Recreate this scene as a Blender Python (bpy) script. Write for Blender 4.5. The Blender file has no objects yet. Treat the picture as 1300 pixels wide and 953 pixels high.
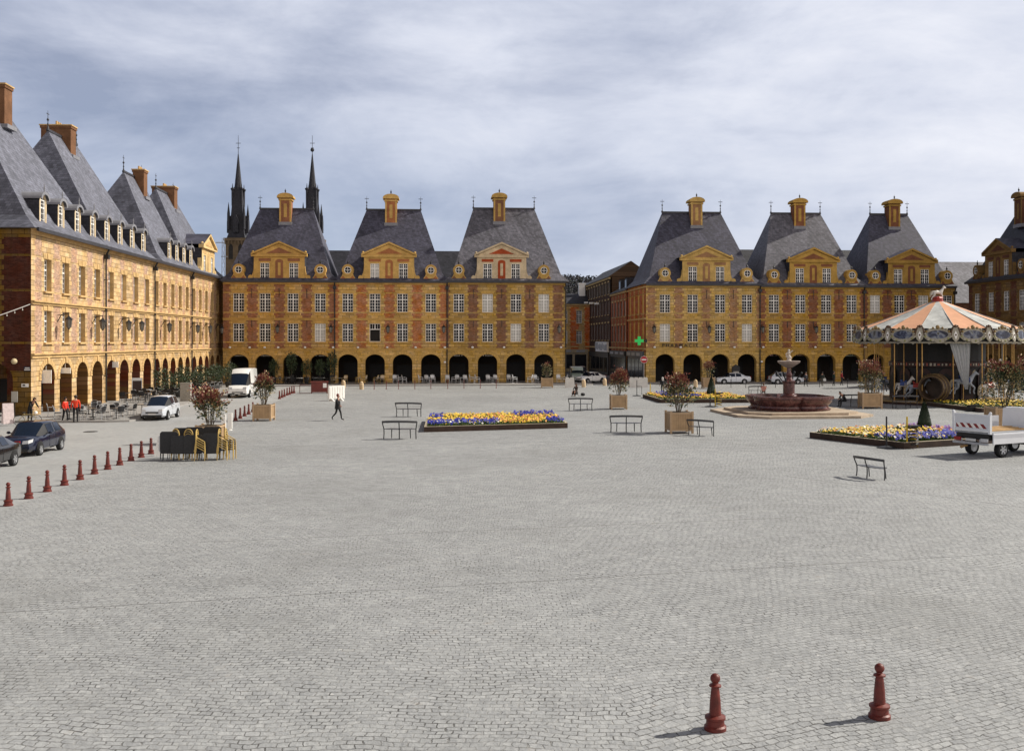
import bpy, bmesh, math, random
from mathutils import Vector, Matrix, noise
R = math.radians
random.seed(7)
scn = bpy.context.scene
COL = scn.collection

# ------------------------------------------------------------------ camera
F, HY, H = 1300.0, 433.0, 5.4            # focal length and horizon in photo pixels, eye height in metres
cam_d = bpy.data.cameras.new("camera"); cam = bpy.data.objects.new("camera", cam_d); COL.objects.link(cam)
cam.location = (0, 0, H); cam.rotation_euler = (R(90), 0, 0)
cam_d.sensor_width = 36; cam_d.lens = 36.0; cam_d.shift_y = -43.5 / 1300
cam_d.clip_start = .1; cam_d.clip_end = 5000
scn.camera = cam

# ------------------------------------------------------------------ light
SUN = Vector((0.73, 0.235, 0.66)).normalized()
SUN_EL = math.asin(SUN.z); SUN_AZ = math.atan2(SUN.x, SUN.y)
w = bpy.data.worlds.new("World"); scn.world = w; w.use_nodes = True
nt = w.node_tree; nt.nodes.clear()
def wn(t, **k):
    n = nt.nodes.new(t)
    for a, b in k.items(): setattr(n, a, b)
    return n
def wm(op, a, b=None, clamp=False):
    n = wn('ShaderNodeMath', operation=op, use_clamp=clamp)
    for i, v in enumerate((a, b)):
        if v is None: continue
        if isinstance(v, (int, float)): n.inputs[i].default_value = v
        else: nt.links.new(v, n.inputs[i])
    return n.outputs[0]
def ramp(tree, fac, stops):
    n = tree.nodes.new('ShaderNodeValToRGB'); cr = n.color_ramp
    while len(cr.elements) < len(stops): cr.elements.new(.5)
    for e, (p, c) in zip(cr.elements, stops):
        e.position = p; e.color = (c[0], c[1], c[2], 1)
    tree.links.new(fac, n.inputs[0]); return n.outputs[0]
sky = wn('ShaderNodeTexSky', sky_type='NISHITA', sun_disc=False, sun_elevation=SUN_EL, sun_rotation=SUN_AZ)
tc = wn('ShaderNodeTexCoord'); sep = wn('ShaderNodeSeparateXYZ'); nt.links.new(tc.outputs['Generated'], sep.inputs[0])
X_, Y_, Z_ = sep.outputs
den = wm('ADD', wm('MAXIMUM', Z_, 0.0), 0.13)
u_, v_ = wm('DIVIDE', X_, den), wm('DIVIDE', Y_, den)
cmb = wn('ShaderNodeCombineXYZ'); nt.links.new(u_, cmb.inputs[0]); nt.links.new(v_, cmb.inputs[1])
def wnoise(scale, det, rough, dist=0., off=(0, 0, 0), stretch=(1, 1, 1)):
    mp = wn('ShaderNodeMapping'); mp.inputs['Location'].default_value = off; mp.inputs['Scale'].default_value = stretch
    nt.links.new(cmb.outputs[0], mp.inputs[0])
    n = wn('ShaderNodeTexNoise'); n.inputs['Scale'].default_value = scale; n.inputs['Detail'].default_value = det
    n.inputs['Roughness'].default_value = rough; n.inputs['Distortion'].default_value = dist
    nt.links.new(mp.outputs[0], n.inputs[0]); return n.outputs[0]
def dnoise(scale, det, rough, dist=0., off=(0, 0, 0), flat=2.8):
    mp = wn('ShaderNodeMapping'); mp.inputs['Location'].default_value = off; mp.inputs['Scale'].default_value = (1, 1, flat)
    nt.links.new(tc.outputs['Generated'], mp.inputs[0])
    n = wn('ShaderNodeTexNoise'); n.inputs['Scale'].default_value = scale; n.inputs['Detail'].default_value = det
    n.inputs['Roughness'].default_value = rough; n.inputs['Distortion'].default_value = dist
    nt.links.new(mp.outputs[0], n.inputs[0]); return n.outputs[0]
big = wnoise(0.55, 7, .55, .25, (3.1, 1.7, 0), (.75, 1.25, 1))
lump = dnoise(2.1, 9, .58, .35, (2.3, .4, 1.1))
puff = dnoise(5.5, 8, .62, .5, (7.1, 3.2, .3), 2.3)
shade = wm('ADD', wm('ADD', wm('MULTIPLY', big, .30), wm('MULTIPLY', lump, .46)), wm('MULTIPLY', puff, .24))
# whiter to the north-east, heavier to the north-west
shade = wm('ADD', shade, wm('SUBTRACT', wm('MULTIPLY', X_, .17), .012))
cloud = ramp(nt, shade, [(.375, (3.5, 4.05, 5.5)), (.455, (5.4, 5.9, 7.3)), (.535, (7.5, 7.9, 9.1)), (.63, (9.4, 9.6, 10.4))])
gapf = dnoise(1.5, 5, .5, .2, (1.2, 9.4, 5), 2.5)
blue = wn('ShaderNodeRGB'); blue.outputs[0].default_value = (2.9, 4.0, 6.1, 1)
mx0 = wn('ShaderNodeMix', data_type='RGBA'); nt.links.new(sky.outputs[0], mx0.inputs[6]); nt.links.new(blue.outputs[0], mx0.inputs[7]); mx0.inputs[0].default_value = .8
low = wm('SUBTRACT', 1.0, wm('MULTIPLY', wm('SUBTRACT', Z_, .05), 5.0), True)
west = wm('ADD', wm('MULTIPLY', X_, -1.0), .55, True)
gm = wm('MULTIPLY', wm('MULTIPLY', low, west), wm('ADD', wm('MULTIPLY', gapf, 1.6), -.1, True), True)
mx = wn('ShaderNodeMix', data_type='RGBA'); nt.links.new(gm, mx.inputs[0]); nt.links.new(cloud, mx.inputs[6]); nt.links.new(mx0.outputs[2], mx.inputs[7])
# unseen sky: dimmed overhead, brightened and warmed behind the viewer to light the facades
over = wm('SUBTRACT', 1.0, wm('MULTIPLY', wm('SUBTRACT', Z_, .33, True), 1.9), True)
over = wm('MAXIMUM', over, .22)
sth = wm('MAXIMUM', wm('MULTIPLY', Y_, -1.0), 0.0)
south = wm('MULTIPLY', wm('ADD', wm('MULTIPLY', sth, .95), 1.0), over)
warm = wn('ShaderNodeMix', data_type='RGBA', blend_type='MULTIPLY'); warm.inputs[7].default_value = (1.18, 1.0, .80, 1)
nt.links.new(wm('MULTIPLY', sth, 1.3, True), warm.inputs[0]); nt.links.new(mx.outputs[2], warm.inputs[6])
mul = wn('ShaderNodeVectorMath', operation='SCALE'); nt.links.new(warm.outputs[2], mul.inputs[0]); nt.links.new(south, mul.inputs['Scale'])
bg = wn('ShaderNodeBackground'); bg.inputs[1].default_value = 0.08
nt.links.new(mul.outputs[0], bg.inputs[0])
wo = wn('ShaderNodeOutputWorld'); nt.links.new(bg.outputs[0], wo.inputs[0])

sd = bpy.data.lights.new("sun", 'SUN'); sd.energy = 5.0; sd.angle = R(.6); sd.color = (1, .94, .83)
sun = bpy.data.objects.new("sun", sd); COL.objects.link(sun)
sun.rotation_euler = (-SUN).to_track_quat('-Z', 'Y').to_euler(); sun.location = (60, 0, 60)

scn.view_settings.view_transform = 'Standard'; scn.view_settings.look = 'None'
scn.view_settings.gamma = 1; scn.view_settings.use_curve_mapping = False
scn.view_settings.exposure = 0.24

# ------------------------------------------------------------------ helpers
def G(px, py, z=0.0):
    """ground point (at height z) seen at that place of the photograph"""
    Y = (H - z) * F / (py - HY); return ((px - 650) / F * Y, Y)

class MB:
    def __init__(s): s.v = []; s.f = []; s.m = []
    def face(s, pts, m=0):
        b = len(s.v); s.v += [tuple(p) for p in pts]; s.f.append(tuple(range(b, b + len(pts)))); s.m.append(m)
    def box(s, x0, x1, y0, y1, z0, z1, m=0):
        a = [(x0,y0,z0),(x1,y0,z0),(x1,y1,z0),(x0,y1,z0),(x0,y0,z1),(x1,y0,z1),(x1,y1,z1),(x0,y1,z1)]
        b = len(s.v); s.v += a
        for f in ((0,3,2,1),(4,5,6,7),(0,1,5,4),(1,2,6,5),(2,3,7,6),(3,0,4,7)):
            s.f.append(tuple(b+i for i in f)); s.m.append(m)
    def prism(s, poly, a, b, ax='y', m=0, cap=True):
        """extrude a 2-D outline: ax 'y' -> poly is (x,z); 'z' -> (x,y); 'x' -> (y,z)"""
        def P(p, t): return (p[0],t,p[1]) if ax=='y' else ((p[0],p[1],t) if ax=='z' else (t,p[0],p[1]))
        n = len(poly); k = len(s.v); s.v += [P(p,a) for p in poly] + [P(p,b) for p in poly]
        for i in range(n):
            j = (i+1)%n; s.f.append((k+i,k+j,k+n+j,k+n+i)); s.m.append(m)
        if cap:
            s.f.append(tuple(k+i for i in range(n))[::-1]); s.m.append(m)
            s.f.append(tuple(k+n+i for i in range(n))); s.m.append(m)
    def tube(s, p0, p1, r0, r1=None, n=8, m=0, cap=True):
        r1 = r0 if r1 is None else r1
        p0, p1 = Vector(p0), Vector(p1); d = (p1-p0)
        if d.length < 1e-6: return
        d.normalize(); a = d.orthogonal().normalized(); b = d.cross(a)
        k = len(s.v)
        for p, r in ((p0,r0),(p1,r1)):
            for i in range(n):
                t = 2*math.pi*i/n; s.v.append(tuple(p + a*(r*math.cos(t)) + b*(r*math.sin(t))))
        for i in range(n):
            j=(i+1)%n; s.f.append((k+i,k+j,k+n+j,k+n+i)); s.m.append(m)
        if cap:
            s.f.append(tuple(k+i for i in range(n))[::-1]); s.m.append(m); s.f.append(tuple(k+n+i for i in range(n))); s.m.append(m)
    def path(s, pts, r, n=8, m=0):
        for a, b in zip(pts[:-1], pts[1:]): s.tube(a, b, r, r, n, m)
    def lathe(s, prof, n=16, c=(0,0,0), m=0, rad=None, ax='z', cap=True):
        k = len(s.v); L = len(prof)
        for (r, z) in prof:
            for i in range(n):
                t = 2*math.pi*i/n; q = r*(rad(t) if rad else 1)
                x, y = q*math.cos(t), q*math.sin(t)
                s.v.append((c[0]+x,c[1]+y,c[2]+z) if ax=='z' else (c[0]+x, c[1]+z, c[2]+y) if ax=='y' else (c[0]+z,c[1]+x,c[2]+y))
        for a in range(L-1):
            for i in range(n):
                j=(i+1)%n; s.f.append((k+a*n+i,k+a*n+j,k+(a+1)*n+j,k+(a+1)*n+i)); s.m.append(m)
        if cap and prof[0][0] > 1e-4: s.f.append(tuple(k+i for i in range(n))[::-1]); s.m.append(m)
        if cap and prof[-1][0] > 1e-4: s.f.append(tuple(k+(L-1)*n+i for i in range(n))); s.m.append(m)
    def ball(s, c, r, n=8, m=0, sz=1.0):
        L = max(4, n//2)
        s.lathe([(r*math.sin(math.pi*i/L) if 0<i<L else 1e-5, -r*sz*math.cos(math.pi*i/L)) for i in range(L+1)], n, c, m)
    def xf(s, M, start=0):
        for i in range(start, len(s.v)): s.v[i] = tuple(M @ Vector(s.v[i]))
    def mesh(s, name, mats, smooth=False, recalc=True, angle=None):
        me = bpy.data.meshes.new(name); me.from_pydata(s.v, [], s.f)
        for mt in (mats if isinstance(mats, (list, tuple)) else [mats]): me.materials.append(mt)
        me.polygons.foreach_set('material_index', s.m)
        if recalc or smooth:
            bm = bmesh.new(); bm.from_mesh(me)
            if smooth: bmesh.ops.remove_doubles(bm, verts=bm.verts, dist=1e-4)
            bmesh.ops.recalc_face_normals(bm, faces=bm.faces)
            if smooth:
                for f in bm.faces: f.smooth = True
                for e in bm.edges:
                    if len(e.link_faces) == 2 and e.calc_face_angle(0) > R(angle or 40): e.smooth = False
            bm.to_mesh(me); bm.free()
        me.update(); return me
    def build(s, name, mats, parent=None, loc=None, rz=0, smooth=False, angle=None):
        return put(name, s.mesh(name, mats, smooth, angle=angle), parent, loc, rz)

def put(name, me, parent=None, loc=None, rz=0):
    o = bpy.data.objects.new(name, me); COL.objects.link(o)
    if parent: o.parent = parent
    if loc is not None: o.location = loc if len(loc)==3 else (loc[0], loc[1], 0)
    if rz: o.rotation_euler = (0,0,rz)
    return o
def tag(o, label=None, cat=None, group=None, kind=None):
    if label: o['label'] = label
    if cat: o['category'] = cat
    if group: o['group'] = group
    if kind: o['kind'] = kind
    return o
def thing(name, label, cat, loc=(0,0,0), rz=0, group=None):
    return tag(put(name, None, None, loc, rz), label, cat, group)
KIDS = {}
def kids(o): return [c for c in bpy.data.objects if c.parent == o]
def dup(o, loc, rz=0, label=None, group=None, scale=None):
    r = o.copy(); COL.objects.link(r); r.location = loc if len(loc)==3 else (loc[0],loc[1],0); r.rotation_euler = (0,0,rz)
    if scale: r.scale = (scale,)*3 if isinstance(scale,(int,float)) else scale
    if label: r['label'] = label
    if group: r['group'] = group
    if o.name not in KIDS: KIDS[o.name] = [(c, kids(c)) for c in kids(o)]
    for c, gs in KIDS[o.name]:
        d = c.copy(); COL.objects.link(d); d.parent = r
        for g in gs:
            e = g.copy(); COL.objects.link(e); e.parent = d
    return r

# ------------------------------------------------------------------ materials
class NB:
    def __init__(s, name):
        s.mat = bpy.data.materials.new(name); s.mat.use_nodes = True; s.t = s.mat.node_tree
        s.p = s.t.nodes['Principled BSDF']
    def n(s, t, **k):
        n = s.t.nodes.new(t)
        for a, b in k.items(): setattr(n, a, b)
        return n
    def l(s, a, b): s.t.links.new(a, b)
    def m(s, op, a, b=None, c=None, clamp=False):
        n = s.n('ShaderNodeMath', operation=op, use_clamp=clamp)
        for i, v in enumerate((a,b,c)):
            if v is None: continue
            if isinstance(v,(int,float)): n.inputs[i].default_value = v
            else: s.l(v, n.inputs[i])
        return n.outputs[0]
    def noise(s, vec, scale, det=4, rough=.55, dist=0):
        n = s.n('ShaderNodeTexNoise'); n.inputs['Scale'].default_value=scale; n.inputs['Detail'].default_value=det
        n.inputs['Roughness'].default_value=rough; n.inputs['Distortion'].default_value=dist
        if vec is not None: s.l(vec, n.inputs['Vector'])
        return n
    def mix(s, fac, a, b, mode='MIX'):
        n = s.n('ShaderNodeMix', data_type='RGBA', blend_type=mode)
        for i, v in ((0,fac),(6,a),(7,b)):
            if isinstance(v,(int,float)): n.inputs[i].default_value = v
            elif isinstance(v,(tuple,list)): n.inputs[i].default_value = (v[0],v[1],v[2],1)
            else: s.l(v, n.inputs[i])
        return n.outputs[2]
    def obj(s, random_off=False):
        v = s.n('ShaderNodeTexCoord').outputs['Object']
        if random_off:
            oi = s.n('ShaderNodeObjectInfo'); a = s.n('ShaderNodeVectorMath', operation='ADD')
            sc = s.m('MULTIPLY', oi.outputs['Random'], 37.0); s.l(v, a.inputs[0]); s.l(sc, a.inputs[1]); v = a.outputs[0]
        return v
    def bump(s, h, strength=.3, dist=.02):
        b = s.n('ShaderNodeBump'); b.inputs['Strength'].default_value=strength; b.inputs['Distance'].default_value=dist
        s.l(h, b.inputs['Height']); s.l(b.outputs[0], s.p.inputs['Normal'])
    def set(s, col=None, rough=None, metal=None, spec=None, coat=None):
        for k, v in (('Base Color',col),('Roughness',rough),('Metallic',metal),('Specular IOR Level',spec),('Coat Weight',coat)):
            if v is None: continue
            i = s.p.inputs[k]
            if isinstance(v,(int,float)): i.default_value = v
            elif isinstance(v,(tuple,list)): i.default_value = (v[0],v[1],v[2],1)
            else: s.l(v, i)
        return s.mat
def sc(c, k): return tuple(min(1, x*k) for x in c)
def mat(name, col, rough=.7, var=.18, vs=3.0, bump=0., bs=25., metal=0, spec=.4, coat=0, rnd=0.):
    b = NB(name); v = b.obj(True); n = b.noise(v, vs, 5, .6)
    c = b.mix(b.m('MULTIPLY_ADD', b.m('SUBTRACT', n.outputs[0], .5), 1.9, .5, clamp=True), sc(col,1-var), sc(col,1+var))
    if rnd:
        oi = b.n('ShaderNodeObjectInfo'); hs = b.n('ShaderNodeHueSaturation')
        b.l(b.m('MULTIPLY_ADD', oi.outputs['Random'], 2*rnd, 1-rnd), hs.inputs['Value']); b.l(c, hs.inputs['Color']); c = hs.outputs[0]
    b.set(c, rough, metal, spec, coat)
    if bump: b.bump(b.noise(v, bs, 4, .6).outputs[0], bump, .02)
    return b.mat
def tone(b, v, scale, lo, hi, det=5):
    """a slow stain field: value between lo and hi"""
    n = b.noise(v, scale, det, .62)
    return b.m('MULTIPLY_ADD', b.m('MULTIPLY_ADD', b.m('SUBTRACT', n.outputs[0], .5), 2.2, .5, clamp=True), hi-lo, lo)

def facade_mat(name, stone, brick, bay, c0, hb=.66, zc=4.3, side=False, amount=1.0, mortar=None):
    """ochre ashlar with toothed brick panels between the window axes; x and z of the object run along the wall"""
    b = NB(name); o = b.obj(); sx = b.n('ShaderNodeSeparateXYZ'); b.l(o, sx.inputs[0])
    x = sx.outputs[1] if side else sx.outputs[0]; z = sx.outputs[2]
    cv = b.n('ShaderNodeCombineXYZ'); b.l(x, cv.inputs[0]); b.l(z, cv.inputs[1]); vec = cv.outputs[0]
    u = b.m('FRACT', b.m('ADD', b.m('DIVIDE', b.m('SUBTRACT', x, c0), bay), 20.5))
    d = b.m('MULTIPLY', b.m('ABSOLUTE', b.m('SUBTRACT', u, .5)), bay)
    tooth = b.m('MULTIPLY', b.m('GREATER_THAN', b.m('FRACT', b.m('DIVIDE', z, .72)), .5), .16)
    inb = b.m('GREATER_THAN', d, b.m('ADD', tooth, bay/2-hb-.08))
    inb = b.m('MULTIPLY', inb, b.m('GREATER_THAN', z, zc))
    for zz in (5.28, 9.0, 11.5):       # thin stone lines through the brick
        inb = b.m('MULTIPLY', inb, b.m('GREATER_THAN', b.m('ABSOLUTE', b.m('SUBTRACT', z, zz)), .075))
    inb = b.m('MULTIPLY', inb, b.m('LESS_THAN', z, 12.75))
    def brk(w_, h_, ms, c1, c2, cm):
        t = b.n('ShaderNodeTexBrick'); t.inputs['Scale'].default_value = 1; t.inputs['Brick Width'].default_value=w_
        t.inputs['Row Height'].default_value=h_; t.inputs['Mortar Size'].default_value=ms; t.inputs['Mortar Smooth'].default_value=.2
        t.inputs['Color1'].default_value=(*c1,1); t.inputs['Color2'].default_value=(*c2,1); t.inputs['Mortar'].default_value=(*cm,1)
        t.inputs['Bias'].default_value=0; b.l(vec, t.inputs['Vector']); return t
    st = brk(.90, .36, .020, sc(stone,.74), sc(stone,1.24), sc(stone,.30))
    bk = brk(.25, .085, .011, sc(brick,.6), sc(brick,1.35), mortar or sc(brick,1.3))
    # each third brick course patch weathered
    w1 = tone(b, vec, .35, .80, 1.12); w2 = tone(b, vec, 6.0, .84, 1.14)
    col = b.mix(inb, st.outputs[0], bk.outputs[0])
    hs = b.n('ShaderNodeHueSaturation'); b.l(col, hs.inputs['Color']); b.l(b.m('MULTIPLY', w1, w2), hs.inputs['Value'])
    b.l(tone(b, vec, 1.1, .8, 1.15), hs.inputs['Saturation'])
    # rain streaks running down below the string courses
    mp = b.n('ShaderNodeMapping'); mp.inputs['Scale'].default_value=(3.5,.22,1); b.l(vec, mp.inputs[0])
    stq = b.noise(mp.outputs[0], 1.0, 5, .6)
    col = b.mix(b.m('MULTIPLY', b.m('SUBTRACT', stq.outputs[0], .57), 3.6, clamp=True), hs.outputs[0], sc(stone,.28))
    b.set(col, .88, 0, .15)
    hgt = b.m('ADD', b.m('MULTIPLY', st.outputs['Fac'], -1.0), b.m('MULTIPLY', b.noise(vec, 14, 5, .65).outputs[0], .8))
    b.bump(hgt, .5, .02); return b.mat

def stone_mat(name, col, joints=True):
    b = NB(name); o = b.obj(True); n1 = tone(b, o, 1.1, .7, 1.22); n2 = tone(b, o, 9, .82, 1.16)
    c = b.mix(1.0, col, (1,1,1), 'MULTIPLY'); hs = b.n('ShaderNodeHueSaturation'); b.l(c, hs.inputs['Color']); b.l(b.m('MULTIPLY', n1, n2), hs.inputs['Value'])
    b.set(hs.outputs[0], .88, 0, .15); b.bump(b.noise(o, 18, 5, .6).outputs[0], .35, .02); return b.mat

def slate_mat(name, col, streak=.75, lichen=0.):
    b = NB(name); o = b.obj(True); sx = b.n('ShaderNodeSeparateXYZ'); b.l(o, sx.inputs[0])
    xy = b.m('ADD', sx.outputs[0], b.m('MULTIPLY', sx.outputs[1], .83))
    cv = b.n('ShaderNodeCombineXYZ'); b.l(xy, cv.inputs[0]); b.l(sx.outputs[2], cv.inputs[1])
    t = b.n('ShaderNodeTexBrick'); t.inputs['Scale'].default_value=1; t.inputs['Brick Width'].default_value=.3; t.inputs['Row Height'].default_value=.2
    t.inputs['Mortar Size'].default_value=.012; t.inputs['Color1'].default_value=(*sc(col,.68),1); t.inputs['Color2'].default_value=(*sc(col,1.34),1)
    t.inputs['Mortar'].default_value=(*sc(col,.5),1); b.l(cv.outputs[0], t.inputs['Vector'])
    mp = b.n('ShaderNodeMapping'); mp.inputs['Scale'].default_value=(1.3,.07,1); b.l(cv.outputs[0], mp.inputs[0])
    s1 = b.noise(mp.outputs[0], 1.3, 6, .65); w1 = tone(b, o, .45, .72, 1.25); w2 = tone(b, o, 2.2, .8, 1.2)
    hs = b.n('ShaderNodeHueSaturation'); b.l(t.outputs[0], hs.inputs['Color'])
    b.l(b.m('MULTIPLY', w1, w2), hs.inputs['Value'])
    c = b.mix(b.m('MULTIPLY', b.m('SUBTRACT', s1.outputs[0], .5), 4*streak, clamp=True), hs.outputs[0], sc(col,.38))
    c = b.mix(b.m('MULTIPLY', b.m('SUBTRACT', .44, s1.outputs[0]), 3.5*streak, clamp=True), c, sc(col,1.9))
    b.set(c, .62, 0, .35); b.bump(b.m('ADD', b.m('MULTIPLY', t.outputs['Fac'], -1.0), b.noise(cv.outputs[0], 9, 3).outputs[0]), .4, .02); return b.mat

STONE = (.50, .285, .070); BRICK = (.33, .085, .030)
M = {}
M['stone'] = stone_mat('ochre_stone', STONE)
M['stone_pale'] = stone_mat('pale_stone', (.52, .37, .18))
M['stone_cream'] = stone_mat('cream_stone', (.58, .46, .30))
M['brick'] = stone_mat('plain_brick', BRICK)
M['brick_dull'] = facade_mat('dull_brick', (.10,.06,.035), (.085,.042,.026), 3., 0, 3., -5)
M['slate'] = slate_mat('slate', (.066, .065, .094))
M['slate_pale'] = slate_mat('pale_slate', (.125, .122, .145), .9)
M['slate_left'] = slate_mat('sunny_slate', (.118, .122, .155), .55)  # lighter copy of the slate, sunshine on the left row put into its colour
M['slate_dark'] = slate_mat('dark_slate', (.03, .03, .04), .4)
M['lead'] = mat('lead', (.20, .20, .22), .5, .2, 2)
M['lead_dark'] = mat('dark_lead', (.035, .035, .042), .5, .3, 2)
M['white'] = mat('white_paint', (.84, .82, .78), .5, .08, 4)
M['glass'] = mat('window_glass', (.012, .013, .016), .10, .5, .8, spec=.22, rnd=.7)
M['curtain'] = mat('curtained_glass', (.42, .41, .38), .25, .2, 2, spec=.5)
M['dark'] = mat('dark_interior', (.018, .015, .013), .8, .4, .8)
M['arc_wall'] = facade_mat('arcade_brick', (.16,.075,.028), (.17,.050,.022), 3.6, 0, 1.1, .8)
M['iron'] = mat('black_iron', (.016, .016, .018), .45, .3, 5)
M['pave'] = mat('pavement_stone', (.27, .26, .25), .85, .15, .6, .2, 8)
# ------------------------------------------------------------------ ground
def setts_mat():
    b = NB('granite_setts'); o = b.obj()
    d1 = b.noise(o, .35, 3, .5); d2 = b.noise(o, 2.6, 3, .6)
    def warp(src, amt):
        v = b.n('ShaderNodeVectorMath', operation='SUBTRACT'); b.l(src.outputs['Color'], v.inputs[0]); v.inputs[1].default_value=(.5,.5,.5)
        s = b.n('ShaderNodeVectorMath', operation='SCALE'); b.l(v.outputs[0], s.inputs[0]); s.inputs['Scale'].default_value=amt; return s.outputs[0]
    a1 = b.n('ShaderNodeVectorMath', operation='ADD'); b.l(o, a1.inputs[0]); b.l(warp(d1, .8), a1.inputs[1])
    a2 = b.n('ShaderNodeVectorMath', operation='ADD'); b.l(a1.outputs[0], a2.inputs[0]); b.l(warp(d2, .17), a2.inputs[1])
    # the right half is laid at a slant to the left half
    sx = b.n('ShaderNodeSeparateXYZ'); b.l(o, sx.inputs[0])
    def setts(rot, bw, rh):
        mp = b.n('ShaderNodeMapping'); mp.inputs['Rotation'].default_value=(0,0,rot); b.l(a2.outputs[0], mp.inputs[0])
        t = b.n('ShaderNodeTexBrick'); t.offset=.5; t.inputs['Scale'].default_value=1; t.inputs['Brick Width'].default_value=bw; t.inputs['Row Height'].default_value=rh
        t.inputs['Mortar Size'].default_value=.012; t.inputs['Mortar Smooth'].default_value=.35; t.inputs['Bias'].default_value=-.1
        t.inputs['Color1'].default_value=(.285,.291,.297,1); t.inputs['Color2'].default_value=(.342,.348,.350,1); t.inputs['Mortar'].default_value=(.085,.083,.08,1)
        b.l(mp.outputs[0], t.inputs['Vector']); return t
    t1 = setts(R(2), .205, .14); t2 = setts(R(-22), .21, .14)
    side = b.m('GREATER_THAN', b.m('ADD', sx.outputs[0], b.m('MULTIPLY', b.m('SUBTRACT', d1.outputs[0], .5), 1.0)), b.m('MULTIPLY_ADD', sx.outputs[1], -.02, 2.0))
    c = b.mix(side, t1.outputs[0], t2.outputs[0])
    fac = b.m('ADD', b.m('MULTIPLY', t1.outputs['Fac'], b.m('SUBTRACT', 1.0, side)), b.m('MULTIPLY', t2.outputs['Fac'], side))
    # joints are deep in places and filled with grit in others
    fill = b.m('MULTIPLY', b.m('SUBTRACT', b.noise(o, 1.3, 7, .72).outputs[0], .44), 6.0, clamp=True)
    c = b.mix(b.m('MULTIPLY', fac, b.m('SUBTRACT', 1.0, fill)), c, (.285,.286,.282))
    hs = b.n('ShaderNodeHueSaturation'); b.l(c, hs.inputs['Color'])
    b.l(b.m('MULTIPLY', b.m('MULTIPLY', tone(b, o, .09, .84, 1.10), tone(b, o, 4.2, .86, 1.13)), tone(b, o, .8, .93, 1.07)), hs.inputs['Value'])
    c = b.mix(b.m('MULTIPLY', b.m('SUBTRACT', b.noise(o, 1.6, 6, .7).outputs[0], .62), 3.0, clamp=True), hs.outputs[0], (.34,.28,.22))
    c = b.mix(b.m('MULTIPLY', b.m('GREATER_THAN', b.noise(o, 5.2, 2, .5).outputs[0], .735), .5), c, (.55,.54,.52))
    c = b.mix(b.m('MULTIPLY', b.m('SUBTRACT', b.noise(o, .16, 6, .68, .6).outputs[0], .53), 2.6, clamp=True), c, (.20,.20,.195))
    # straight drain joints across the square
    jl = None
    for (ax, ay, bx, by, wd) in (((-13,19.7,24,28.9,.034),(-8.5,27.5,9,31.5,.035),(-30,50.5,26,58,.05),(11,41,19,30,.05))):
        dx, dy = bx-ax, by-ay; L = math.hypot(dx,dy); nx, ny = -dy/L, dx/L
        dist = b.m('ABSOLUTE', b.m('ADD', b.m('ADD', b.m('MULTIPLY', sx.outputs[0], nx), b.m('MULTIPLY', sx.outputs[1], ny)), b.m('MULTIPLY_ADD', d2.outputs[0], .06, -(ax*nx+ay*ny)-.03)))
        k = b.m('LESS_THAN', dist, wd*.55)
        al = b.m('ADD', b.m('MULTIPLY', sx.outputs[0], dx/L), b.m('MULTIPLY_ADD', sx.outputs[1], dy/L, -(ax*dx+ay*dy)/L))
        k = b.m('MULTIPLY', k, b.m('MULTIPLY', b.m('GREATER_THAN', al, 0.), b.m('LESS_THAN', al, L)))
        jl = k if jl is None else b.m('MAXIMUM', jl, k)
    c = b.mix(b.m('MULTIPLY', jl, b.m('MULTIPLY_ADD', fill, -.5, .95)), c, (.075,.072,.07))
    b.set(c, .72, 0, .3)
    h = b.m('ADD', b.m('MULTIPLY', b.m('MULTIPLY', fac, b.m('SUBTRACT', 1.25, fill)), -1.0), b.m('MULTIPLY', b.noise(o, 7, 4, .6).outputs[0], 1.3))
    b.bump(h, .75, .035); return b.mat
M['setts'] = setts_mat()
def asphalt_mat():
    b = NB('small_paving'); o = b.obj()
    t = b.n('ShaderNodeTexBrick'); t.inputs['Scale'].default_value=1; t.inputs['Brick Width'].default_value=.2; t.inputs['Row Height'].default_value=.11; t.inputs['Mortar Size'].default_value=.007
    t.inputs['Color1'].default_value=(.300,.304,.306,1); t.inputs['Color2'].default_value=(.350,.353,.353,1); t.inputs['Mortar'].default_value=(.2,.2,.2,1); b.l(o, t.inputs['Vector'])
    hs = b.n('ShaderNodeHueSaturation'); b.l(t.outputs[0], hs.inputs['Color']); b.l(b.m('MULTIPLY', tone(b,o,.12,.86,1.12), tone(b,o,2.,.9,1.1)), hs.inputs['Value'])
    b.set(hs.outputs[0], .75, 0, .3); b.bump(b.noise(o, 12, 4).outputs[0], .3, .02); return b.mat
M['road'] = asphalt_mat()
g = MB(); g.face([(-2500,-300,-.03),(2500,-300,-.03),(2500,3500,-.03),(-2500,3500,-.03)])
tag(g.build('ground', mat('earth', (.10,.10,.085), .9, .2, .05)), kind='structure')
g = MB(); g.face([(-60,-10,0),(90,-10,0),(90,240,0),(-60,240,0)])
tag(g.build('square_paving', M['setts']), kind='structure')
def sheet(name, pts, z, m):
    g = MB(); g.face([(x,y,z) for x,y in pts]); return tag(g.build(name, m), kind='structure')
sheet('road', [(-60,8),(-14.6,8),(-16.3,33.5),(-17.1,49),(-18.6,69.5),(-19.5,78),(-21.5,95.5),(-22.8,108),(-23.8,121.6),(-36,121),(-60,66)], .004, M['road'])
sheet('street', [(9.5,131),(15.2,131.6),(12.2,190),(5,190)], .004, mat('street_asphalt',(.09,.09,.095),.85,.2,.5))
def slab(name, pts, h, m):
    g = MB(); g.prism(pts, -.02, h, 'z'); return tag(g.build(name, m), kind='structure')
def backY(x): return 128 + .07*(x+36.1)
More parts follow.
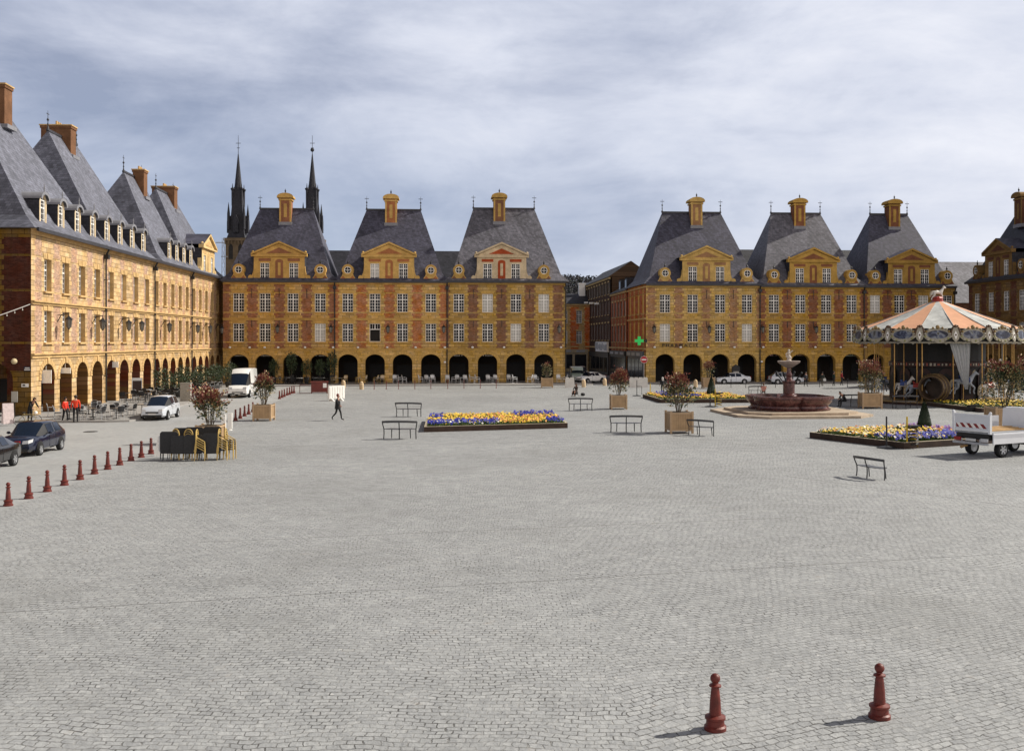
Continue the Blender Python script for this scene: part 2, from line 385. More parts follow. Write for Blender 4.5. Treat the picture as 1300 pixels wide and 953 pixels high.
slab('pavement', [(-60,67.2),(-27,67.9),(-25.6,68.5),(-25.2,70),(-26,76),(-27.5,86),(-29.6,108),(-30.4,118),(-29.2,121.6),(-26,122.3),(9.2,backY(9.2)-5.8),(10,backY(10)-5),(10.2,backY(10)+6),(-36,140),(-60,140)], .13, M['pave'])
slab('pavement', [(15.6,backY(15.6)-2.4),(59.5,backY(59.5)-2.4),(62.5,100),(80,100),(80,150),(15.0,backY(15)+14)], .13, M['pave'])

# wooded hill far behind the street
def hill_z(x, y):
    return 50*math.exp(-((y-760)/210)**2)*(.86+.10*math.sin(x*.011+.6)+.05*math.sin(x*.031+2)) if y > 300 else 0
g = MB(); NX, NY = 70, 18
for j in range(NY+1):
    for i in range(NX+1):
        x = -420+ i*1000/NX; y = 330 + j*500/NY; g.v.append((x, y, hill_z(x,y)-.5 + (noise.noise((x*.02,y*.02,0))*2.0 if y>380 else 0)))
for j in range(NY):
    for i in range(NX):
        a = j*(NX+1)+i; g.f.append((a,a+1,a+NX+2,a+NX+1)); g.m.append(0)
tag(g.build('hill', mat('hill_earth',(.022,.022,.02),.95,.3,.03)), kind='structure')
g = MB(); rr = random.Random(3)
for k in range(1500):
    x = rr.uniform(-30, 150); y = rr.uniform(470, 760)
    z = hill_z(x,y); hgt = rr.uniform(4.5, 7.5); wd = rr.uniform(2.2, 3.8)
    g.tube((x,y,z-1),(x,y,z+hgt*.7),.22,.06,4,0)
    for q in range(26):
        a = rr.uniform(0, 6.28); t = rr.uniform(.1, 1); r = wd*math.sin(math.pi*min(.97,t*.86+.08))*rr.uniform(.3,1)
        c = Vector((x+r*math.cos(a), y+r*math.sin(a), z+hgt*t)); s = rr.uniform(.25,.65)
        n = Vector((rr.uniform(-1,1),rr.uniform(-1,.2),rr.uniform(-.3,1))).normalized(); e = n.orthogonal().normalized()*s; f = n.cross(e).normalized()*s
        g.face([c-e-f*.6, c+e*.8-f, c+e+f*.7, c-e*.7+f], 1 if rr.random()<.72 else 2)
o = g.build('woodland', [mat('bare_trunk',(.06,.05,.045),.9), mat('bare_twigs',(.045,.043,.05),.95,.3,.1), mat('evergreen',(.022,.03,.026),.95,.3,.1)])  # bluish twig colour has distance haze mixed in
tag(o, 'dark bare woodland covering the hill behind the side street', 'woodland', kind='stuff')
# ------------------------------------------------------------------ the arcaded houses round the square
WINC = {}
def window_meshes(w_, h_, bars=True, pale=False):
    k = (round(w_,2), round(h_,2), bars)
    if k in WINC: return WINC[k]
    g = MB(); b = .065
    g.box(-w_/2, -w_/2+b, 0, .07, 0, h_); g.box(w_/2-b, w_/2, 0, .07, 0, h_)
    g.box(-w_/2+b, w_/2-b, 0, .07, 0, b); g.box(-w_/2+b, w_/2-b, 0, .07, h_-b, h_)
    zt = h_*.68
    if w_ > .9: g.box(-.055, .055, -.012, .06, b, h_-b)
    g.box(-w_/2+b, -.055, -.008, .062, zt-.05, zt+.05); g.box(.055, w_/2-b, -.008, .062, zt-.05, zt+.05)
    if bars:
        for s in (-1, 1):
            xm = s*(w_/4)
            g.box(xm-.017, xm+.017, .012, .045, b, h_-b)
            x0, x1 = sorted((s*.055, s*(w_/2-b)))
            nb = max(2, round(zt/.42))
            for q in range(1, nb): g.box(x0, x1, .016, .042, zt*q/nb-.017, zt*q/nb+.017)
            zz = (zt+h_)/2; g.box(x0, x1, .016, .042, zz-.017, zz+.017)
    fr = g.mesh('window_frame', M['white'])
    p = MB(); p.box(-w_/2+.02, w_/2-.02, .05, .058, .02, h_-.02)
    WINC[k] = (fr, p.mesh('pane', M['glass']), p.mesh('pane', M['curtain']))
    return WINC[k]
wr = random.Random(11)
def add_window(parent, x, y, z, w_, h_, bars=True, curtain=None, rz=0):
    fr, pa, pc = window_meshes(w_, h_, bars)
    o = put('window', fr, parent, (x, y, z), rz)
    put('pane', pc if (curtain if curtain is not None else wr.random() < .06) else pa, o)
    return o

def wall_with_openings(g, W, bays, ww, rows, arch, zc, eave, y=0, rec=.22, m=0, mr=1, x0=0., ma=1):
    """front sheet with recessed windows above and arches below"""
    edges = [x0] + [(a+b)/2 for a, b in zip(bays[:-1], bays[1:])] + [W]
    for c, xl, xr in zip(bays, edges[:-1], edges[1:]):
        a, b = c-ww/2, c+ww/2
        zlo = zc
        for (z0, z1) in rows:
            g.face([(xl,y,zlo),(xr,y,zlo),(xr,y,z0),(xl,y,z0)], m)
            g.face([(xl,y,z0),(a,y,z0),(a,y,z1),(xl,y,z1)], m); g.face([(b,y,z0),(xr,y,z0),(xr,y,z1),(b,y,z1)], m)
            for q in ([(a,y,z0),(a,y+rec,z0),(a,y+rec,z1),(a,y,z1)],[(b,y,z0),(b,y,z1),(b,y+rec,z1),(b,y+rec,z0)],
                      [(a,y,z1),(a,y+rec,z1),(b,y+rec,z1),(b,y,z1)],[(a,y,z0),(b,y,z0),(b,y+rec,z0),(a,y+rec,z0)]): g.face(q, mr)
            zlo = z1
        g.face([(xl,y,zlo),(xr,y,zlo),(xr,y,eave),(xl,y,eave)], m)
        if arch:
            hw, sp, rise, th = arch; n = 14
            pts = [(c-hw*math.cos(math.pi*i/n), sp+rise*math.sin(math.pi*i/n)) for i in range(n+1)]
            for yy in (y, y+th):
                mm = m if yy == y else ma
                g.face([(xl,yy,0),(c-hw,yy,0),(c-hw,yy,sp),(c-hw,yy,zc),(xl,yy,zc)], mm); g.face([(c+hw,yy,0),(xr,yy,0),(xr,yy,zc),(c+hw,yy,zc),(c+hw,yy,sp)], mm)
                for p, q in zip(pts[:-1], pts[1:]): g.face([(p[0],yy,p[1]),(q[0],yy,q[1]),(q[0],yy,zc),(p[0],yy,zc)], mm)
            full = [(c-hw,0)]+pts+[(c+hw,0)]
            for p, q in zip(full[:-1], full[1:]): g.face([(p[0],y,p[1]),(q[0],y,q[1]),(q[0],y+th,q[1]),(p[0],y+th,p[1])], ma)

def arch_trim(g, bays, arch, y=0, n=13, m=0):
    hw, sp, rise, th = arch
    for c in bays:
        for i in range(n):
            t0, t1 = math.pi*(i+.07)/n, math.pi*(i+.93)/n
            ex = .40 if i != n//2 else .58
            pr = .035 if i != n//2 else .09
            P = lambda t, e: (c-(hw+e)*math.cos(t), sp+(rise+e)*math.sin(t))
            g.prism([P(t0,.0), P(t0,ex), P(t1,ex), P(t1,.0)], y-pr, y+.01, 'y', m)
        for s in (-1, 1):                       # impost blocks
            xa = c+s*hw; xb = c+s*(hw+.42); x0, x1 = min(xa,xb), max(xa,xb)
            g.box(x0, x1, y-.05, y+.01, sp-.16, sp-.015, m)

def lintels(g, bays, ww, rows, y=0, m=0):
    for c in bays:
        for (z0, z1) in rows:
            for i in range(5):                  # flat arch of five wedge stones
                k0, k1 = -ww/2-.1+(ww+.2)*i/5, -ww/2-.1+(ww+.2)*(i+1)/5
                pr = .03 if i != 2 else .07
                g.prism([(c+k0+.012,z1+.01),(c+k0*1.22+.012,z1+.42),(c+k1*1.22-.012,z1+.42),(c+k1-.012,z1+.01)], y-pr, y+.008, 'y', m)
            g.box(c-ww/2-.14, c+ww/2+.14, y-.16, y+.02, z0-.14, z0-.004, m)

def slate_roof(g, x0, x1, y0, y1, eave, ridge, rx0, rx1, ry, ov=.42, flare=(1.0,.6), m=0):
    fz, fi = flare
    r0 = [(x0-ov,y0-ov),(x1+ov,y0-ov),(x1+ov,y1+ov),(x0-ov,y1+ov)]
    r1 = [(x0+fi,y0+fi),(x1-fi,y0+fi),(x1-fi,y1-fi),(x0+fi,y1-fi)]
    z0, z1 = eave, eave+fz
    for i in range(4):
        j=(i+1)%4; g.face([(*r0[i],z0),(*r0[j],z0),(*r1[j],z1),(*r1[i],z1)], m)
    A, B = (rx0,ry,ridge), (rx1,ry,ridge); q = [(*p,z1) for p in r1]
    g.face([q[0],q[1],B,A], m); g.face([q[1],q[2],B], m); g.face([q[2],q[3],A,B], m); g.face([q[3],q[0],A], m)
    g.face([(*p,z0-.005) for p in r0], m)

def chimney_part(parent, x0, x1, y0, y1, z0, z1, fancy, mb, ms):
    g = MB(); xc, yc = (x0+x1)/2, (y0+y1)/2; hw = (x1-x0)/2
    g.box(x0, x1, y0, y1, z0, z1, 0)
    if fancy:
        g.box(x0-.12, x1+.12, y0-.12, y1+.12, z0-.3, z0+.12, 2)
        for xa in (x0-.02, x1-.2): g.box(xa, xa+.22, y0-.03, y0+.04, z0+.12, z1-.02, 1)      # stone quoins
        g.box(xc-.2, xc+.2, y0-.035, y0+.02, z0+.75, z1-.75, 1)
        g.box(x0-.12, x1+.12, y0-.12, y1+.12, z1-.32, z1-.14, 1)
        g.box(x0-.3, x1+.3, y0-.3, y1+.3, z1, z1+.14, 1)
        n = 10; pts = [(xc-(hw+.3)*math.cos(math.pi*i/n), z1+.14+.5*math.sin(math.pi*i/n)) for i in range(n+1)]
        g.prism(pts, y0-.3, y1+.3, 'y', 1)
        g.lathe([(.1,0),(.05,.15),(.11,.25),(.09,.4),(.03,.5),(.015,.62)], 8, (xc,y0+.1,z1+.6), 3)
    else:
        g.box(x0-.07, x1+.07, y0-.07, y1+.07, z1-.1, z1+.13, 0); g.box(x0-.13, x1+.13, y0-.13, y1+.13, z1+.13, z1+.24, 1)
        g.box(x0-.16, x1+.16, y0-.3, y1+.1, z0-.25, z0+.05, 2)
        for k in range(3): g.lathe([(.12,0),(.1,.35)], 8, (x0+(x1-x0)*(k+.5)/3, yc, z1+.24), 1)
    return g.build('chimney', [mb, ms, M['lead'], M['iron']], parent)

def finial_part(parent, x, y, z, h=1.5, ball=True):
    g = MB(); g.lathe([(.16,-.1),(.10,.12),(.05,.3),(.03,h*.6),(.015,h)], 8, (x,y,z))
    if ball: g.ball((x,y,z+h*.52),.12,8); g.ball((x,y,z+h*.28),.09,8); g.box(x-.28,x+.28,y-.015,y+.015,z+h*.8,z+h*.84)
    return g.build('roof_finial', M['lead_dark'], parent)

def pediment_dormer(house, cx, eave, dw, ry_at, ms, mb, hgt=3.05, ped=1.55):
    """stone dormer with two windows and a triangular pediment"""
    z0, z1 = eave+.12, eave+hgt; y = -.04; g = MB(); hw = dw/2
    ww, wh = 1.12, 1.95; wz = z0+.18; offs = (-dw*.285, dw*.285)
    # local copy of the front sheet with two openings
    xs = [cx-hw, cx, cx+hw]
    for o_, xl, xr in zip(offs, xs[:-1], xs[1:]):
        c = cx+o_; a, b = c-ww/2, c+ww/2
        g.face([(xl,y,z0),(xr,y,z0),(xr,y,wz),(xl,y,wz)]); g.face([(xl,y,wz),(a,y,wz),(a,y,wz+wh),(xl,y,wz+wh)]); g.face([(b,y,wz),(xr,y,wz),(xr,y,wz+wh),(b,y,wz+wh)])
        g.face([(xl,y,wz+wh),(xr,y,wz+wh),(xr,y,z1),(xl,y,z1)])
        r = .16
        for q in ([(a,y,wz),(a,y+r,wz),(a,y+r,wz+wh),(a,y,wz+wh)],[(b,y,wz),(b,y,wz+wh),(b,y+r,wz+wh),(b,y+r,wz)],[(a,y,wz+wh),(a,y+r,wz+wh),(b,y+r,wz+wh),(b,y,wz+wh)],[(a,y,wz),(b,y,wz),(b,y+r,wz),(a,y+r,wz)]): g.face(q)
    yb = ry_at(z1)+.5
    for s in (-1,1): g.face([(cx+s*hw,y,z0),(cx+s*hw,yb,z0),(cx+s*hw,yb,z1),(cx+s*hw,y,z1)], 2)
    # brick panels proud of the stone
    g.box(cx-.48,cx+.48,y-.03,y+.01,z0+.35,z1-.62,1); g.prism([(cx-.48*math.cos(math.pi*i/8),z1-.62+.3*math.sin(math.pi*i/8)) for i in range(9)], y-.03,y+.01,'y',1)
    g.prism([(cx-.48*math.cos(math.pi*i/8),z0+.35-.25*math.sin(math.pi*i/8)) for i in range(9)][::-1], y-.03,y+.01,'y',1)
    g.box(cx-.17,cx+.17,y-.06,y-.025,z0+.6,z1-.75,0)
    for s in (-1,1): g.box(cx+s*dw*.285-.75, cx+s*dw*.285+.75, y-.025, y+.01, z1-.58, z1-.22, 1)
    # scroll brackets
    for s in (-1,1):
        pts = [(cx+s*hw,z0)] + [(cx+s*(hw+.75-.72*math.sin(math.pi/2*t)), z0+.05+1.7*t**1.6+.0) for t in [i/8 for i in range(9)]]
        g.prism(pts if s<0 else pts[::-1], y+.05, y+.5, 'y', 0); g.lathe([(.3,0),(.3,.35)], 12, (cx+s*(hw+.42), y-.02, z0+.34), 0, ax='y')
    # cornice and pediment
    e = .32
    g.box(cx-hw-e, cx+hw+e, y-.28, y+.3, z1, z1+.2, 0)
    zb = z1+.2; ap = zb+ped
    g.prism([(cx-hw-e+.1,zb),(cx+hw+e-.1,zb),(cx,ap-.08)], y-.05, y+.25, 'y', 0)
    g.prism([(cx-hw*.52,zb+.22),(cx+hw*.52,zb+.22),(cx,ap-.62)], y-.085, y-.04, 'y', 1)
    for s in (-1,1): g.prism([(cx+s*(hw+e),zb),(cx+s*(hw+e),zb+.22),(cx,ap+.2),(cx,ap-.04)], y-.3, y+.3, 'y', 0)
    for xx, zz in ((cx-hw-.1,zb+.25),(cx+hw+.1,zb+.25)): g.ball((xx,y-.05,zz+.12),.17,8,0)
    d = g.build('dormer', [ms, mb, M['slate_dark']], house)
    q = MB(); ya = ry_at(ap)+.4
    for s in (-1,1):
        q.face([(cx+s*(hw+e),y-.31,zb+.225),(cx,y-.31,ap+.205),(cx,ya,ap+.205),(cx+s*(hw+e),ry_at(zb)+.4,zb+.225)])
    q.build('dormer_roof', M['slate'], d)
    for o_ in offs: add_window(d, cx+o_, y+.08, wz, ww, wh)
    return d

def round_dormer(house, cx, eave, ms, mb):
    g = MB(); y = -.05; z0 = eave+.1; zc = z0+1.3; r = .74
    pts = [(cx-1.0,z0),(cx-1.0,z0+.22)] + [(cx-1.0+.34*math.sin(math.pi/2*t), z0+.22+.62*t) for t in (.33,.66,1)]
    a0 = math.radians(214); arc = [(cx+r*math.cos(a0-(a0-math.radians(-34))*i/16), zc+r*math.sin(a0-(a0-math.radians(-34))*i/16)) for i in range(17)]
    right = [(2*cx-x, z) for x, z in pts[::-1]]
    g.prism(pts+arc+right, y, 1.5, 'y', 0)
    g.box(cx-1.12,cx+1.12,y-.1,y+.2,z0-.02,z0+.14,0)
    n = 20
    for i in range(n):
        t0, t1 = 2*math.pi*i/n, 2*math.pi*(i+.94)/n
        P = lambda t, rr: (cx+rr*math.cos(t), zc+rr*math.sin(t))
        g.prism([P(t0,.44),P(t0,.70),P(t1,.70),P(t1,.44)], y-.1, y+.0, 'y', 0)
    for s in (-1,1): g.prism([(cx+s*.25,z0+.2),(cx+s*.88,z0+.2),(cx+s*.6,z0+.62)], y-.03, y+.01, 'y', 1)
    g.lathe([(.12,0),(.07,.12),(.13,.26),(.05,.42),(.02,.62)], 8, (cx,y+.15,zc+r-.02), 2)
    d = g.build('round_dormer', [ms, mb, M['iron']], house)
    q = MB(); q.lathe([(.45,0),(.45,.03)], 20, (cx,y-.045,zc), 0, ax='y')
    p = q.build('pane', M['glass'], d)
    b = MB(); b.box(cx-.025,cx+.025,y-.075,y-.05,zc-.44,zc+.44); b.box(cx-.44,cx+.44,y-.078,y-.05,zc-.025,zc+.025)
    for i in range(16):
        t0, t1 = 2*math.pi*i/16, 2*math.pi*(i+1)/16
        b.prism([(cx+k*math.cos(t),zc+k*math.sin(t)) for t,k in ((t0,.38),(t0,.45),(t1,.45),(t1,.38))], y-.076, y-.05, 'y')
    b.build('round_frame', M['white'], d)
    return d

def small_dormer(house, cx, eave, ry_at, front=.35):
    """narrow attic window with an arched hood"""
    g = MB(); hw = .66; z0 = eave+.42; z1 = z0+1.95; y = front
    arc = [(cx-hw*math.cos(math.pi*i/10), z1+.45*math.sin(math.pi*i/10)) for i in range(11)]
    outer = [(cx-hw,z0)]+arc+[(cx+hw,z0)]
    inner = [(cx-.44,z0+.12)]+[(cx-.44*math.cos(math.pi*i/10), z1-.05+.3*math.sin(math.pi*i/10)) for i in range(11)]+[(cx+.44,z0+.12)]
    for i in range(len(outer)-1): g.face([(*[outer[i][0],y,outer[i][1]],),(outer[i+1][0],y,outer[i+1][1]),(inner[i+1][0],y,inner[i+1][1]),(inner[i][0],y,inner[i][1])], 0)
    g.face([(outer[0][0],y,z0),(inner[0][0],y,z0+.12),(inner[-1][0],y,z0+.12),(outer[-1][0],y,z0)], 0)
    for i in range(len(inner)-1): g.face([(inner[i][0],y,inner[i][1]),(inner[i+1][0],y,inner[i+1][1]),(inner[i+1][0],y+.14,inner[i+1][1]),(inner[i][0],y+.14,inner[i][1])], 0)
    for s in (-1,1): g.face([(cx+s*hw,y,z0),(cx+s*hw,ry_at(z0)+.3,z0),(cx+s*hw,ry_at(z1)+.3,z1),(cx+s*hw,y,z1)], 1)  # cheeks in near-black slate, their shade put into the colour
    d = g.build('dormer', [M['stone_cream'], M['slate_dark']], house)
    h = MB(); n = 10; zt = z1+.04
    A = [(cx-(hw+.16)*math.cos(math.pi*i/n), zt+.56*math.sin(math.pi*i/n)) for i in range(n+1)]
    for p, q in zip(A[:-1], A[1:]): h.face([(p[0],y-.22,p[1]),(q[0],y-.22,q[1]),(q[0],ry_at(q[1])+.3,q[1]),(p[0],ry_at(p[1])+.3,p[1])])
    B = [(cx-(hw-.04)*math.cos(math.pi*i/n), zt-.1+.46*math.sin(math.pi*i/n)) for i in range(n+1)]
    for i in range(n): h.face([(A[i][0],y-.22,A[i][1]),(A[i+1][0],y-.22,A[i+1][1]),(B[i+1][0],y-.22,B[i+1][1]),(B[i][0],y-.22,B[i][1])])
    h.lathe([(.07,0),(.04,.2),(.06,.3),(.015,.62)], 6, (cx,y-.1,zt+.53))
    h.build('dormer_hood', M['lead'], d)
    add_window(d, cx, y+.06, z0+.12, .86, 1.85, True, False)
    return d

ROWS = [(5.32, 7.62), (9.06, 11.4)]
ARCH = (1.24, 2.72, 1.02, .85)
ZC = 4.32
def house(name, label, loc, rz, W, bays, *, eave=12.95, ridge=23.2, setback=6.3, rx=(3.5,3.5), D=None, ww=1.36, arch=ARCH,
          fm=None, ms=None, mb=None, slate=None, dormer=None, oculi=(), small=(), chim=(), fancy=True, finials=True,
          rec=.22, ends=(False,False), hidden_y=None, roofx=(0,0), cur={}, arcade_dark=True, group='arcaded houses round the square'):
    h = thing(name, label, 'house', (loc[0],loc[1],0), rz, group)
    ms = ms or M['stone']; mb = mb or M['brick']; slate = slate or M['slate']; D = D or 2*setback
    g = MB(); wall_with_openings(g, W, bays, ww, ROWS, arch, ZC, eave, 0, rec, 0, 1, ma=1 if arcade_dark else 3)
    # body behind: end walls and back, the end walls pierced by the arcade walk
    for s, x in ((0,0.0),(1,W)):
        if ends[s]:
            n=12; a0, a1 = 1.25, 4.6; c=(a0+a1)/2; hw=(a1-a0)/2; pts=[(c-hw*math.cos(math.pi*i/n), 2.7+1.25*math.sin(math.pi*i/n)) for i in range(n+1)]
            g.face([(x,0,0),(x,a0,0),(x,a0,ZC),(x,0,ZC)],2); g.face([(x,a1,0),(x,D,0),(x,D,ZC),(x,a1,ZC)],2)
            for p, q in zip(pts[:-1],pts[1:]): g.face([(x,p[0],p[1]),(x,q[0],q[1]),(x,q[0],ZC),(x,p[0],ZC)],2)
            g.face([(x,0,ZC),(x,D,ZC),(x,D,eave),(x,0,eave)],2)
        else:
            g.face([(x,.3,ZC),(x,D,ZC),(x,D,eave),(x,.3,eave)],1); g.face([(x,5.0,0),(x,D,0),(x,D,ZC),(x,5.0,ZC)],1)
    g.face([(0,D,0),(W,D,0),(W,D,eave),(0,D,eave)],1)
    g.face([(0,.02,eave-.02),(W,.02,eave-.02),(W,D,eave-.02),(0,D,eave-.02)],1)
    endm = facade_mat(name+'_end', sc(STONE,.36), (.075,.024,.015), 3.3, 2.6, 1.0, 3.3, True) if any(ends) else M['stone']  # end wall stone and brick darkened, shade put into the colour
    if arch: arch_trim(g, bays, arch, 0, m=1)
    lintels(g, bays, ww, ROWS, 0, 1)
    g.build('wall', [fm, ms, endm, M['arc_red']], h)
    if arch:
        a = MB(); yb = 5.0
        a.face([(0,yb,0),(W,yb,0),(W,yb,ZC),(0,yb,ZC)],0); a.face([(0,.86,ZC-.12),(W,.86,ZC-.12),(W,yb,ZC-.12),(0,yb,ZC-.12)],1)
        rr = random.Random(len(name)+int(W*7))
        for c in bays:                       # shop doors and windows at the back of the arcade
            dz = rr.uniform(2.2,2.7); dx = rr.uniform(.9,1.25)
            a.box(c-dx, c+dx, yb-.06, yb+.02, .15 if rr.random()<.4 else .7, dz, 2)
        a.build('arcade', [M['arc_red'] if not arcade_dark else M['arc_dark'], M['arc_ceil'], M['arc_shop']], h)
    s_ = MB()
    s_.box(0,W,-.10,.01,ZC-.13,ZC+.10); s_.box(0,W,-.24,.01,ZC+.10,ZC+.20)
    s_.box(0,W,-.11,.01,8.03,8.20); s_.box(0,W,-.24,.01,8.20,8.30)
    s_.build('string_course', ms, h)
    c_ = MB(); c_.box(0,W,-.10,.01,eave-.42,eave-.22); c_.box(0,W,-.22,.01,eave-.22,eave-.09); c_.box(-.02,W+.02,-.34,.01,eave-.09,eave-.01); c_.build('cornice', ms, h)
    gt = MB(); gt.box(-.05,W+.05,-.58,-.40,eave-.2,eave+.06); gt.build('gutter', M['lead_dark'], h)  # dark gutter made deeper to stand in for the shadow under the eaves
    dp = MB(); dp.tube((W-.05,-.16,.2),(W-.05,-.16,eave-.7),.075,.075,8); dp.tube((W-.05,-.16,eave-.7),(W-.05,-.45,eave-.1),.085,.085,8); dp.box(W-.25,W+.15,-.42,-.06,eave-1.0,eave-.62)
    for zz in (2.4,5.0,8.0,10.6): dp.box(W-.16,W+.06,-.25,-.0,zz,zz+.07)
    dp.build('downpipe', M['iron'], h)
    for ri, (z0,z1) in enumerate(ROWS):
        for bi, c in enumerate(bays): add_window(h, c, rec-.07, z0, ww, z1-z0, True, cur.get((ri,bi)))
    ry = setback
    r = MB(); slate_roof(r, roofx[0], W-roofx[1], 0, D, eave, ridge, rx[0], W-rx[1], ry)
    r.box(rx[0]-.05, W-rx[1]+.05, ry-.14, ry+.14, ridge-.12, ridge+.1, 1)
    ro = r.build('roof', [slate, M['lead_dark']], h)
    if finials:
        for x in (rx[0], W-rx[1]): finial_part(ro, x, ry, ridge+.05, 1.7)
    for c in chim: chimney_part(ro, *c, fancy, mb, ms)
    ry_at = lambda z: .6 + max(0, (z-eave-1.0))/(ridge-eave-1.0)*(ry-.6)
    if dormer: pediment_dormer(h, dormer[0], eave, dormer[1], ry_at, dormer[2] if len(dormer)>2 else ms, dormer[3] if len(dormer)>3 else mb)
    for x in oculi: round_dormer(h, x, eave, ms, mb)
    for x in small: small_dormer(h, x, eave, ry_at)
    return h
M['arc_red'] = facade_mat('arcade_red', (.20,.10,.035), (.15,.042,.022), 3.6, 0, 1.2, 1.2)
M['arc_dark'] = mat('arcade_back_wall', (.018,.013,.010), .9, .3, .7); M['arc_shop'] = mat('arcade_shop_glass', (.010,.010,.012), .5, .4, 1.5, spec=.2)  # near-black arcade interior: its shade is put into these colours
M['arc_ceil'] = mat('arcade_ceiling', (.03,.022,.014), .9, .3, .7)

# --- back row, left of the street.  fm: facade colours differ from house to house
def px_on_back(p): 
    r = (p-650)/F; Y = 130.53/(1-.07*r); return Vector((r*Y, Y))
ANG = math.atan(.07)
def pavilion(name, label, p0, p1, bp, stone, brick, *, eave, slate=None, ms=None, mb=None, hb=.62, dorm=None, cur={}, ends=(False,False), chm=True, ridge=22.8, **kw):
    a, b = px_on_back(p0), px_on_back(p1); W = (b-a).length
    bays = [(px_on_back(q)-a).length for q in bp]; bay = (bays[-1]-bays[0])/3
    fm = facade_mat(name+'_facade_'+str(p0), stone, brick, bay, bays[0], hb, ZC)
    ms = ms or stone_mat('stone_'+str(p0), stone); mb = mb or stone_mat('brick_'+str(p0), brick)
    xc = sum(bays)/4
    d = dorm or {}
    return house(name, label, (a.x,a.y), ANG, W, bays, eave=eave, fm=fm, ms=ms, mb=mb, slate=slate, ridge=ridge,
        dormer=(xc, 6.3, d.get('ms',ms), d.get('mb',mb)), oculi=(bays[0], bays[-1]), chim=[(xc-.75, xc+.75, 4.95, 6.5, ridge-2.0, ridge+1.25)], cur=cur, ends=ends, **kw)
p1b = pavilion('arcaded_house', 'arcaded ochre house with the white van in front, in front of the two black spires', 283, 425.5, (303,336.5,372,406.5), (.53,.325,.100), (.27,.118,.062), eave=12.95, cur={(0,3):True,(0,1):False})
p2b = pavilion('arcaded_house', 'arcaded house with bright orange brick panels, one lower window standing open and dark', 425.5, 568, (441.5,476,511,547), (.59,.375,.122), (.39,.155,.064), eave=12.95, cur={(0,1):False})
ow = [o for o in bpy.data.objects if o.parent == p2b and o.name.startswith('window')][1]      # the sash that stands open
g = MB(); b_, w_, h_ = .065, 1.36, 2.3
g.box(-w_/2,-w_/2+b_,0,.07,0,h_); g.box(w_/2-b_,w_/2,0,.07,0,h_); g.box(-w_/2+b_,w_/2-b_,0,.07,0,b_); g.box(-w_/2+b_,w_/2-b_,0,.07,h_-b_,h_); g.box(-w_/2+b_,w_/2-b_,-.008,.062,h_*.68-.05,h_*.68+.05); g.box(-.05,.05,-.01,.06,h_*.68+.05,h_-b_)
for s_ in (-.32,.32): g.box(s_-.017,s_+.017,.012,.045,h_*.68+.05,h_-b_)
ow.data = g.mesh('window_frame', M['white']); op = [o for o in bpy.data.objects if o.parent == ow][0]
g = MB(); g.box(-w_/2+.02,w_/2-.02,.35,.36,.02,h_-.02); op.data = g.mesh('pane', M['dark'])  # dark sheet in place of the shaded room behind the open sash
p3b = pavilion('arcaded_house', 'arcaded house with brown weathered brick and a grey white dormer, beside the side street', 568, 718.5, (582.5,619,655,690.5), (.47,.30,.092), (.21,.105,.060), eave=13.0,
     slate=M['slate_pale'], dorm=dict(ms=M['stone_cream'], mb=stone_mat('red_brick',(.36,.07,.025))), cur={(0,2):True}, ridge=23.1)
p4b = pavilion('arcaded_house', 'arcaded house with the pharmacy lettering and green cross on its corner', 820, 965, (844.3,879.5,914.3,948.5), (.55,.365,.122), (.33,.18,.090), eave=12.75, cur={(0,3):True}, hb=.55)
p5b = pavilion('arcaded_house', 'arcaded house of red brick panels behind the fountain', 965, 1097, (982.7,1016.2,1049,1081.3), (.47,.285,.072), (.23,.095,.048), eave=12.6, slate=M['slate_pale'])
p6b = pavilion('arcaded_house', 'arcaded house partly hidden by the carousel roof', 1097, 1212, (1111,1142,1172.3,1202.5), (.38,.23,.058), (.19,.078,.042), eave=12.55, ends=(False,True), cur={(1,0):True})
for o in bpy.data.objects:
    if o.name.startswith('arcaded_house'): pass

# --- left row: in full sun, seen at a slant
LDIR = math.atan(.0556)
LROT = R(90)+LDIR
def left_pt(Y): return (-29.98-.0556*Y, Y)
kL = 1/math.cos(LDIR)
pink = (.41,.24,.15); lst = (.54,.365,.185)
LFM = facade_mat('left_facade', lst, pink, 3.47*kL, 3.0*kL, .60, ZC, mortar=(.42,.30,.22)); LFM2 = facade_mat('left_facade_far', lst, (.40,.22,.12), 2.94*kL, 1.1*kL, .48, ZC, mortar=(.42,.30,.22))
LMS = stone_mat('left_stone', (.54,.36,.165)); LMB = stone_mat('chimney_brick', (.17,.085,.045))
def lb(y0, centres): return [(c-y0)*kL for c in centres]
c1 = [75.4+3.47*i for i in range(8)]; c2 = [102.9+2.94*i for i in range(10)]
Y1 = (c1[3]+c1[4])/2
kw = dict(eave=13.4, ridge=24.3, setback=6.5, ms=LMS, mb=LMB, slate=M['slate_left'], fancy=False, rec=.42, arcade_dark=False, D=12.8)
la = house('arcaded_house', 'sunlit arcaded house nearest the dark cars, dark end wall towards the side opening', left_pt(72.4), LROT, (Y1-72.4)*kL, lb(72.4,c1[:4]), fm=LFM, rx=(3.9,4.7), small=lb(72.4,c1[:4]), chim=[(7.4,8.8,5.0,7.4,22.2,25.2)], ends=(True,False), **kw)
lb2 = house('arcaded_house', 'sunlit arcaded house behind the terrace tables, with a wide brick chimney slab', left_pt(Y1), LROT, (101.8-Y1)*kL, lb(Y1,c1[4:]), fm=LFM, rx=(4.6,2.8), small=lb(Y1,c1[4:]), chim=[(7.6,8.9,5.6,8.3,22.6,25.2)], **kw)
kw.update(setback=5.2, ridge=23.4, D=11.0, arch=(1.02,2.72,.95,.85), ww=1.2)
Y2 = (c2[4]+c2[5])/2
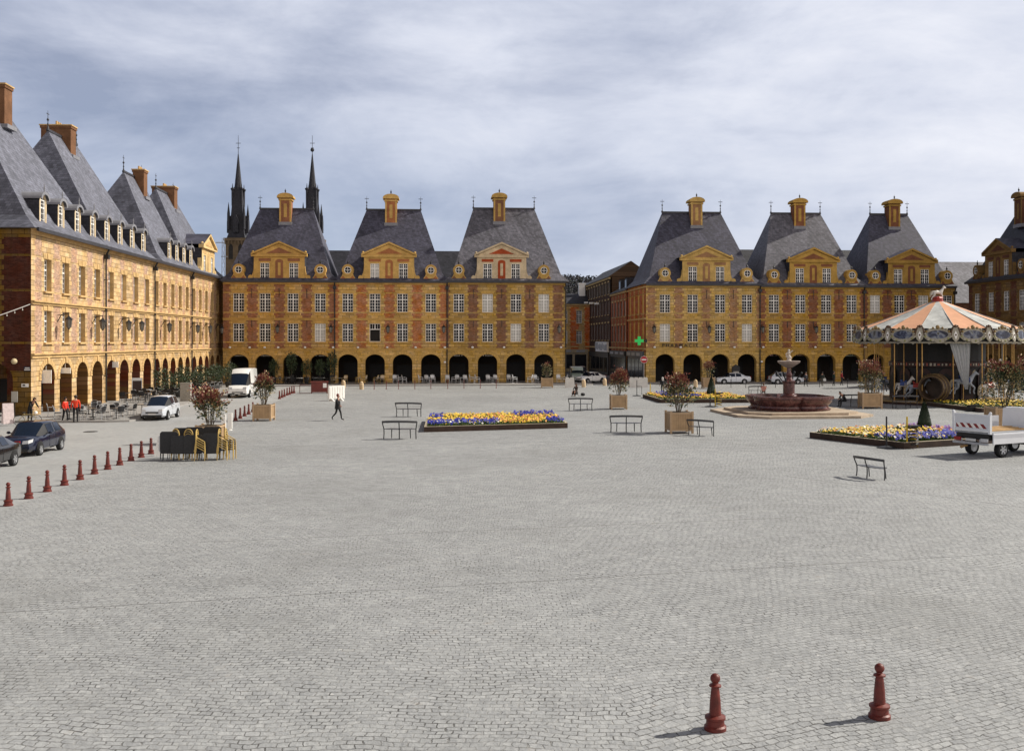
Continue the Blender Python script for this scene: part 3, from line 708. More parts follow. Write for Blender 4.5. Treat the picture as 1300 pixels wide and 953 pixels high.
lc = house('arcaded_house', 'sunlit arcaded house beyond the terrace, black hip and tall narrow brick chimney', left_pt(101.8), LROT, (Y2-101.8)*kL, lb(101.8,c2[:5]), fm=LFM2, rx=(7.2,.9), roofx=(2.6,0), small=lb(101.8,c2[2:5]), chim=[(10.6,11.9,4.1,5.3,21.2,24.0)], **kw)
mbx = thing  # (kept short)
ld = house('arcaded_house', 'sunlit arcaded corner house with a stone pediment dormer, last of its row', left_pt(Y2), LROT, (132.3-Y2)*kL, lb(Y2,c2[5:]), fm=facade_mat('left_facade_last', lst, (.40,.22,.12), 2.94*kL, (c2[5]-Y2)*kL, .48, ZC, mortar=(.42,.30,.22)),
     rx=(4.6,4.2), small=lb(Y2,c2[5:6]), dormer=(8.2,6.4,stone_mat('dormer_stone',(.62,.45,.22)),LMS), chim=[(9.2,10.6,4.3,7.0,21.4,24.1)], **kw)

# --- right row: shade on its front put into dark stone and brick colours
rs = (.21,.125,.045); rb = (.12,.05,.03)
RX = 58.4; RROT = -R(90)+LDIR
rbays = [2.0,5.4,8.9,12.3]
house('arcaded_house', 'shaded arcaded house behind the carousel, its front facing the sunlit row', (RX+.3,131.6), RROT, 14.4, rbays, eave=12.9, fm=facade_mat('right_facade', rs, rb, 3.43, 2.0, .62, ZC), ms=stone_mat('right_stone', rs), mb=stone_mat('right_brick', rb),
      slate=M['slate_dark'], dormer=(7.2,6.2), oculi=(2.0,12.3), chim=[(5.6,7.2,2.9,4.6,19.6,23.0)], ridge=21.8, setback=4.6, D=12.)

# the next house of the same row, across the opening, mostly outside the picture
house('arcaded_house', 'arcaded house across the opening from the dark end wall, beyond the picture edge', left_pt(47.0), LROT, 14.4, [2.0,5.4,8.9,12.3], eave=13.4, ridge=24, setback=6.3, fm=LFM, ms=LMS, mb=LMB, slate=M['slate_left'], fancy=False, ends=(False,False))
# ------------------------------------------------------------------ buildings behind and in the side street
def rear(name, label, x0, x1, y0, y1, eave, ridge, slope_mat, rz=ANG, wallm=None):
    c = Vector((x0, y0)); h = thing(name, label, 'house', (x0,y0,0), rz)
    W, D = x1-x0, y1-y0
    g = MB(); g.box(0,W,0,D,0,eave); g.build('wall', wallm or M['brick_dull'], h)
    r = MB(); r.face([(-.3,-.3,eave),(W+.3,-.3,eave),(W+.3,D/2,ridge),(-.3,D/2,ridge)]); r.face([(-.3,D+.3,eave),(W+.3,D+.3,eave),(W+.3,D/2,ridge),(-.3,D/2,ridge)])
    for x in (-.3,W+.3): r.face([(x,-.3,eave),(x,D+.3,eave),(x,D/2,ridge)])
    r.build('roof', slope_mat, h); return h
rear('rear_house', 'low dark slate roof seen in the gaps between the three pavilions beside the street', -35, 3.5, backY(-35)+13.2, backY(-35)+23, 13.0, 18.4, M['slate_dark'])
rear('rear_house', 'low dark slate roof seen between the pharmacy house and its neighbours', 25, 52, backY(25)+13.2, backY(25)+23, 13.0, 18.9, M['slate_dark'])
rear('rear_house', 'pale slate roof seen in the corner behind the carousel', 56, 75, backY(56)+15, backY(56)+30, 11.0, 17.6, M['slate_pale'])

# side wall of the pharmacy house along the street, with its own windows and shop front
a4 = px_on_back(820)
sw_m = facade_mat('street_side_wall', (.46,.27,.085), (.36,.105,.04), 3.0, 2.0, .95, 4.0)
def street_house(name, label, loc, rz, W, D, eave, bays, fm, roof, ww=1.0, rows=((5.3,7.7),(9.0,11.2)), shop=None, dorm=0, mw=None, sill=True):
    h = thing(name, label, 'house', (loc[0],loc[1],0), rz, 'houses along the side street')
    g = MB(); wall_with_openings(g, W, bays, ww, rows, None, 0, eave, 0, .2)
    g.box(.003,W-.003,.25,D,0,eave-.01,1); g.build('wall', [fm, mw or M['brick_dull']], h)
    for (z0,z1) in rows:
        for c in bays: add_window(h, c, .12, z0, ww, z1-z0, True)
    t = MB()
    for c in bays:
        for (z0,z1) in rows: t.box(c-ww/2-.1,c+ww/2+.1,-.08,.02,z0-.14,z0-.01); t.box(c-ww/2-.12,c+ww/2+.12,-.05,.02,z1+.02,z1+.28)
    t.box(0,W,-.2,.02,eave-.3,eave-.02); t.box(0,W,-.1,.02,4.3,4.55); t.build('string_course', M['stone_pale'], h)
    if shop: shop(h)
    roof(h, W, D, eave); return h
def ridge_roof(m, rise, along=True, ov=.35):
    def f(h, W, D, e):
        r = MB()
        if along:
            r.face([(-.1,-ov,e),(W+.1,-ov,e),(W+.1,D/2,e+rise),(-.1,D/2,e+rise)]); r.face([(-.1,D+ov,e),(W+.1,D+ov,e),(W+.1,D/2,e+rise),(-.1,D/2,e+rise)])
            for x in (-.1,W+.1): r.face([(x,-ov,e),(x,D+ov,e),(x,D/2,e+rise)],1)
        else:
            r.face([(-ov,-.1,e),(W/2,-.1,e+rise),(W/2,D+.1,e+rise),(-ov,D+.1,e)]); r.face([(W+ov,-.1,e),(W/2,-.1,e+rise),(W/2,D+.1,e+rise),(W+ov,D+.1,e)])
            for y in (-.1,D+.1): r.face([(-ov,y,e),(W+ov,y,e),(W/2,y,e+rise)],1)
        r.build('roof', [m, M['brick_dull']], h)
    return f
def shop_front(W, col, x0=.4, bays=3, sign=None):
    def f(h):
        g = MB(); g.box(x0,W-.4,-.12,.02,.1,4.0,0)
        n = bays; wd = (W-.4-x0)/n
        for i in range(n): g.box(x0+wd*i+.22, x0+wd*(i+1)-.22, -.15,-.1,.6,3.05,1)
        g.box(x0-.05,W-.35,-.3,-.05,3.35,3.95,2)
        for i in range(n): g.box(x0+wd*(i+.2), x0+wd*(i+.8), -.33,-.29,3.48,3.82,3)
        g.build('shop_front', [col, M['glass'], col, M['shop_sign']], h)
    return f
M['shop_grey'] = mat('shop_grey', (.085,.095,.12), .5, .15); M['shop_sign'] = mat('shop_sign', (.30,.32,.36), .5, .5, 14)
M['shop_black'] = mat('shop_black', (.02,.02,.022), .5, .3)
srot = -R(90)+ANG      # faces the street (towards -X), x runs towards the viewer
def side_pt(t): return (a4.x-.07*t, a4.y+t)
# wing of the pharmacy house: 13 m of side wall (a part of that house)
SW = thing
sidew = MB(); SB = [1.9,4.9,7.9,11.0]; wall_with_openings(sidew, 12.6, SB, 1.0, [(5.3,7.9),(9.0,11.5)], None, 0, 12.7, 0, .2)
sw = sidew.build('side_wall', [sw_m, M['stone']], p4b, (-.04,12.6,0), -R(90))
for (z0,z1) in ((5.3,7.9),(9.0,11.5)):
    for c in SB: add_window(sw, c, .12, z0, 1.0, z1-z0)
t = MB()
for zz in (4.3,8.2,12.3): t.box(0,12.6,-.12,.02,zz,zz+.2)
for c in SB:
    for z0 in (5.3,9.0): t.box(c-.6,c+.6,-.08,.02,z0-.15,z0-.01)
t.build('side_string_course', M['stone_pale'], sw)
g = MB(); g.box(.8,11.6,-.14,.03,.1,4.1,0)
for i in range(4): g.box(1.1+i*2.65,3.3+i*2.65,-.17,-.12,.5,3.0,1)
g.box(.7,11.7,-.32,-.06,3.35,4.0,0)
for i in range(3): g.box(1.2+i*3.4,3.6+i*3.4,-.35,-.31,3.46,3.88,2)
g.build('shop_front', [M['shop_grey'], M['glass'], M['shop_sign']], sw)
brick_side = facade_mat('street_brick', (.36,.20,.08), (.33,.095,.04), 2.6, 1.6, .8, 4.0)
l2 = side_pt(27)
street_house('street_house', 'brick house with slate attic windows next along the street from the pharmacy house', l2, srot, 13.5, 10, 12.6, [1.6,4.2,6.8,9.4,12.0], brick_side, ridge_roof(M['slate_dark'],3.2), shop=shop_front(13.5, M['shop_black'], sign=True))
for k in range(2):
    d = MB(); d.box(-.9,.9,-.2,2.6,0,1.9,0); d.face([(-1.05,-.35,1.92),(1.05,-.35,1.92),(1.05,3.2,2.5),(-1.05,3.2,2.5)],1); d.box(-.6,.6,-.24,-.19,.35,1.6,2)
    hh = [o for o in bpy.data.objects if o.name.startswith('street_house')][0]
    d.build('dormer', [M['slate_dark'], M['slate_pale'], M['glass']], hh, (4+5*k,.9,12.75))
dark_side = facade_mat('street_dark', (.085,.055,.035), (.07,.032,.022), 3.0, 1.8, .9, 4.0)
l3 = side_pt(55)
def sign_d(h):
    g = MB(); g.box(1.5,26,-.14,.02,.1,3.6,0); 
    for i in range(6): g.box(2+i*4,5.2+i*4,-.17,-.12,.5,2.8,1)
    g.box(15.0,26.6,-.42,-.1,3.7,5.3,2)
    rr = random.Random(5)
    for i in range(10): g.box(14.6+i*1.22,14.6+i*1.22+rr.uniform(.5,.95),-.46,-.41,3.9+rr.uniform(0,.3),5.0+rr.uniform(-.2,.2),3)
    g.build('shop_front', [M['shop_black'], M['glass'], M['white'], M['shop_sign']], h)
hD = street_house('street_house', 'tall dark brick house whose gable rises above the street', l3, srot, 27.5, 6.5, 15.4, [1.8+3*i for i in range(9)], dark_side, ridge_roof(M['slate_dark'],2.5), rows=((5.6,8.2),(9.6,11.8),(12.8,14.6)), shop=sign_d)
g = MB(); 
lx = []
for k in range(3):
    q = MB(); q.box(-.5,.5,-.28,.28,0,.28,0); q.tube((0,.1,.28),(0,1.3,.7),.04,.04,6,1)
    o = q.build('street_floodlight', [M['white'], M['iron']]); o.location = (side_pt(33+6*k)[0]-1.3, side_pt(33+6*k)[1], 11.3+.3*k); o.rotation_euler=(0,0,srot)
    tag(o, ['white floodlight nearest the pharmacy house on the dark street front','white floodlight in the middle of the three above the street','white floodlight deepest in the street on the dark front'][k], 'lamp', 'floodlights over the street')
orange = facade_mat('orange_brick', (.55,.36,.15), (.48,.13,.04), 2.6, 1.6, .78, 4.0)
street_house('street_house', 'narrow orange brick house front catching the light at the bend of the street', (13.4,187), R(0), 3.4, 9, 15.8, [1.7], orange, ridge_roof(M['slate_dark'],.5), ww=1.1, rows=((5.6,8.2),(9.4,11.6),(12.6,14.6)))
street_house('street_house', 'orange brick house with pale shutters and quoins at the end of the street', (8.2,181), R(6), 5.6, 9, 12.0, [1.1,3.7], orange, ridge_roof(M['slate_dark'],2.0), ww=1.0, rows=((5.0,7.2),(8.6,10.8)), shop=shop_front(5.6, mat('beige_shop',(.35,.29,.2),.7), .2, 2))
cg = MB(); cg.box(0,1.1,0,.9,0,4.2); cg.box(-.1,1.2,-.1,1.0,4.2,4.5)
cg.build('chimney', M['white'], [o for o in bpy.data.objects if o.name.startswith('street_house')][-1], (4.3,3.4,11.4))
street_house('street_house', 'small brown house with a lean roof between the hill and the street bend', (1.5,205), R(0), 14, 9, 9.0, [2,5,8,11], dark_side, ridge_roof(M['slate_dark'],4.0), ww=.9, rows=((5.0,7.0),))

# ------------------------------------------------------------------ the church whose two spires stand behind the roofs
CY = 215.; k = CY/F
def cx_(px): return (px-650)*k
def cz_(py): return H+(HY-py)*k
ch = thing('church', 'dark church with two needle spires standing behind the roofs', 'church', (cx_(350),CY,0))
slate_ch = slate_mat('spire_slate', (.022,.022,.030), .4)
M['tower_stone'] = stone_mat('tower_stone', (.13,.095,.06))
nv = MB(); nv.box(-9,9,3,38,0,15); nv.face([(-9.4,2.6,15),(0,2.6,24),(0,38,24),(-9.4,38,15)],1); nv.face([(9.4,2.6,15),(0,2.6,24),(0,38,24),(9.4,38,15)],1); nv.face([(-9.4,2.6,15),(9.4,2.6,15),(0,2.6,24)],0)
nv.build('nave', [M['stone_pale'], slate_ch], ch)
for sgn, px, ball in ((-1,302.5,False),(1,396.5,True)):
    x = cx_(px)-cx_(350); t = MB()
    t.box(x-2.1,x+2.1,-2.1,2.1,0,cz_(304),0)
    t.box(x-2.45,x+2.45,-2.45,2.45,cz_(304)-.5,cz_(304)+.1,0)
    for i in range(7): t.box(x-2.3+i*.7,x-2.0+i*.7,-2.4,-2.1,cz_(304)-1.2,cz_(304)-.5,0)
    for i in (-1,1): t.prism([(x+i*1.0-.45,cz_(330)),(x+i*1.0+.45,cz_(330)),(x+i*1.0+.45,cz_(314)),(x+i*1.0,cz_(310)),(x+i*1.0-.45,cz_(314))],-2.12,-2.0,'y',1)
    tw = t.build('tower', [M['tower_stone'], M['dark']], ch)
    s = MB(); zb = cz_(303)
    s.lathe([(2.75,zb),(2.35,zb+.9),(1.95,cz_(285)),(1.55,cz_(262)),(1.22,cz_(245)),(1.02,cz_(238))], 4, (x,0,0), 0)
    for v_ in s.v[:]: pass
    rot = Matrix.Translation((x,0,0)) @ Matrix.Rotation(R(45),4,'Z') @ Matrix.Scale(1.16,4) @ Matrix.Translation((-x,0,0))
    s.v = [((Matrix.Translation((x,0,0)) @ Matrix.Rotation(R(45),4,'Z') @ Matrix.Diagonal((.98,.98,1,1)) @ Matrix.Translation((-x,0,0))) @ Vector(v))[:] for v in s.v]
    s.lathe([(.86,cz_(241)),(.64,cz_(228)),(.30,cz_(208)),(.10,cz_(196))], 8, (x,0,0), 0)
    for ix in (-1,1):
        for iy in (-1,1):
            c = (x+ix*.95,iy*.95,0)
            s.lathe([(.22,cz_(262)),(.24,cz_(243)),(.42,cz_(241)),(.42,cz_(240)),(.12,cz_(239)),(.04,cz_(234))], 6, c, 0)
            c = (x+ix*1.6,iy*1.6,0); s.lathe([(.34,cz_(292)),(.3,cz_(272)),(.02,cz_(258))], 6, c, 0)
    for (dx,dy) in ((0,-1),(1,0),(-1,0),(0,1)):          # gabled lights on the flanks
        c = Vector((x+dx*1.75,dy*1.75)); a = .55
        if dx==0: s.prism([(c.x-a,cz_(296)),(c.x+a,cz_(296)),(c.x+a,cz_(282)),(c.x,cz_(274)),(c.x-a,cz_(282))],c.y-.5,c.y+.5,'y')
        else: s.prism([(c.y-a,cz_(296)),(c.y+a,cz_(296)),(c.y+a,cz_(282)),(c.y,cz_(274)),(c.y-a,cz_(282))],c.x-.5,c.x+.5,'x')
    sp = s.build('spire', slate_ch, tw)
    q = MB(); q.tube((x,0,cz_(198)),(x,0,cz_(172)),.075,.04,6); q.box(x-.5,x+.5,-.04,.04,cz_(182)-.05,cz_(182)+.05); q.box(x-.3,x+.3,-.04,.04,cz_(188)-.05,cz_(188)+.05)
    if ball: q.ball((x,0,cz_(190.5)),.42,10)
    q.build('cross', M['iron'], tw)

# thin lattice mast beyond the corner roofs
g = MB(); 
for dx in (-.5,.5): g.tube((dx,0,0),(dx*.4,0,24.5),.06,.05,5)
for i in range(16): g.tube((-.5+.02*i,0,i*1.5),(.5-.02*i,0,i*1.5+1.5),.03,.03,4); g.tube((.5-.02*i,0,i*1.5),(-.5+.02*i,0,i*1.5+1.5),.03,.03,4)
g.box(-1.4,.3,-.05,.05,23.6,23.75); g.box(-.4,.8,-.05,.05,21.0,21.15)
tag(g.build('lattice_mast', mat('galvanised_steel',(.25,.26,.28),.5), None, ((283.5-650)/F*190,190,0)), 'thin steel lattice mast in the gap left of the spires', 'mast')
# ------------------------------------------------------------------ bollards
M['red_iron'] = mat('red_painted_iron', (.115,.017,.011), .5, .45, 9, .15, 30, spec=.4)
M['red_dull'] = mat('rusty_red_iron', (.15,.03,.022), .6, .3, 6)
def bollard_mesh():
    g = MB(); g.lathe([(.155,0),(.155,.05),(.13,.07),(.125,.14),(.145,.155),(.145,.185),(.085,.21),(.075,.40),(.058,.56),(.05,.585),(.085,.60),(.085,.62),(.045,.64),(.04,.655)], 16)
    n=10; g.lathe([(.07*math.sin(math.pi*i/n) if 0<i<n else .0005, .71-.07*math.cos(math.pi*i/n)) for i in range(n+1)], 16)
    return g.mesh('bollard', M['red_iron'], True)
BOL = bollard_mesh()
rowA = [(10.4,642),(36.5,632.8),(60,624),(81.8,616),(101.6,608.8),(120,601.6),(136.7,595.8),(152,590.3),(166.3,585),(179.4,580.6),(191.7,576.2)]
for p in rowA:
    tag(put('bollard', BOL, None, G(*p)), 'red iron bollard in the row between the dark cars and the stacked terrace furniture', 'bollard', 'near row of red bollards')
for p in [(299,534),(305,531.5),(310.5,528.5),(315.7,526),(321,523)]:
    tag(put('bollard', BOL, None, G(*p)), 'small red bollard in the line just left of the wooden planter beside the van', 'bollard', 'red bollards left of the planter')
for p in [(354.8,506.5),(358,505),(361,503.7),(364.5,502),(367.6,501),(370.5,499.6),(373.3,499)]:
    tag(put('bollard', BOL, None, G(*p)), 'small red bollard in the far line right of the wooden planter beside the van', 'bollard', 'far red bollards right of the planter')
def ball_at(px, py, z=.705):
    Y = (H-z)*F/(py-HY); return ((px-650)/F*Y, Y)
tag(put('bollard', BOL, None, ball_at(1116.5,848)), 'dark red bollard with a ball top, taller looking one at the lower edge', 'bollard')
tag(put('bollard', BOL, None, ball_at(908,861)), 'dark red ball topped bollard, only its ball showing beside the taller one', 'bollard')
# thin posts with a chain in front of the back row
pg = MB(); pg.lathe([(.06,0),(.05,.05),(.035,.08),(.035,.85),(.055,.88),(.05,.95),(.01,.99)], 8); PM = pg.mesh('post', M['red_dull'], True)
pd = MB(); pd.lathe([(.06,0),(.05,.05),(.035,.08),(.035,.85),(.055,.88),(.05,.95),(.01,.99)], 8); PD = pd.mesh('post', M['iron'], True)
pl = [G(*p) for p in [(475,494.5),(490.4,494.2),(505.8,494),(526.6,493.8),(547,493.5),(568.4,493.3),(589,493),(609.7,492.9),(630,492.9)]]
for p in pl: tag(put('barrier_post', PM, None, p), 'thin dull red post holding the chain in front of the white terrace chairs', 'post', 'red posts in front of the terrace')
pr = [G(*p) for p in [(928,491.8),(946.8,491.8),(966.4,491.8),(984.5,491.8),(1040.6,491.3),(1076,491.3)]]
for p in pr: tag(put('barrier_post', PD, None, p), 'thin black post in the line behind the fountain, in front of the parked cars', 'post', 'black posts behind the fountain')
def chain(pts, z=.82, sag=.10):
    g = MB()
    for a, b in zip(pts[:-1], pts[1:]):
        q = [Vector((a[0]+(b[0]-a[0])*t, a[1]+(b[1]-a[1])*t, z-sag*4*t*(1-t))) for t in [i/6 for i in range(7)]]
        g.path([tuple(v) for v in q], .018, 5)
    return g.build('chain', M['iron'])
tag(chain([G(456,494.6)]+pl+[G(660,492.8)]), 'long thin chain slung between the dull red posts', 'chain')
# pale stone stubs
sg = MB(); sg.lathe([(.24,0),(.24,.55),(.22,.72),(.14,.86),(.03,.92)], 12); SB_ = sg.mesh('stone_bollard', stone_mat('stub_stone',(.58,.44,.28)), True)
for p, lab in [((459,494.3),'pale stone stub bollard left of the row of red posts'),((741,491.3),'pale stone stub bollard in front of the white street car'),((767.6,489.5),'pale stone stub bollard right of the white street car'),((883,491.5),'pale stone stub bollard below the pharmacy arches'),((436,492.5),'pale stone stub bollard behind the white panel stand')]:
    tag(put('stone_bollard', SB_, None, G(*p)), lab, 'bollard', 'pale stone bollards')
# white concrete blocks with a notched top
def block(px0, px1, py, label, notch):
    a, b = G(px0,py), G(px1,py); W = b[0]-a[0]; g = MB()
    g.prism([(-.35,0),(.35,0),(.3,.15),(.2,.5),(.17,1.08),(-.17,1.08),(-.2,.5),(-.3,.15)], 0, W, 'x')
    n = notch
    for i in range(n): g.box(W*(i+.12)/n, W*(i+.88)/n, -.16,.16,1.075,1.17)
    tag(g.build('concrete_block', mat('white_concrete_%d'%px0,(.62,.60,.56),.85,.12,2,.2), None, a), label, 'barrier', 'white concrete blocks')
block(799,822,491.7,'long white concrete block with notched top, right of the red topped planter',4)
block(717.5,729,491.8,'short white concrete block behind the sitting woman',2)
# upright stands: black frames and yellow posts
def sign_stand(px, py, label):
    g = MB(); g.lathe([(.42,0),(.42,.05),(.1,.09),(.04,.12)], 14); g.tube((0,0,.1),(0,0,1.55),.035,.035,8)
    g2 = MB(); g2.path([(0,0,.95),(.48,0,.95),(.48,0,.12)], .022, 6)
    t = thing('sign_stand', label, 'stand', G(px,py)+(0,)); g.build('post', M['iron'], t); g2.build('side_frame', M['iron'], t); return t
sign_stand(808.5,502.5,'black stand with a square side frame, in front of the long white concrete block')
M['yellow'] = mat('yellow_paint', (.62,.42,.02), .5, .15, 5); M['blackp'] = mat('black_plastic', (.02,.02,.02), .55, .3, 5)
def yellow_post(px, py, h_, label, coil=0):
    t = thing('yellow_post', label, 'post', G(px,py)+(0,))
    g = MB(); g.lathe([(.22,0),(.22,.04),(.05,.07)], 12, m=1); g.tube((0,0,.05),(0,0,h_),.045,.045,8); g.build('post', [M['yellow'], M['blackp']], t)
    if coil:
        q = MB(); n = int(coil*14); pts = []
        for i in range(n*coil+1 if False else coil*14+1):
            a = 2*math.pi*i/14; pts.append((.30+.24*math.cos(a), .24*math.sin(a), .10+1.02*i/(coil*14)))
        for i in range(len(pts)-1): q.tube(pts[i],pts[i+1],.035,.035,6,0 if (i//7)%2 else 1, False)
        q.box(.02,.62,-.25,.25,1.10,1.16,0)
        q.build('coiled_rail', [M['blackp'], M['yellow']], t)
    return t
yellow_post(825.5,503,1.25,'yellow post standing alone right of the long white concrete block')
yellow_post(1151.5,569,1.6,'yellow post with a yellow and black coil, in front of the nearest right flower bed',6)
yellow_post(908,516,1.45,'yellow post with a coil beside the far cone tree',5)
def black_post(px, py, label):
    g = MB(); g.lathe([(.45,0),(.45,.05),(.2,.10),(.045,.13),(.04,1.55),(.03,1.6)], 16); tag(g.build('pole_stand', M['iron'], None, G(px,py), smooth=True), label, 'stand')
black_post(1125.5,568.5,'black pole on a round foot in front of the nearest right flower bed'); black_post(901.5,516.5,'black pole on a round foot beside the far yellow post')

# ------------------------------------------------------------------ planters
M['box_wood'] = None
def slat_wood():
    b = NB('planter_wood'); o = b.obj(); sx = b.n('ShaderNodeSeparateXYZ'); b.l(o, sx.inputs[0])
    s = b.m('ADD', sx.outputs[0], sx.outputs[1]); fr = b.m('FRACT', b.m('DIVIDE', s, .105)); gap = b.m('LESS_THAN', fr, .13)
    c = b.mix(gap, (.40,.27,.15), (.20,.12,.06)); hs = b.n('ShaderNodeHueSaturation'); b.l(c, hs.inputs['Color']); b.l(tone(b,o,2.5,.78,1.18), hs.inputs['Value'])
    b.set(hs.outputs[0], .6, 0, .3); b.bump(b.m('MULTIPLY', gap, -1.0), .5, .02); return b.mat
M['box_wood'] = slat_wood(); M['box_rail'] = mat('planter_rail', (.42,.29,.17), .55, .15, 3); M['soil'] = mat('soil', (.03,.022,.015), .95, .3, 4)
LEAF = [mat('green_leaf',(.040,.065,.022),.5,.35,3,spec=.5), mat('dark_leaf',(.018,.032,.014),.5,.3,3,spec=.5), mat('red_leaf',(.19,.050,.034),.5,.45,3,spec=.5), mat('yellow_leaf',(.36,.28,.13),.5,.35,3,spec=.5), mat('stem_bark',(.10,.075,.05),.85,.3,6)]
def leaf_quad(g, c, d, w_, l_, m, rr):
    d = d.normalized(); s = d.cross(Vector((rr.uniform(-1,1),rr.uniform(-1,1),rr.uniform(-1,1)))).normalized()*w_
    n = d.cross(s).normalized()*w_*.3
    g.face([c, c+d*l_*.5+s+n, c+d*l_, c+d*l_*.5-s+n], m)
def shrub_mesh(seed, hgt, rad, red, n=900, bare=.35):
    n = int(n*2.1)
    """photinia: several stems, loose leaf sprays, new growth red at the tips"""
    rr = random.Random(seed); g = MB(); tips = []
    for k in range(11):
        a = rr.uniform(0,6.28); b_ = Vector((.14*math.cos(a),.14*math.sin(a),0)); top = Vector((rad*.75*math.cos(a)*rr.uniform(.2,1), rad*.75*math.sin(a)*rr.uniform(.2,1), hgt*rr.uniform(.55,.93)))
        mid = b_.lerp(top,.5)+Vector((rr.uniform(-.1,.1),rr.uniform(-.1,.1),.1)); g.path([tuple(b_),tuple(mid),tuple(top)], .022, 5, 4)
        for q in range(5):
            t = rr.uniform(.3,1); p = mid.lerp(top,t); e = p+Vector((rr.uniform(-1,1),rr.uniform(-1,1),rr.uniform(.1,.9))).normalized()*rad*.55
            g.tube(tuple(p),tuple(e),.010,.006,4,4,False); tips.append((p,e))
    for i in range(n):
        z = hgt*(bare*.55 + (1-bare*.55)*rr.random()**.8); f = (z/hgt-bare*.5)/(1-bare*.5)
        rmax = rad*max(.12, math.sin(math.pi*min(1,max(.06,.20+f*.78)))**.6)
        if i % 2: p, e = tips[rr.randrange(len(tips))]; c = p.lerp(e, rr.uniform(.4,1.1))+Vector((rr.gauss(0,.09),rr.gauss(0,.09),rr.gauss(0,.09)))
        else:
            a = rr.uniform(0,6.28); r = rmax*rr.random()**.45; c = Vector((r*math.cos(a), r*math.sin(a), z))
            if noise.noise(c*2.6+Vector((seed,0,0))) < -.12: continue
        out = Vector((c.x,c.y,(c.z-hgt*.45)*.6)); d = out.normalized()+Vector((rr.uniform(-.8,.8),rr.uniform(-.8,.8),rr.uniform(-.3,.9)))
        h_ = c.z/hgt + rr.uniform(-.15,.15)
        m = 2 if h_ > 1-red else (3 if rr.random()<.34 else (0 if rr.random()<.6 else 1))
        if m==2 and rr.random()<.2: m = 3
        leaf_quad(g, c, d, rr.uniform(.03,.055), rr.uniform(.11,.19), m, rr)
    return g.mesh('shrub', LEAF, recalc=False)
def planter(px, py, label, bw=1.3, bh=1.12, sh=2.0, sr=.85, red=.35, seed=1, rz=0., n=900, bare=.35):
    t = thing('planter', label, 'planter', G(px,py)+(0,), rz, 'wooden planters with shrubs')
    g = MB(); h2 = bw/2
    g.box(-h2+.05,h2-.05,-h2+.05,h2-.05,.14,bh-.06,0)
    for sx in (-1,1):
        for sy in (-1,1): g.box(sx*(h2-.05)-.06,sx*(h2-.05)+.06,sy*(h2-.05)-.06,sy*(h2-.05)+.06,0,bh+.04,1)
    for z in (.16,bh-.12):
        for s in (-1,1): g.box(-h2+.02,h2-.02,s*(h2-.035)-.03,s*(h2-.035)+.03,z,z+.1,1); g.box(s*(h2-.035)-.031,s*(h2-.035)+.031,-h2+.12,h2-.12,z,z+.1,1)
    g.build('box', [M['box_wood'], M['box_rail']], t)
    s = MB(); s.box(-h2+.08,h2-.08,-h2+.08,h2-.08,bh-.08,bh-.03); s.build('soil', M['soil'], t)
    put('shrub', shrub_mesh(seed, sh, sr, red, n, bare), t, (0,0,bh-.04)); return t
planter(335,533.5,'wooden planter with a loose leggy shrub, right of the white van',1.24,1.1,2.05,.72,.3,1)
planter(267,562,'planter with a round red topped shrub behind the stacked terrace furniture',1.25,.95,1.95,.82,.36,2,0,1200,.3)
planter(785,519,'wooden planter with a bright red topped shrub in front of the side street',1.28,1.12,1.95,.80,.46,3,0,1100,.3)
planter(862,549,'wooden planter with a sparse brown and green shrub, nearest one beside the fountain',1.38,1.25,2.15,1.0,.25,4,R(5),1000,.3)
planter(1104.5,518,'wooden planter with a dark shrub just left of the carousel',1.55,1.25,2.6,.98,.35,5,R(-5),1300,.15)
planter(1275,547,'large planter with a dark bushy shrub behind the white truck',1.7,1.45,2.7,1.3,.12,6,R(-3),2000,.1)
planter(694.5,492,'wooden planter with a small dark shrub, farthest one, left of the side street',1.36,1.15,1.75,.6,.2,7,0,500,.2)
planter(899,493,'wooden planter with a small red brown shrub below the pharmacy arches',1.3,1.25,1.8,.72,.45,8,0,600,.25)

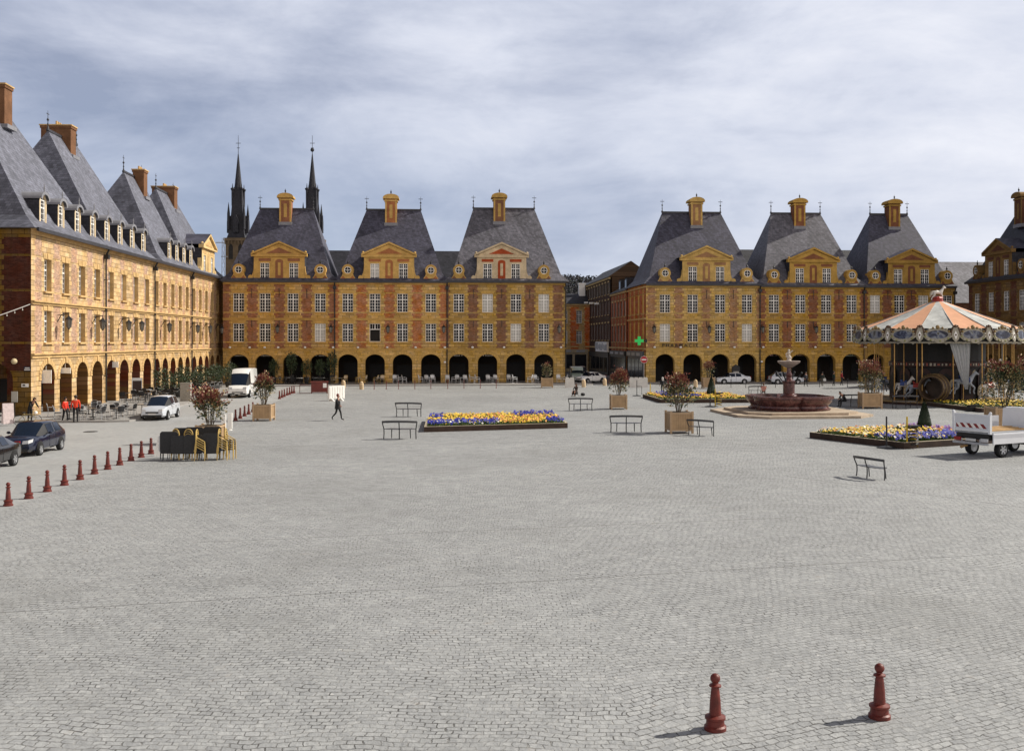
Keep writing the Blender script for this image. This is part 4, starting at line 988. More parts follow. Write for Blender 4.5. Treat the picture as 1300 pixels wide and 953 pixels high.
# ------------------------------------------------------------------ flower beds
M['sleeper'] = mat('dark_sleeper', (.045,.026,.018), .8, .55, 1.6, .4, 12); M['sleeper_top'] = mat('pale_sleeper', (.42,.36,.26), .8, .25, 2, .3, 14)  # kerb sides dark, top face pale
M['bedgreen'] = mat('bed_leaves', (.075,.125,.028), .6, .35, 4)
FL = {'b': mat('blue_petals',(.022,.026,.27),.6,.3,5), 'y': mat('yellow_petals',(.62,.42,.03),.6,.25,5), 'o': mat('orange_petals',(.55,.20,.05),.6,.25,5), 'w': mat('white_petals',(.62,.60,.52),.6,.1,5), 'p': mat('purple_petals',(.16,.045,.26),.6,.2,5)}
def flower_bed(label, org, ux, uy, W, D, pattern, seed, n=2600, hgt=.33, tall=.30):
    """rectangular raised bed; org is the corner, ux and uy unit directions"""
    uy = uy or (-ux[1], ux[0]); Mx = Matrix(((ux[0],uy[0],0,0),(ux[1],uy[1],0,0),(0,0,1,0),(0,0,0,1)))
    t = thing('flower_bed', label, 'flower bed', (org[0],org[1],0), 0, 'raised flower beds'); rr = random.Random(seed)
    g = MB(); b = .16
    for (x0,x1,y0,y1) in ((0,W,0,b),(0,W,D-b,D),(0,b,b,D-b),(W-b,W,b,D-b)):
        g.box(x0,x1,y0,y1,0,hgt-.012,0); g.box(x0,x1,y0,y1,hgt-.012,hgt,1)
    g.xf(Mx); g.build('kerb', [M['sleeper'], M['sleeper_top']], t)
    p = MB(); p.box(b,W-b,D*.5-.09,D*.5+.09,.1,hgt+.04,1); p.xf(Mx); p.build('divider', [M['sleeper'],M['sleeper_top']], t)
    s = MB(); s.box(b-.02,W-b+.02,b-.02,D-b+.02,.02,hgt-.1); s.xf(Mx); s.build('soil', M['soil'], t)
    q = MB(); keys = list('byowp')
    for i in range(n):
        x, y = rr.uniform(b+.05,W-b-.05), rr.uniform(b+.05,D-b-.05); z = hgt-.1
        hh = tall*rr.uniform(.6,1.15)
        for k in range(3):
            a = rr.uniform(0,6.28); d = Vector((math.cos(a)*.5,math.sin(a)*.5,rr.uniform(.5,1.3))); leaf_quad(q, Vector((x,y,z+hh*rr.uniform(0,.4))), d, .035, hh*.65, 0, rr)
        c = pattern(x/W, y/D, rr)
        if c:
            m = 1+keys.index(c); r = rr.uniform(.05,.085); ctr = Vector((x,y,z+hh)); tl = Vector((rr.uniform(-.5,.5),-.35+rr.uniform(-.4,.4),1)).normalized(); e = tl.orthogonal().normalized(); f = tl.cross(e)
            ring = [ctr+(e*math.cos(2*math.pi*j/5)+f*math.sin(2*math.pi*j/5))*r for j in range(5)]
            q.face(ring, m)
            if c in 'bp': q.face([v+Vector((0,0,r*.8))+(e*math.cos(j*2.2)*r*.5) for j,v in enumerate(ring)], m)
    q.xf(Mx); f = q.mesh('flowers', [M['bedgreen']]+[FL[k] for k in keys], recalc=False)
    tag(put('flowers', f, t), kind='stuff'); return t
def nz(x,y,s): return noise.noise(Vector((x*s,y*s,1.7)))
def pat1(u,v,r):
    if v < .30:
        if u < .52: return 'b' if r.random()<.45 else ('w' if r.random()<.2 else ('y' if r.random()<.2 else None))
        if u > .85: return 'b' if r.random()<.4 else None
        return ('y' if r.random()<.65 else 'o') if r.random()<.75 else None
    if v < .52: return ('o' if u>.3 and r.random()<.5 else 'y') if r.random()<.7 else None
    if u < .12: return 'b' if r.random()<.4 else ('y' if r.random()<.2 else None)
    if u > .66 and v > .62: return 'b' if r.random()<.4 else ('y' if r.random()<.3 else None)
    return ('y' if r.random()<.7 else 'o') if r.random()<.55 else None
def pat2(u,v,r):
    if v < .36 and u < .8: return ('b' if r.random()<.7 else 'w') if r.random()<.62 else ('y' if r.random()<.25 else None)
    if u > .80: return ('p' if r.random()<.5 else 'o') if r.random()<.6 else None
    return ('y' if r.random()<.62 else ('o' if r.random()<.45 else 'w')) if r.random()<.6 else None
def pat3(u,v,r):
    if .12<u<.5 and v>.2: return 'b' if r.random()<.5 else ('y' if r.random()<.3 else None)
    return ('y' if r.random()<.75 else 'o') if r.random()<.7 else None
def norm2(a): l = math.hypot(*a); return (a[0]/l,a[1]/l)
A, B = G(538.4,548.6), G(720.7,543.3); u = norm2((B[0]-A[0],B[1]-A[1]))
flower_bed('wide flower bed of blue, yellow and orange blooms in the middle of the square', A, u, norm2((-.06,1)), math.hypot(B[0]-A[0],B[1]-A[1]), 8.4, pat1, 21, 3800)
N_ = G(1148,570); L_ = G(1029,555.4); u = norm2((4.2,2.1))
flower_bed('flower bed of yellow and blue blooms with a cone tree, nearest one on the right', N_, u, None, 8.2, 6.7, pat2, 22, 3000)
flower_bed('flower bed of yellow and blue blooms left of the fountain', (13.0,89.4), norm2((1,.05)), None, 8.2, 9.0, pat3, 23, 2200)
flower_bed('flower bed half hidden by the dark planter behind the white truck', (35.6,77.6), norm2((1,.12)), None, 8.2, 8.0, lambda u,v,r: 'y' if r.random()<.4 else None, 24, 1600)
# clipped cone trees
M['yew'] = mat('yew_leaf', (.016,.030,.012), .65, .4, 6)
def cone_tree(x, y, z, h_, r, seed, label):
    rr = random.Random(seed); t = thing('cone_tree', label, 'tree', (x,y,z)); k = MB(); k.tube((0,0,-.2),(0,0,h_*.5),.05,.03,6); k.build('trunk', LEAF[4], t)
    g = MB(); g.lathe([(r*.55,0.02),(r*.86,.12*h_),(r*.88,.3*h_),(r*.55,.62*h_),(r*.22,.88*h_),(.01,.98*h_)], 12)
    for i in range(1500):
        f = rr.random()**1.25; a = rr.uniform(0,6.28); rad = r*(1-.05*rr.random())*(min(1,f*9+.6))*(1-f)**.75+.02
        c = Vector((rad*math.cos(a),rad*math.sin(a),f*h_)); d = Vector((math.cos(a),math.sin(a),rr.uniform(.2,1.6)))+Vector((rr.gauss(0,.4),rr.gauss(0,.4),0)); leaf_quad(g, c-d.normalized()*.03, d, .022, .085, 0, rr)
    g.build('crown', M['yew'], t)
Yc = (H-.32)*F/(545.5-HY); cone_tree((1173.5-650)/F*Yc, Yc, .3, 1.6, .42, 31, 'clipped dark cone tree in the nearest right flower bed, below the carousel')
cone_tree((903-650)/F*95, 95, .3, 1.75, .46, 32, 'clipped dark cone tree in the flower bed left of the fountain')

# ------------------------------------------------------------------ benches: thin curved iron seats with an arched rail
def bench_meshes():
    n = 14; Rr, Wd = 1.55, .72
    def arc(r, z, a0=-28, a1=28): return [(r*math.sin(R(a0+(a1-a0)*i/n)), r*math.cos(R(a0+(a1-a0)*i/n))-Rr, z) for i in range(n+1)]
    s = MB()
    A_, B_ = arc(Rr,.45), arc(Rr-.44,.45,-26,26)
    for i in range(n):
        for z0, z1 in ((.435,.46),):
            a,b,c,d = A_[i],A_[i+1],B_[i+1],B_[i]
            s.face([(p[0],p[1],z1) for p in (a,b,c,d)]); s.face([(p[0],p[1],z0) for p in (d,c,b,a)])
        s.face([(A_[i][0],A_[i][1],.435),(A_[i+1][0],A_[i+1][1],.435),(A_[i+1][0],A_[i+1][1],.46),(A_[i][0],A_[i][1],.46)]); s.face([(B_[i][0],B_[i][1],.435),(B_[i+1][0],B_[i+1][1],.435),(B_[i+1][0],B_[i+1][1],.46),(B_[i][0],B_[i][1],.46)])
    r = MB(); O = arc(Rr+.16,.0); I = arc(Rr+.02,.0)
    for i in range(n):
        t0, t1 = (i/n-.5)*2, ((i+1)/n-.5)*2; h0, h1 = .86-.035*t0*t0, .86-.035*t1*t1
        for (za,zb,P,Q) in ((.0,.0,O,I),):
            r.face([(O[i][0],O[i][1],h0),(O[i+1][0],O[i+1][1],h1),(I[i+1][0],I[i+1][1],h1-.03),(I[i][0],I[i][1],h0-.03)])
            r.face([(O[i][0],O[i][1],h0-.10),(O[i+1][0],O[i+1][1],h1-.10),(I[i+1][0],I[i+1][1],h1-.10),(I[i][0],I[i][1],h0-.10)])
            r.face([(O[i][0],O[i][1],h0),(O[i+1][0],O[i+1][1],h1),(O[i+1][0],O[i+1][1],h1-.10),(O[i][0],O[i][1],h0-.10)])
            r.face([(I[i][0],I[i][1],h0-.03),(I[i+1][0],I[i+1][1],h1-.03),(I[i+1][0],I[i+1][1],h1-.10),(I[i][0],I[i][1],h0-.10)])
    legs = []
    for i in (0, n//2, n):
        g = MB(); x, y, _ = A_[i]; ox, oy = O[i][0], O[i][1]; tz = .78
        g.path([(x*1.01,y+.02,0),(x*.995,y,.25),(x,y+.01,.45),((x+ox)/2,(y+oy)/2+.01,.64),(ox*.985,oy-.03,tz)], .024, 8); legs.append(g.mesh('leg', M['iron']))
    for i in (1, n-1):
        g = MB(); x, y, _ = B_[i]; g.tube((x,y+.03,.44),(x*1.03,y-.03,0),.024,.02,8); legs.append(g.mesh('leg', M['iron']))
    return s.mesh('seat', mat('bench_steel',(.10,.10,.11),.38,.2,3,metal=.6)), r.mesh('back_rail', mat('bench_rail',(.035,.035,.04),.35,.2,3,spec=.6)), legs
BS, BR_, BLs = bench_meshes()
def bench(px, py, rz, label, s=1.0):
    t = thing('bench', label, 'bench', G(px,py)+(0,), rz, 'curved iron benches'); put('seat', BS, t); put('back_rail', BR_, t)
    for m_ in BLs: put('leg', m_, t)
    t.scale = (s,s,s); return t
bench(518,529,R(172),'curved iron bench touching the left end of the wide flower bed, farther one',1.22)
bench(507,557.5,R(178),'curved iron bench left of the wide flower bed, nearer one',1.22)
bench(737,521.5,R(176),'curved iron bench in front of the sitting woman',1.2)
bench(795,549,R(177),'curved iron bench left of the nearest wooden planter',1.22)
bench(888,553,R(140),'curved iron bench seen at an angle, right against the nearest wooden planter',1.1)
bench(1101,607,R(116),'curved iron bench standing alone in the open foreground, right of centre',1.0)
bench(1150,519,R(176),'curved dark bench in front of the carousel barrel',1.3)
bench(1080,516,R(200),'curved iron bench the dark dressed person sits on, beside the carousel planter',1.2)
bench(962,502,R(185),'curved iron bench behind the fountain rim with the pink dressed person',1.15)

# ------------------------------------------------------------------ fountain
M['red_marble'] = None
def marble():
    b = NB('red_marble'); o = b.obj(); n = b.noise(o, 2.2, 8, .7, .8)
    c = ramp(b.t, n.outputs[0], [(.3,(.016,.008,.008)),(.5,(.085,.03,.028)),(.62,(.15,.065,.058)),(.74,(.34,.22,.2))]); b.set(c, .25, 0, .5); return b.mat
M['red_marble'] = marble()
M['water'] = mat('water', (.05,.065,.07), .06, .2, 1, spec=.6)
ft = thing('fountain', 'tiered fountain with a lobed red marble basin on pale steps', 'fountain', (20.6,76.2,0), R(6))
def chamf(r, c): return [(-r+c,-r),(r-c,-r),(r,-r+c),(r,r-c),(r-c,r),(-r+c,r),(-r,r-c),(-r,-r+c)]
M['step_stone'] = stone_mat('step_stone', (.42,.34,.26))
s1 = MB(); s1.prism(chamf(5.0,1.7),0,.17,'z'); s1.build('step', M['step_stone'], ft)
s2 = MB(); s2.prism(chamf(4.1,1.3),.168,.345,'z'); s2.build('step', M['step_stone'], ft)
lobe = lambda t: .80+.20*abs(math.cos(2*(t+R(45))))**.6
b = MB(); b.lathe([(3.02,.34),(3.08,.46),(2.90,.54),(2.86,.66),(3.02,.84),(3.16,.98),(3.20,1.16),(3.30,1.2),(3.30,1.36),(3.02,1.38),(2.98,1.2),(2.9,1.0)], 96, (0,0,0), 0, lobe); b.build('basin', M['red_marble'], ft, smooth=True, angle=35)
wt = MB(); wt.lathe([(.01,1.1),(2.99,1.1)], 96, (0,0,0), 0, lobe); wt.build('water', M['water'], ft)
c = MB(); c.lathe([(.62,.9),(.62,1.35),(.55,1.42),(.42,1.5),(.42,2.3),(.5,2.36),(.5,2.46),(.30,2.52),(.20,2.7),(.26,2.9),(.16,3.1),(.14,3.45)], 20); c.build('pedestal', M['red_marble'], ft, smooth=True)
u_ = MB(); u_.lathe([(.14,3.4),(.35,3.5),(.62,3.68),(.80,3.82),(.84,3.92),(.78,3.94),(.6,3.84),(.2,3.8)], 24); u_.build('upper_bowl', mat('bowl_stone',(.30,.24,.21),.6,.3,4), ft, smooth=True)
sk = MB()      # small cherub group on the bowl
sk.lathe([(.22,3.85),(.18,4.0),(.12,4.05)],10)
for (x,y,z,r,szz) in ((0,0,4.22,.15,1.3),(0,0,4.5,.12,1.1),(0,-.01,4.70,.095,1.1),(-.16,0,4.28,.07,1.6),(.15,.02,4.16,.08,1.5)): sk.ball((x,y,z),r,10,0,szz)
sk.tube((.1,0,4.55),(.30,-.05,4.72),.05,.035,6); sk.tube((-.1,0,4.55),(-.27,-.04,4.40),.05,.035,6); sk.tube((.08,0,4.12),(.12,-.05,3.9),.06,.04,6); sk.tube((-.06,0,4.12),(-.14,-.06,3.9),.06,.04,6)
sk.build('statue', mat('pale_statue',(.50,.44,.38),.7,.2,6), ft)
for k in range(4):
    a = R(45+90*k); g = MB(); g.path([(.5*math.cos(a),.5*math.sin(a),2.42),(.75*math.cos(a),.75*math.sin(a),2.75),(.95*math.cos(a),.95*math.sin(a),3.0)],.05,6); g.ball((.98*math.cos(a),.98*math.sin(a),3.05),.10,8); g.build('spout', M['iron'], ft)

# ------------------------------------------------------------------ red box, white panel
t = thing('red_kiosk_box', 'dark red wooden box with a white notice, left of the walking man', 'box', G(405.5,499)+(0,), R(12))
g = MB(); g.box(-.85,.85,-.6,.6,.12,1.15); g.box(-.92,.92,-.67,.67,1.15,1.22); 
for x in (-.8,.8): g.box(x-.06,x+.06,-.62,.62,0,.12)
g.build('body', mat('red_boards',(.13,.02,.014),.5,.35,3), t); q = MB(); q.box(.35,.72,-.625,-.605,.6,1.05); q.build('notice', M['white'], t)
r_ = MB(); r_.path([(-.9,-.5,.9),(-2.0,-.5,.9),(-2.0,-.5,0)],.03,6); r_.path([(-.9,-.5,.04),(-2.0,-.5,.04)],.03,6); r_.build('side_rail', M['red_iron'], t)
t = thing('white_panel_stand', 'white plastic panel stand behind the walking man', 'stand', G(427,508.5)+(0,), R(44))
g = MB(); g.box(-.85,.85,-.10,.10,.18,1.35); 
for i in range(6): g.box(-.75+.27*i,-.60+.27*i,-.13,-.10,.25,1.28)
g.build('panel', M['white'], t)
for s in (-1,1):
    f = MB(); f.prism([(-.45,0),(.45,0),(.08,.2),(-.08,.2)], s*.5-.06, s*.5+.06, 'x'); f.build('foot', M['white'], t)
# ------------------------------------------------------------------ vehicles
def paint(name, col, rough=.22):
    return mat(name, col, rough, .05, 1.5, spec=.5, coat=.6)
M['tyre'] = mat('tyre_rubber', (.012,.012,.013), .8, .2, 8); M['rim'] = mat('alloy_rim', (.42,.43,.45), .3, .1, 6, metal=.7); M['carglass'] = mat('car_glass', (.008,.014,.028), .06, .2, 1, spec=.45)
M['trim'] = mat('black_trim', (.015,.015,.016), .55, .2, 5); M['lamp'] = mat('clear_lamp', (.55,.56,.58), .12, .1, 8, spec=.7); M['tail'] = mat('red_lamp', (.30,.01,.01), .2, .2, 6); M['plate'] = mat('number_plate', (.62,.62,.60), .4, .08, 9)
WH = {}
def wheel_meshes(r, w_):
    if (r,w_) in WH: return WH[(r,w_)]
    t = MB(); t.lathe([(r*.62,-w_/2),(r*.93,-w_/2),(r,-w_*.32),(r,w_*.32),(r*.93,w_/2),(r*.62,w_/2)], 24, ax='y', cap=False)
    q = MB(); q.lathe([(.02,w_*.40),(r*.2,w_*.42),(r*.24,w_*.34),(r*.56,w_*.34),(r*.64,w_*.5),(r*.64,-w_*.5),(.02,-w_*.45)], 24, ax='y', cap=False)
    for k in range(6):
        a = 2*math.pi*k/6; c, s = math.cos(a), math.sin(a); ca, sa = -s*.045, c*.045
        q.face([(c*r*.15+ca,w_*.42,s*r*.15+sa),(c*r*.60+ca*.7,w_*.47,s*r*.60+sa*.7),(c*r*.60-ca*.7,w_*.47,s*r*.60-sa*.7),(c*r*.15-ca,w_*.42,s*r*.15-sa)], 0)
        a += math.pi/6; c, s = math.cos(a), math.sin(a); ca, sa = -s*.05, c*.05
        q.face([(c*r*.28+ca*.5,w_*.36,s*r*.28+sa*.5),(c*r*.54+ca*1.7,w_*.36,s*r*.54+sa*1.7),(c*r*.54-ca*1.7,w_*.36,s*r*.54-sa*1.7),(c*r*.28-ca*.5,w_*.36,s*r*.28-sa*.5)], 1)
    WH[(r,w_)] = (t.mesh('tyre', M['tyre'], True), q.mesh('rim', [M['rim'], M['trim']])); return WH[(r,w_)]
def car(name, label, cat, loc, heading, st, pt, axles, wr_=.31, tw=.2, half=.86, lamp=(.62,.80), grille=True, plate=True, group=None, van=False):
    """st: stations (x, half width, z bottom, belt z, roof z or None, roof half width, flags); x runs forward.  flags: g glass sides to next, w glass across the top to next"""
    t = thing(name, label, cat, (loc[0],loc[1],0), heading, group)
    rings = []
    for (x, w_, zb, zl, zr, wr, fl) in st:
        p = [(w_*.82,zb),(w_*.985,zb+.10),(w_,(zb+zl)/2),(w_*.975,zl-.07),(w_*.925,zl)]
        if zr is None: p += [(w_*.70,zl+.025),(w_*.4,zl+.045),(0,zl+.05)]
        else: p += [(wr,zr-.075),(wr*.82,zr-.01),(0,zr+.015)]
        rings.append([(x,y,z) for y,z in p])
    body, gl, pil = MB(), MB(), MB()
    for i in range(len(st)-1):
        A_, B_ = rings[i], rings[i+1]; fl = st[i][6]
        for k in range(7):
            for s in (1,-1):
                q = [(A_[k][0],s*A_[k][1],A_[k][2]),(B_[k][0],s*B_[k][1],B_[k][2]),(B_[k+1][0],s*B_[k+1][1],B_[k+1][2]),(A_[k+1][0],s*A_[k+1][1],A_[k+1][2])]
                isg = (k == 4 and 'g' in fl) or (k >= 5 and 'w' in fl) or (k==4 and 'q' in fl)
                if isg:
                    body.face(q, 1)
                    if k == 4 and 'g' in fl:     # side glass, a little proud, inset from its frame
                        c = sum((Vector(v) for v in q), Vector())/4; qq = [c+(Vector(v)-c)*.86+Vector((0,s*.012,.004)) for v in q]; gl.face(qq)
                    elif k >= 5:
                        body.f.pop(); body.m.pop()
                        up = Vector((0,0,.004)); gl.face([Vector(v)+up for v in q])
                else: body.face(q, 0)
    for R_, rev in ((rings[0],1),(rings[-1],0)):
        poly = [(x,y,z) for x,y,z in R_]+[(x,-y,z) for x,y,z in R_[::-1][1:]]
        body.face(poly, 0)
    zs = [s[2] for s in st]
    body.face([(rings[0][0][0],rings[0][0][1],zs[0]),(rings[-1][0][0],rings[-1][0][1],zs[-1]),(rings[-1][0][0],-rings[-1][0][1],zs[-1]),(rings[0][0][0],-rings[0][0][1],zs[0])],1)
    body.build('body', [pt, M['trim']], t, smooth=True, angle=38)
    gl.build('windows', M['carglass'], t, smooth=True, angle=20)
    tm, rm = wheel_meshes(wr_, tw)
    for ax in axles:
        for s in (1,-1):
            wv = max(w_ for (x,w_,*_) in st)
            w0 = put('wheel', tm, t, (ax, s*(wv-tw*.27), wr_), 0 if s>0 else math.pi); put('rim', rm, w0)
            a = MB(); n=14; r = wr_*1.22
            pts = [(ax+r*math.cos(math.pi*i/n), wr_+r*math.sin(math.pi*i/n)) for i in range(n+1)]+[(ax-r,zs[0]),(ax+r,zs[0])]
            a.prism(pts, s*(wv+.004), s*(wv-.05), 'y'); a.build('wheel_arch', M['trim'], t)
    xf, xr = st[-1][0], st[0][0]; wf, wb = st[-1][1], st[0][1]
    for s in (1,-1):
        l = MB(); z0, z1 = lamp; x2 = st[-2][0]
        l.face([(xf+.012,s*wf*.55,z0),(xf+.012,s*wf*.95,z0+.02),(xf+.012,s*wf*.96,z1),(xf+.012,s*wf*.6,z1-.03)])
        l.face([(xf+.012,s*wf*.95,z0+.02),(x2-.02,s*(st[-2][1]+.008),z0+.08),(x2-.10,s*(st[-2][1]+.006),z1+.05),(xf+.012,s*wf*.96,z1)])
        l.build('headlight', M['lamp'], t)
        b = MB(); b.box(xr-.015,xr+.05,*sorted((s*wb*.66,s*wb*.99)),.62,.98 if not van else 1.3); b.build('tail_light', M['tail'], t)
    q = MB(); q.box(xf-.02,xf+.02,-wf*.6,wf*.6,.50,.60); q.box(xf-.04,xf+.022,-wf*.9,wf*.9,st[-1][2],st[-1][2]+.12); q.box(xr-.02,xr+.03,-wb*.9,wb*.9,st[0][2],st[0][2]+.14); q.build('bumper', M['trim'], t)
    if plate:
        q = MB(); q.box(xf+.018,xf+.03,-.26,.26,.40,.51); q.build('number_plate', M['plate'], t); q = MB(); q.box(xr-.03,xr-.018,-.26,.26,.62,.73); q.build('number_plate', M['plate'], t)
    # mirrors and door seams
    mi = [s for s in st if s[4] is not None]; xm = mi[-1][0]+.05; wm = max(s[1] for s in st); zm = mi[-1][3]+.08
    for s in (1,-1):
        q = MB(); q.ball((xm,s*(wm+.11),zm),.10,8,0,.75); q.tube((xm,s*(wm-.08),zm-.03),(xm,s*(wm+.06),zm-.02),.03,.03,6); q.build('mirror', pt if not van else M['trim'], t)
    sm = MB()
    for xd in (mi[-1][0]-.15, (mi[0][0]+mi[-1][0])/2-.05):
        for s in (1,-1): sm.box(xd-.008,xd+.008,*sorted((s*(wm-.02),s*(wm+.003))),.35,mi[-1][3]-.06)
    sm.build('door_seam', M['trim'], t)
    return t
def hatch(L=4.2, W=.87, Ht=1.5, hood=.95, rear=.25):
    l = L/2
    return [(-l,W*.86,.35,.86,None,0,''),(-l+.08,W*.95,.28,.95,None,0,'w'),(-l+.55,W,.24,.98,Ht-.06,W*.66,'g'),(-l+1.35,W,.22,.96,Ht,W*.70,''),(-l+1.43,W,.22,.96,Ht,W*.70,'g'),(-l+2.25,W,.22,.93,Ht-.02,W*.70,'q'),(-l+2.32,W,.22,.93,Ht-.04,W*.69,'qw'),
            (l-1.02,W*.985,.22,.90,None,0,''),(l-.55,W*.96,.22,.84,None,0,''),(l-.16,W*.90,.24,.72,None,0,''),(l,W*.80,.28,.60,None,0,'')]
def sedan(L=4.4, W=.88, Ht=1.43):
    l = L/2
    return [(-l,W*.84,.38,.86,None,0,''),(-l+.12,W*.94,.30,.94,None,0,''),(-l+.62,W*.98,.25,.97,None,0,'w'),(-l+1.25,W,.23,.95,Ht-.05,W*.66,'g'),(-l+1.95,W,.22,.94,Ht,W*.69,''),(-l+2.03,W,.22,.94,Ht,W*.69,'g'),(-l+2.7,W,.22,.92,Ht-.04,W*.67,'qw'),
            (l-1.18,W*.985,.22,.89,None,0,''),(l-.6,W*.96,.22,.83,None,0,''),(l-.16,W*.90,.24,.71,None,0,''),(l,W*.80,.28,.59,None,0,'')]
def mpv(L=4.25, W=.88, Ht=1.62):
    l = L/2
    return [(-l,W*.88,.36,.92,None,0,''),(-l+.06,W*.96,.28,1.02,None,0,'w'),(-l+.38,W,.24,1.04,Ht-.05,W*.70,'g'),(-l+1.3,W,.22,1.02,Ht,W*.72,''),(-l+1.38,W,.22,1.02,Ht,W*.72,'g'),(-l+2.2,W,.22,.98,Ht-.03,W*.71,'q'),(-l+2.3,W,.22,.98,Ht-.06,W*.70,'qw'),
            (l-.82,W*.985,.22,.93,None,0,''),(l-.45,W*.96,.22,.86,None,0,''),(l-.13,W*.90,.24,.74,None,0,''),(l,W*.82,.28,.60,None,0,'')]
dS = -R(90)     # facing the viewer
navy = paint('navy_paint', (.006,.009,.026), .13); blackp = paint('black_blue_paint', (.008,.012,.03), .15); silver = paint('silver_paint', (.50,.53,.58)); whitep = paint('white_car_paint', (.74,.74,.73), .3); pale = paint('pale_silver_paint', (.60,.63,.68), .25); blackc = paint('black_car_paint', (.01,.01,.012), .15)
car('parked_car', 'dark navy hatchback with bright headlamps, standing beside the arcade corner', 'car', (-23.22,49.55), dS+R(3), hatch(4.15,.88,1.52), navy, (-1.3,1.22))
car('parked_car', 'dark saloon cut off by the picture edge in front of the navy hatchback', 'car', (-22.4,43.0), dS+R(2), sedan(4.5,.88,1.42), blackc, (-1.36,1.32))
car('parked_car', 'silver people carrier parked at the end of the terrace kerb', 'car', (-24.55,71.5), dS+R(4), mpv(4.2,.87,1.6), silver, (-1.3,1.28))
car('parked_car', 'white saloon turning out of the side street', 'car', (G(750,486)[0],G(750,486)[1]+.4), dS-R(52), sedan(4.2,.86,1.42), whitep, (-1.28,1.26))
car('parked_car', 'pale silver saloon behind the fountain column', 'car', (27.9,129.6), R(184), sedan(4.35,.87,1.42), pale, (-1.3,1.3))
car('parked_car', 'silver hatchback behind the people in front of the red brick house', 'car', (34.6,129.4), R(3), hatch(4.2,.87,1.5), silver, (-1.3,1.28))
car('parked_car', 'black car with white roof glints right of the carousel', 'car', (54.2,108.5), R(-60), hatch(4.1,.87,1.5), blackc, (-1.3,1.28))
car('parked_car', 'white and blue car deep in the street behind the white saloon', 'car', (10.0,149), dS-R(8), mpv(4.2,.87,1.75), whitep, (-1.3,1.28))
# white high-roofed van
def van_st(L=6.0, W=1.0, Ht=2.72):
    l = L/2
    return [(-l,W*.95,.42,1.35,Ht-.06,W*.84,''),(-l+.06,W,.36,1.35,Ht,W*.86,''),(-l+2.4,W,.34,1.35,Ht+.02,W*.86,''),(-l+3.75,W,.34,1.33,Ht,W*.86,''),(-l+3.95,W,.34,1.30,Ht-.10,W*.84,'g'),(-l+4.55,W,.33,1.24,Ht-.42,W*.80,'qw'),
            (l-.62,W*.97,.32,1.16,None,0,''),(l-.22,W*.93,.32,1.02,None,0,''),(l,W*.86,.34,.86,None,0,'')]
car('delivery_van', 'white high roofed delivery van standing on the road left of the wooden planter', 'van', (-26.25,99.9), dS+R(5), van_st(), whitep, (-1.85,1.95), .36, .24, 1.0, lamp=(.82,1.08), van=True)
v = car('delivery_van', 'grey green van half hidden by the corner of the brown house in the street', 'van', (8.6,136.5), dS, van_st(4.8,.9,2.0), paint('grey_green_paint',(.33,.40,.36),.35), (-1.4,1.5), .32, .22, .9, lamp=(.7,.9), van=True)

# white tipper truck, tail towards the square, near side board folded down
tk = thing('tipper_truck', 'white open tipper truck with a red and white striped tailgate, its near side board hanging', 'truck', (21.5,47.9,0), R(26.5))
tw_ = paint('truck_white', (.68,.70,.74), .4); hw = 1.02
g = MB(); g.box(.05,3.1,-hw,hw,1.10,1.20); g.build('bed_floor', mat('bed_steel',(.30,.31,.33),.5,.3,3), tk)
g = MB(); g.box(.07,3.1,hw-.05,hw,1.2,1.78)
for x in (.9,1.8,2.6): g.box(x-.03,x+.03,hw,hw+.04,1.2,1.75)
g.build('side_board', tw_, tk)
g = MB(); g.box(.12,3.1,-hw-.07,-hw-.02,.66,1.17); g.box(.12,3.1,-hw-.10,-hw-.07,1.08,1.13); g.build('side_board', tw_, tk)
g = MB(); g.box(-.02,.04,-hw+.1,hw-.1,1.22,2.0); g.box(-.045,-.02,-hw+.1,hw-.1,1.90,2.0); g.box(-.045,-.02,-hw+.1,hw-.1,1.22,1.32); tg = g.build('tailgate', tw_, tk)
sp = MB(); n = 9; y0, y1 = -hw+.18, hw-.18
for i in range(n):
    a, b = y0+(y1-y0)*i/n, y0+(y1-y0)*(i+1)/n; sl = .18
    sp.prism([(max(y0,a-sl*.0),1.36),(b,1.36),(min(y1,b+sl) if i<n-1 else y1,1.56),(a+sl if a+sl<y1 else y1,1.56)], -.032, -.021, 'x', i%2)
sp.build('hazard_stripes', [mat('hazard_red',(.22,.02,.02),.5,.2), M['white']], tg)
for s in (-1,1):
    g = MB(); g.box(-.06,.08,*sorted((s*(hw-.08),s*(hw+.02))),1.12,2.06); g.ball((.0,s*hw,2.08),.07,8); g.build('corner_post', tw_, tk)
g = MB(); g.box(.1,5.0,-.42,-.30,.80,1.08); g.box(.1,5.0,.30,.42,.80,1.08); g.box(.05,.25,-.9,.9,.82,1.08); g.build('chassis', M['trim'], tk)
g = MB(); g.box(-.12,-.02,-hw+.05,hw-.05,.60,.70); g.tube((-.05,-.5,.85),(-.05,-.5,.62),.03,.03,6); g.tube((-.05,.5,.85),(-.05,.5,.62),.03,.03,6); g.build('bumper', mat('bumper_grey',(.40,.41,.43),.5,.2), tk)
for s in (-1,1):
    l = MB(); l.box(-.08,-.02,*sorted((s*.55,s*.92)),.74,.90); l.build('tail_light', M['tail'] if s>0 else M['lamp'], tk)
q = MB(); q.box(-.075,-.06,-.28,.28,.74,.86); q.build('number_plate', M['plate'], tk)
g = MB(); g.tube((-.35,.25,.46),(0,.25,.52),.05,.05,8); g.ball((-.38,.25,.47),.075,8); g.build('tow_hook', mat('rusty_hook',(.30,.18,.07),.5,.3), tk)
tm, rm = wheel_meshes(.36,.26)
for x in (1.0,3.9):
    for s in (1,-1): w0 = put('wheel', tm, tk, (x,s*.80,.36), 0 if s>0 else math.pi); put('rim', rm, w0)
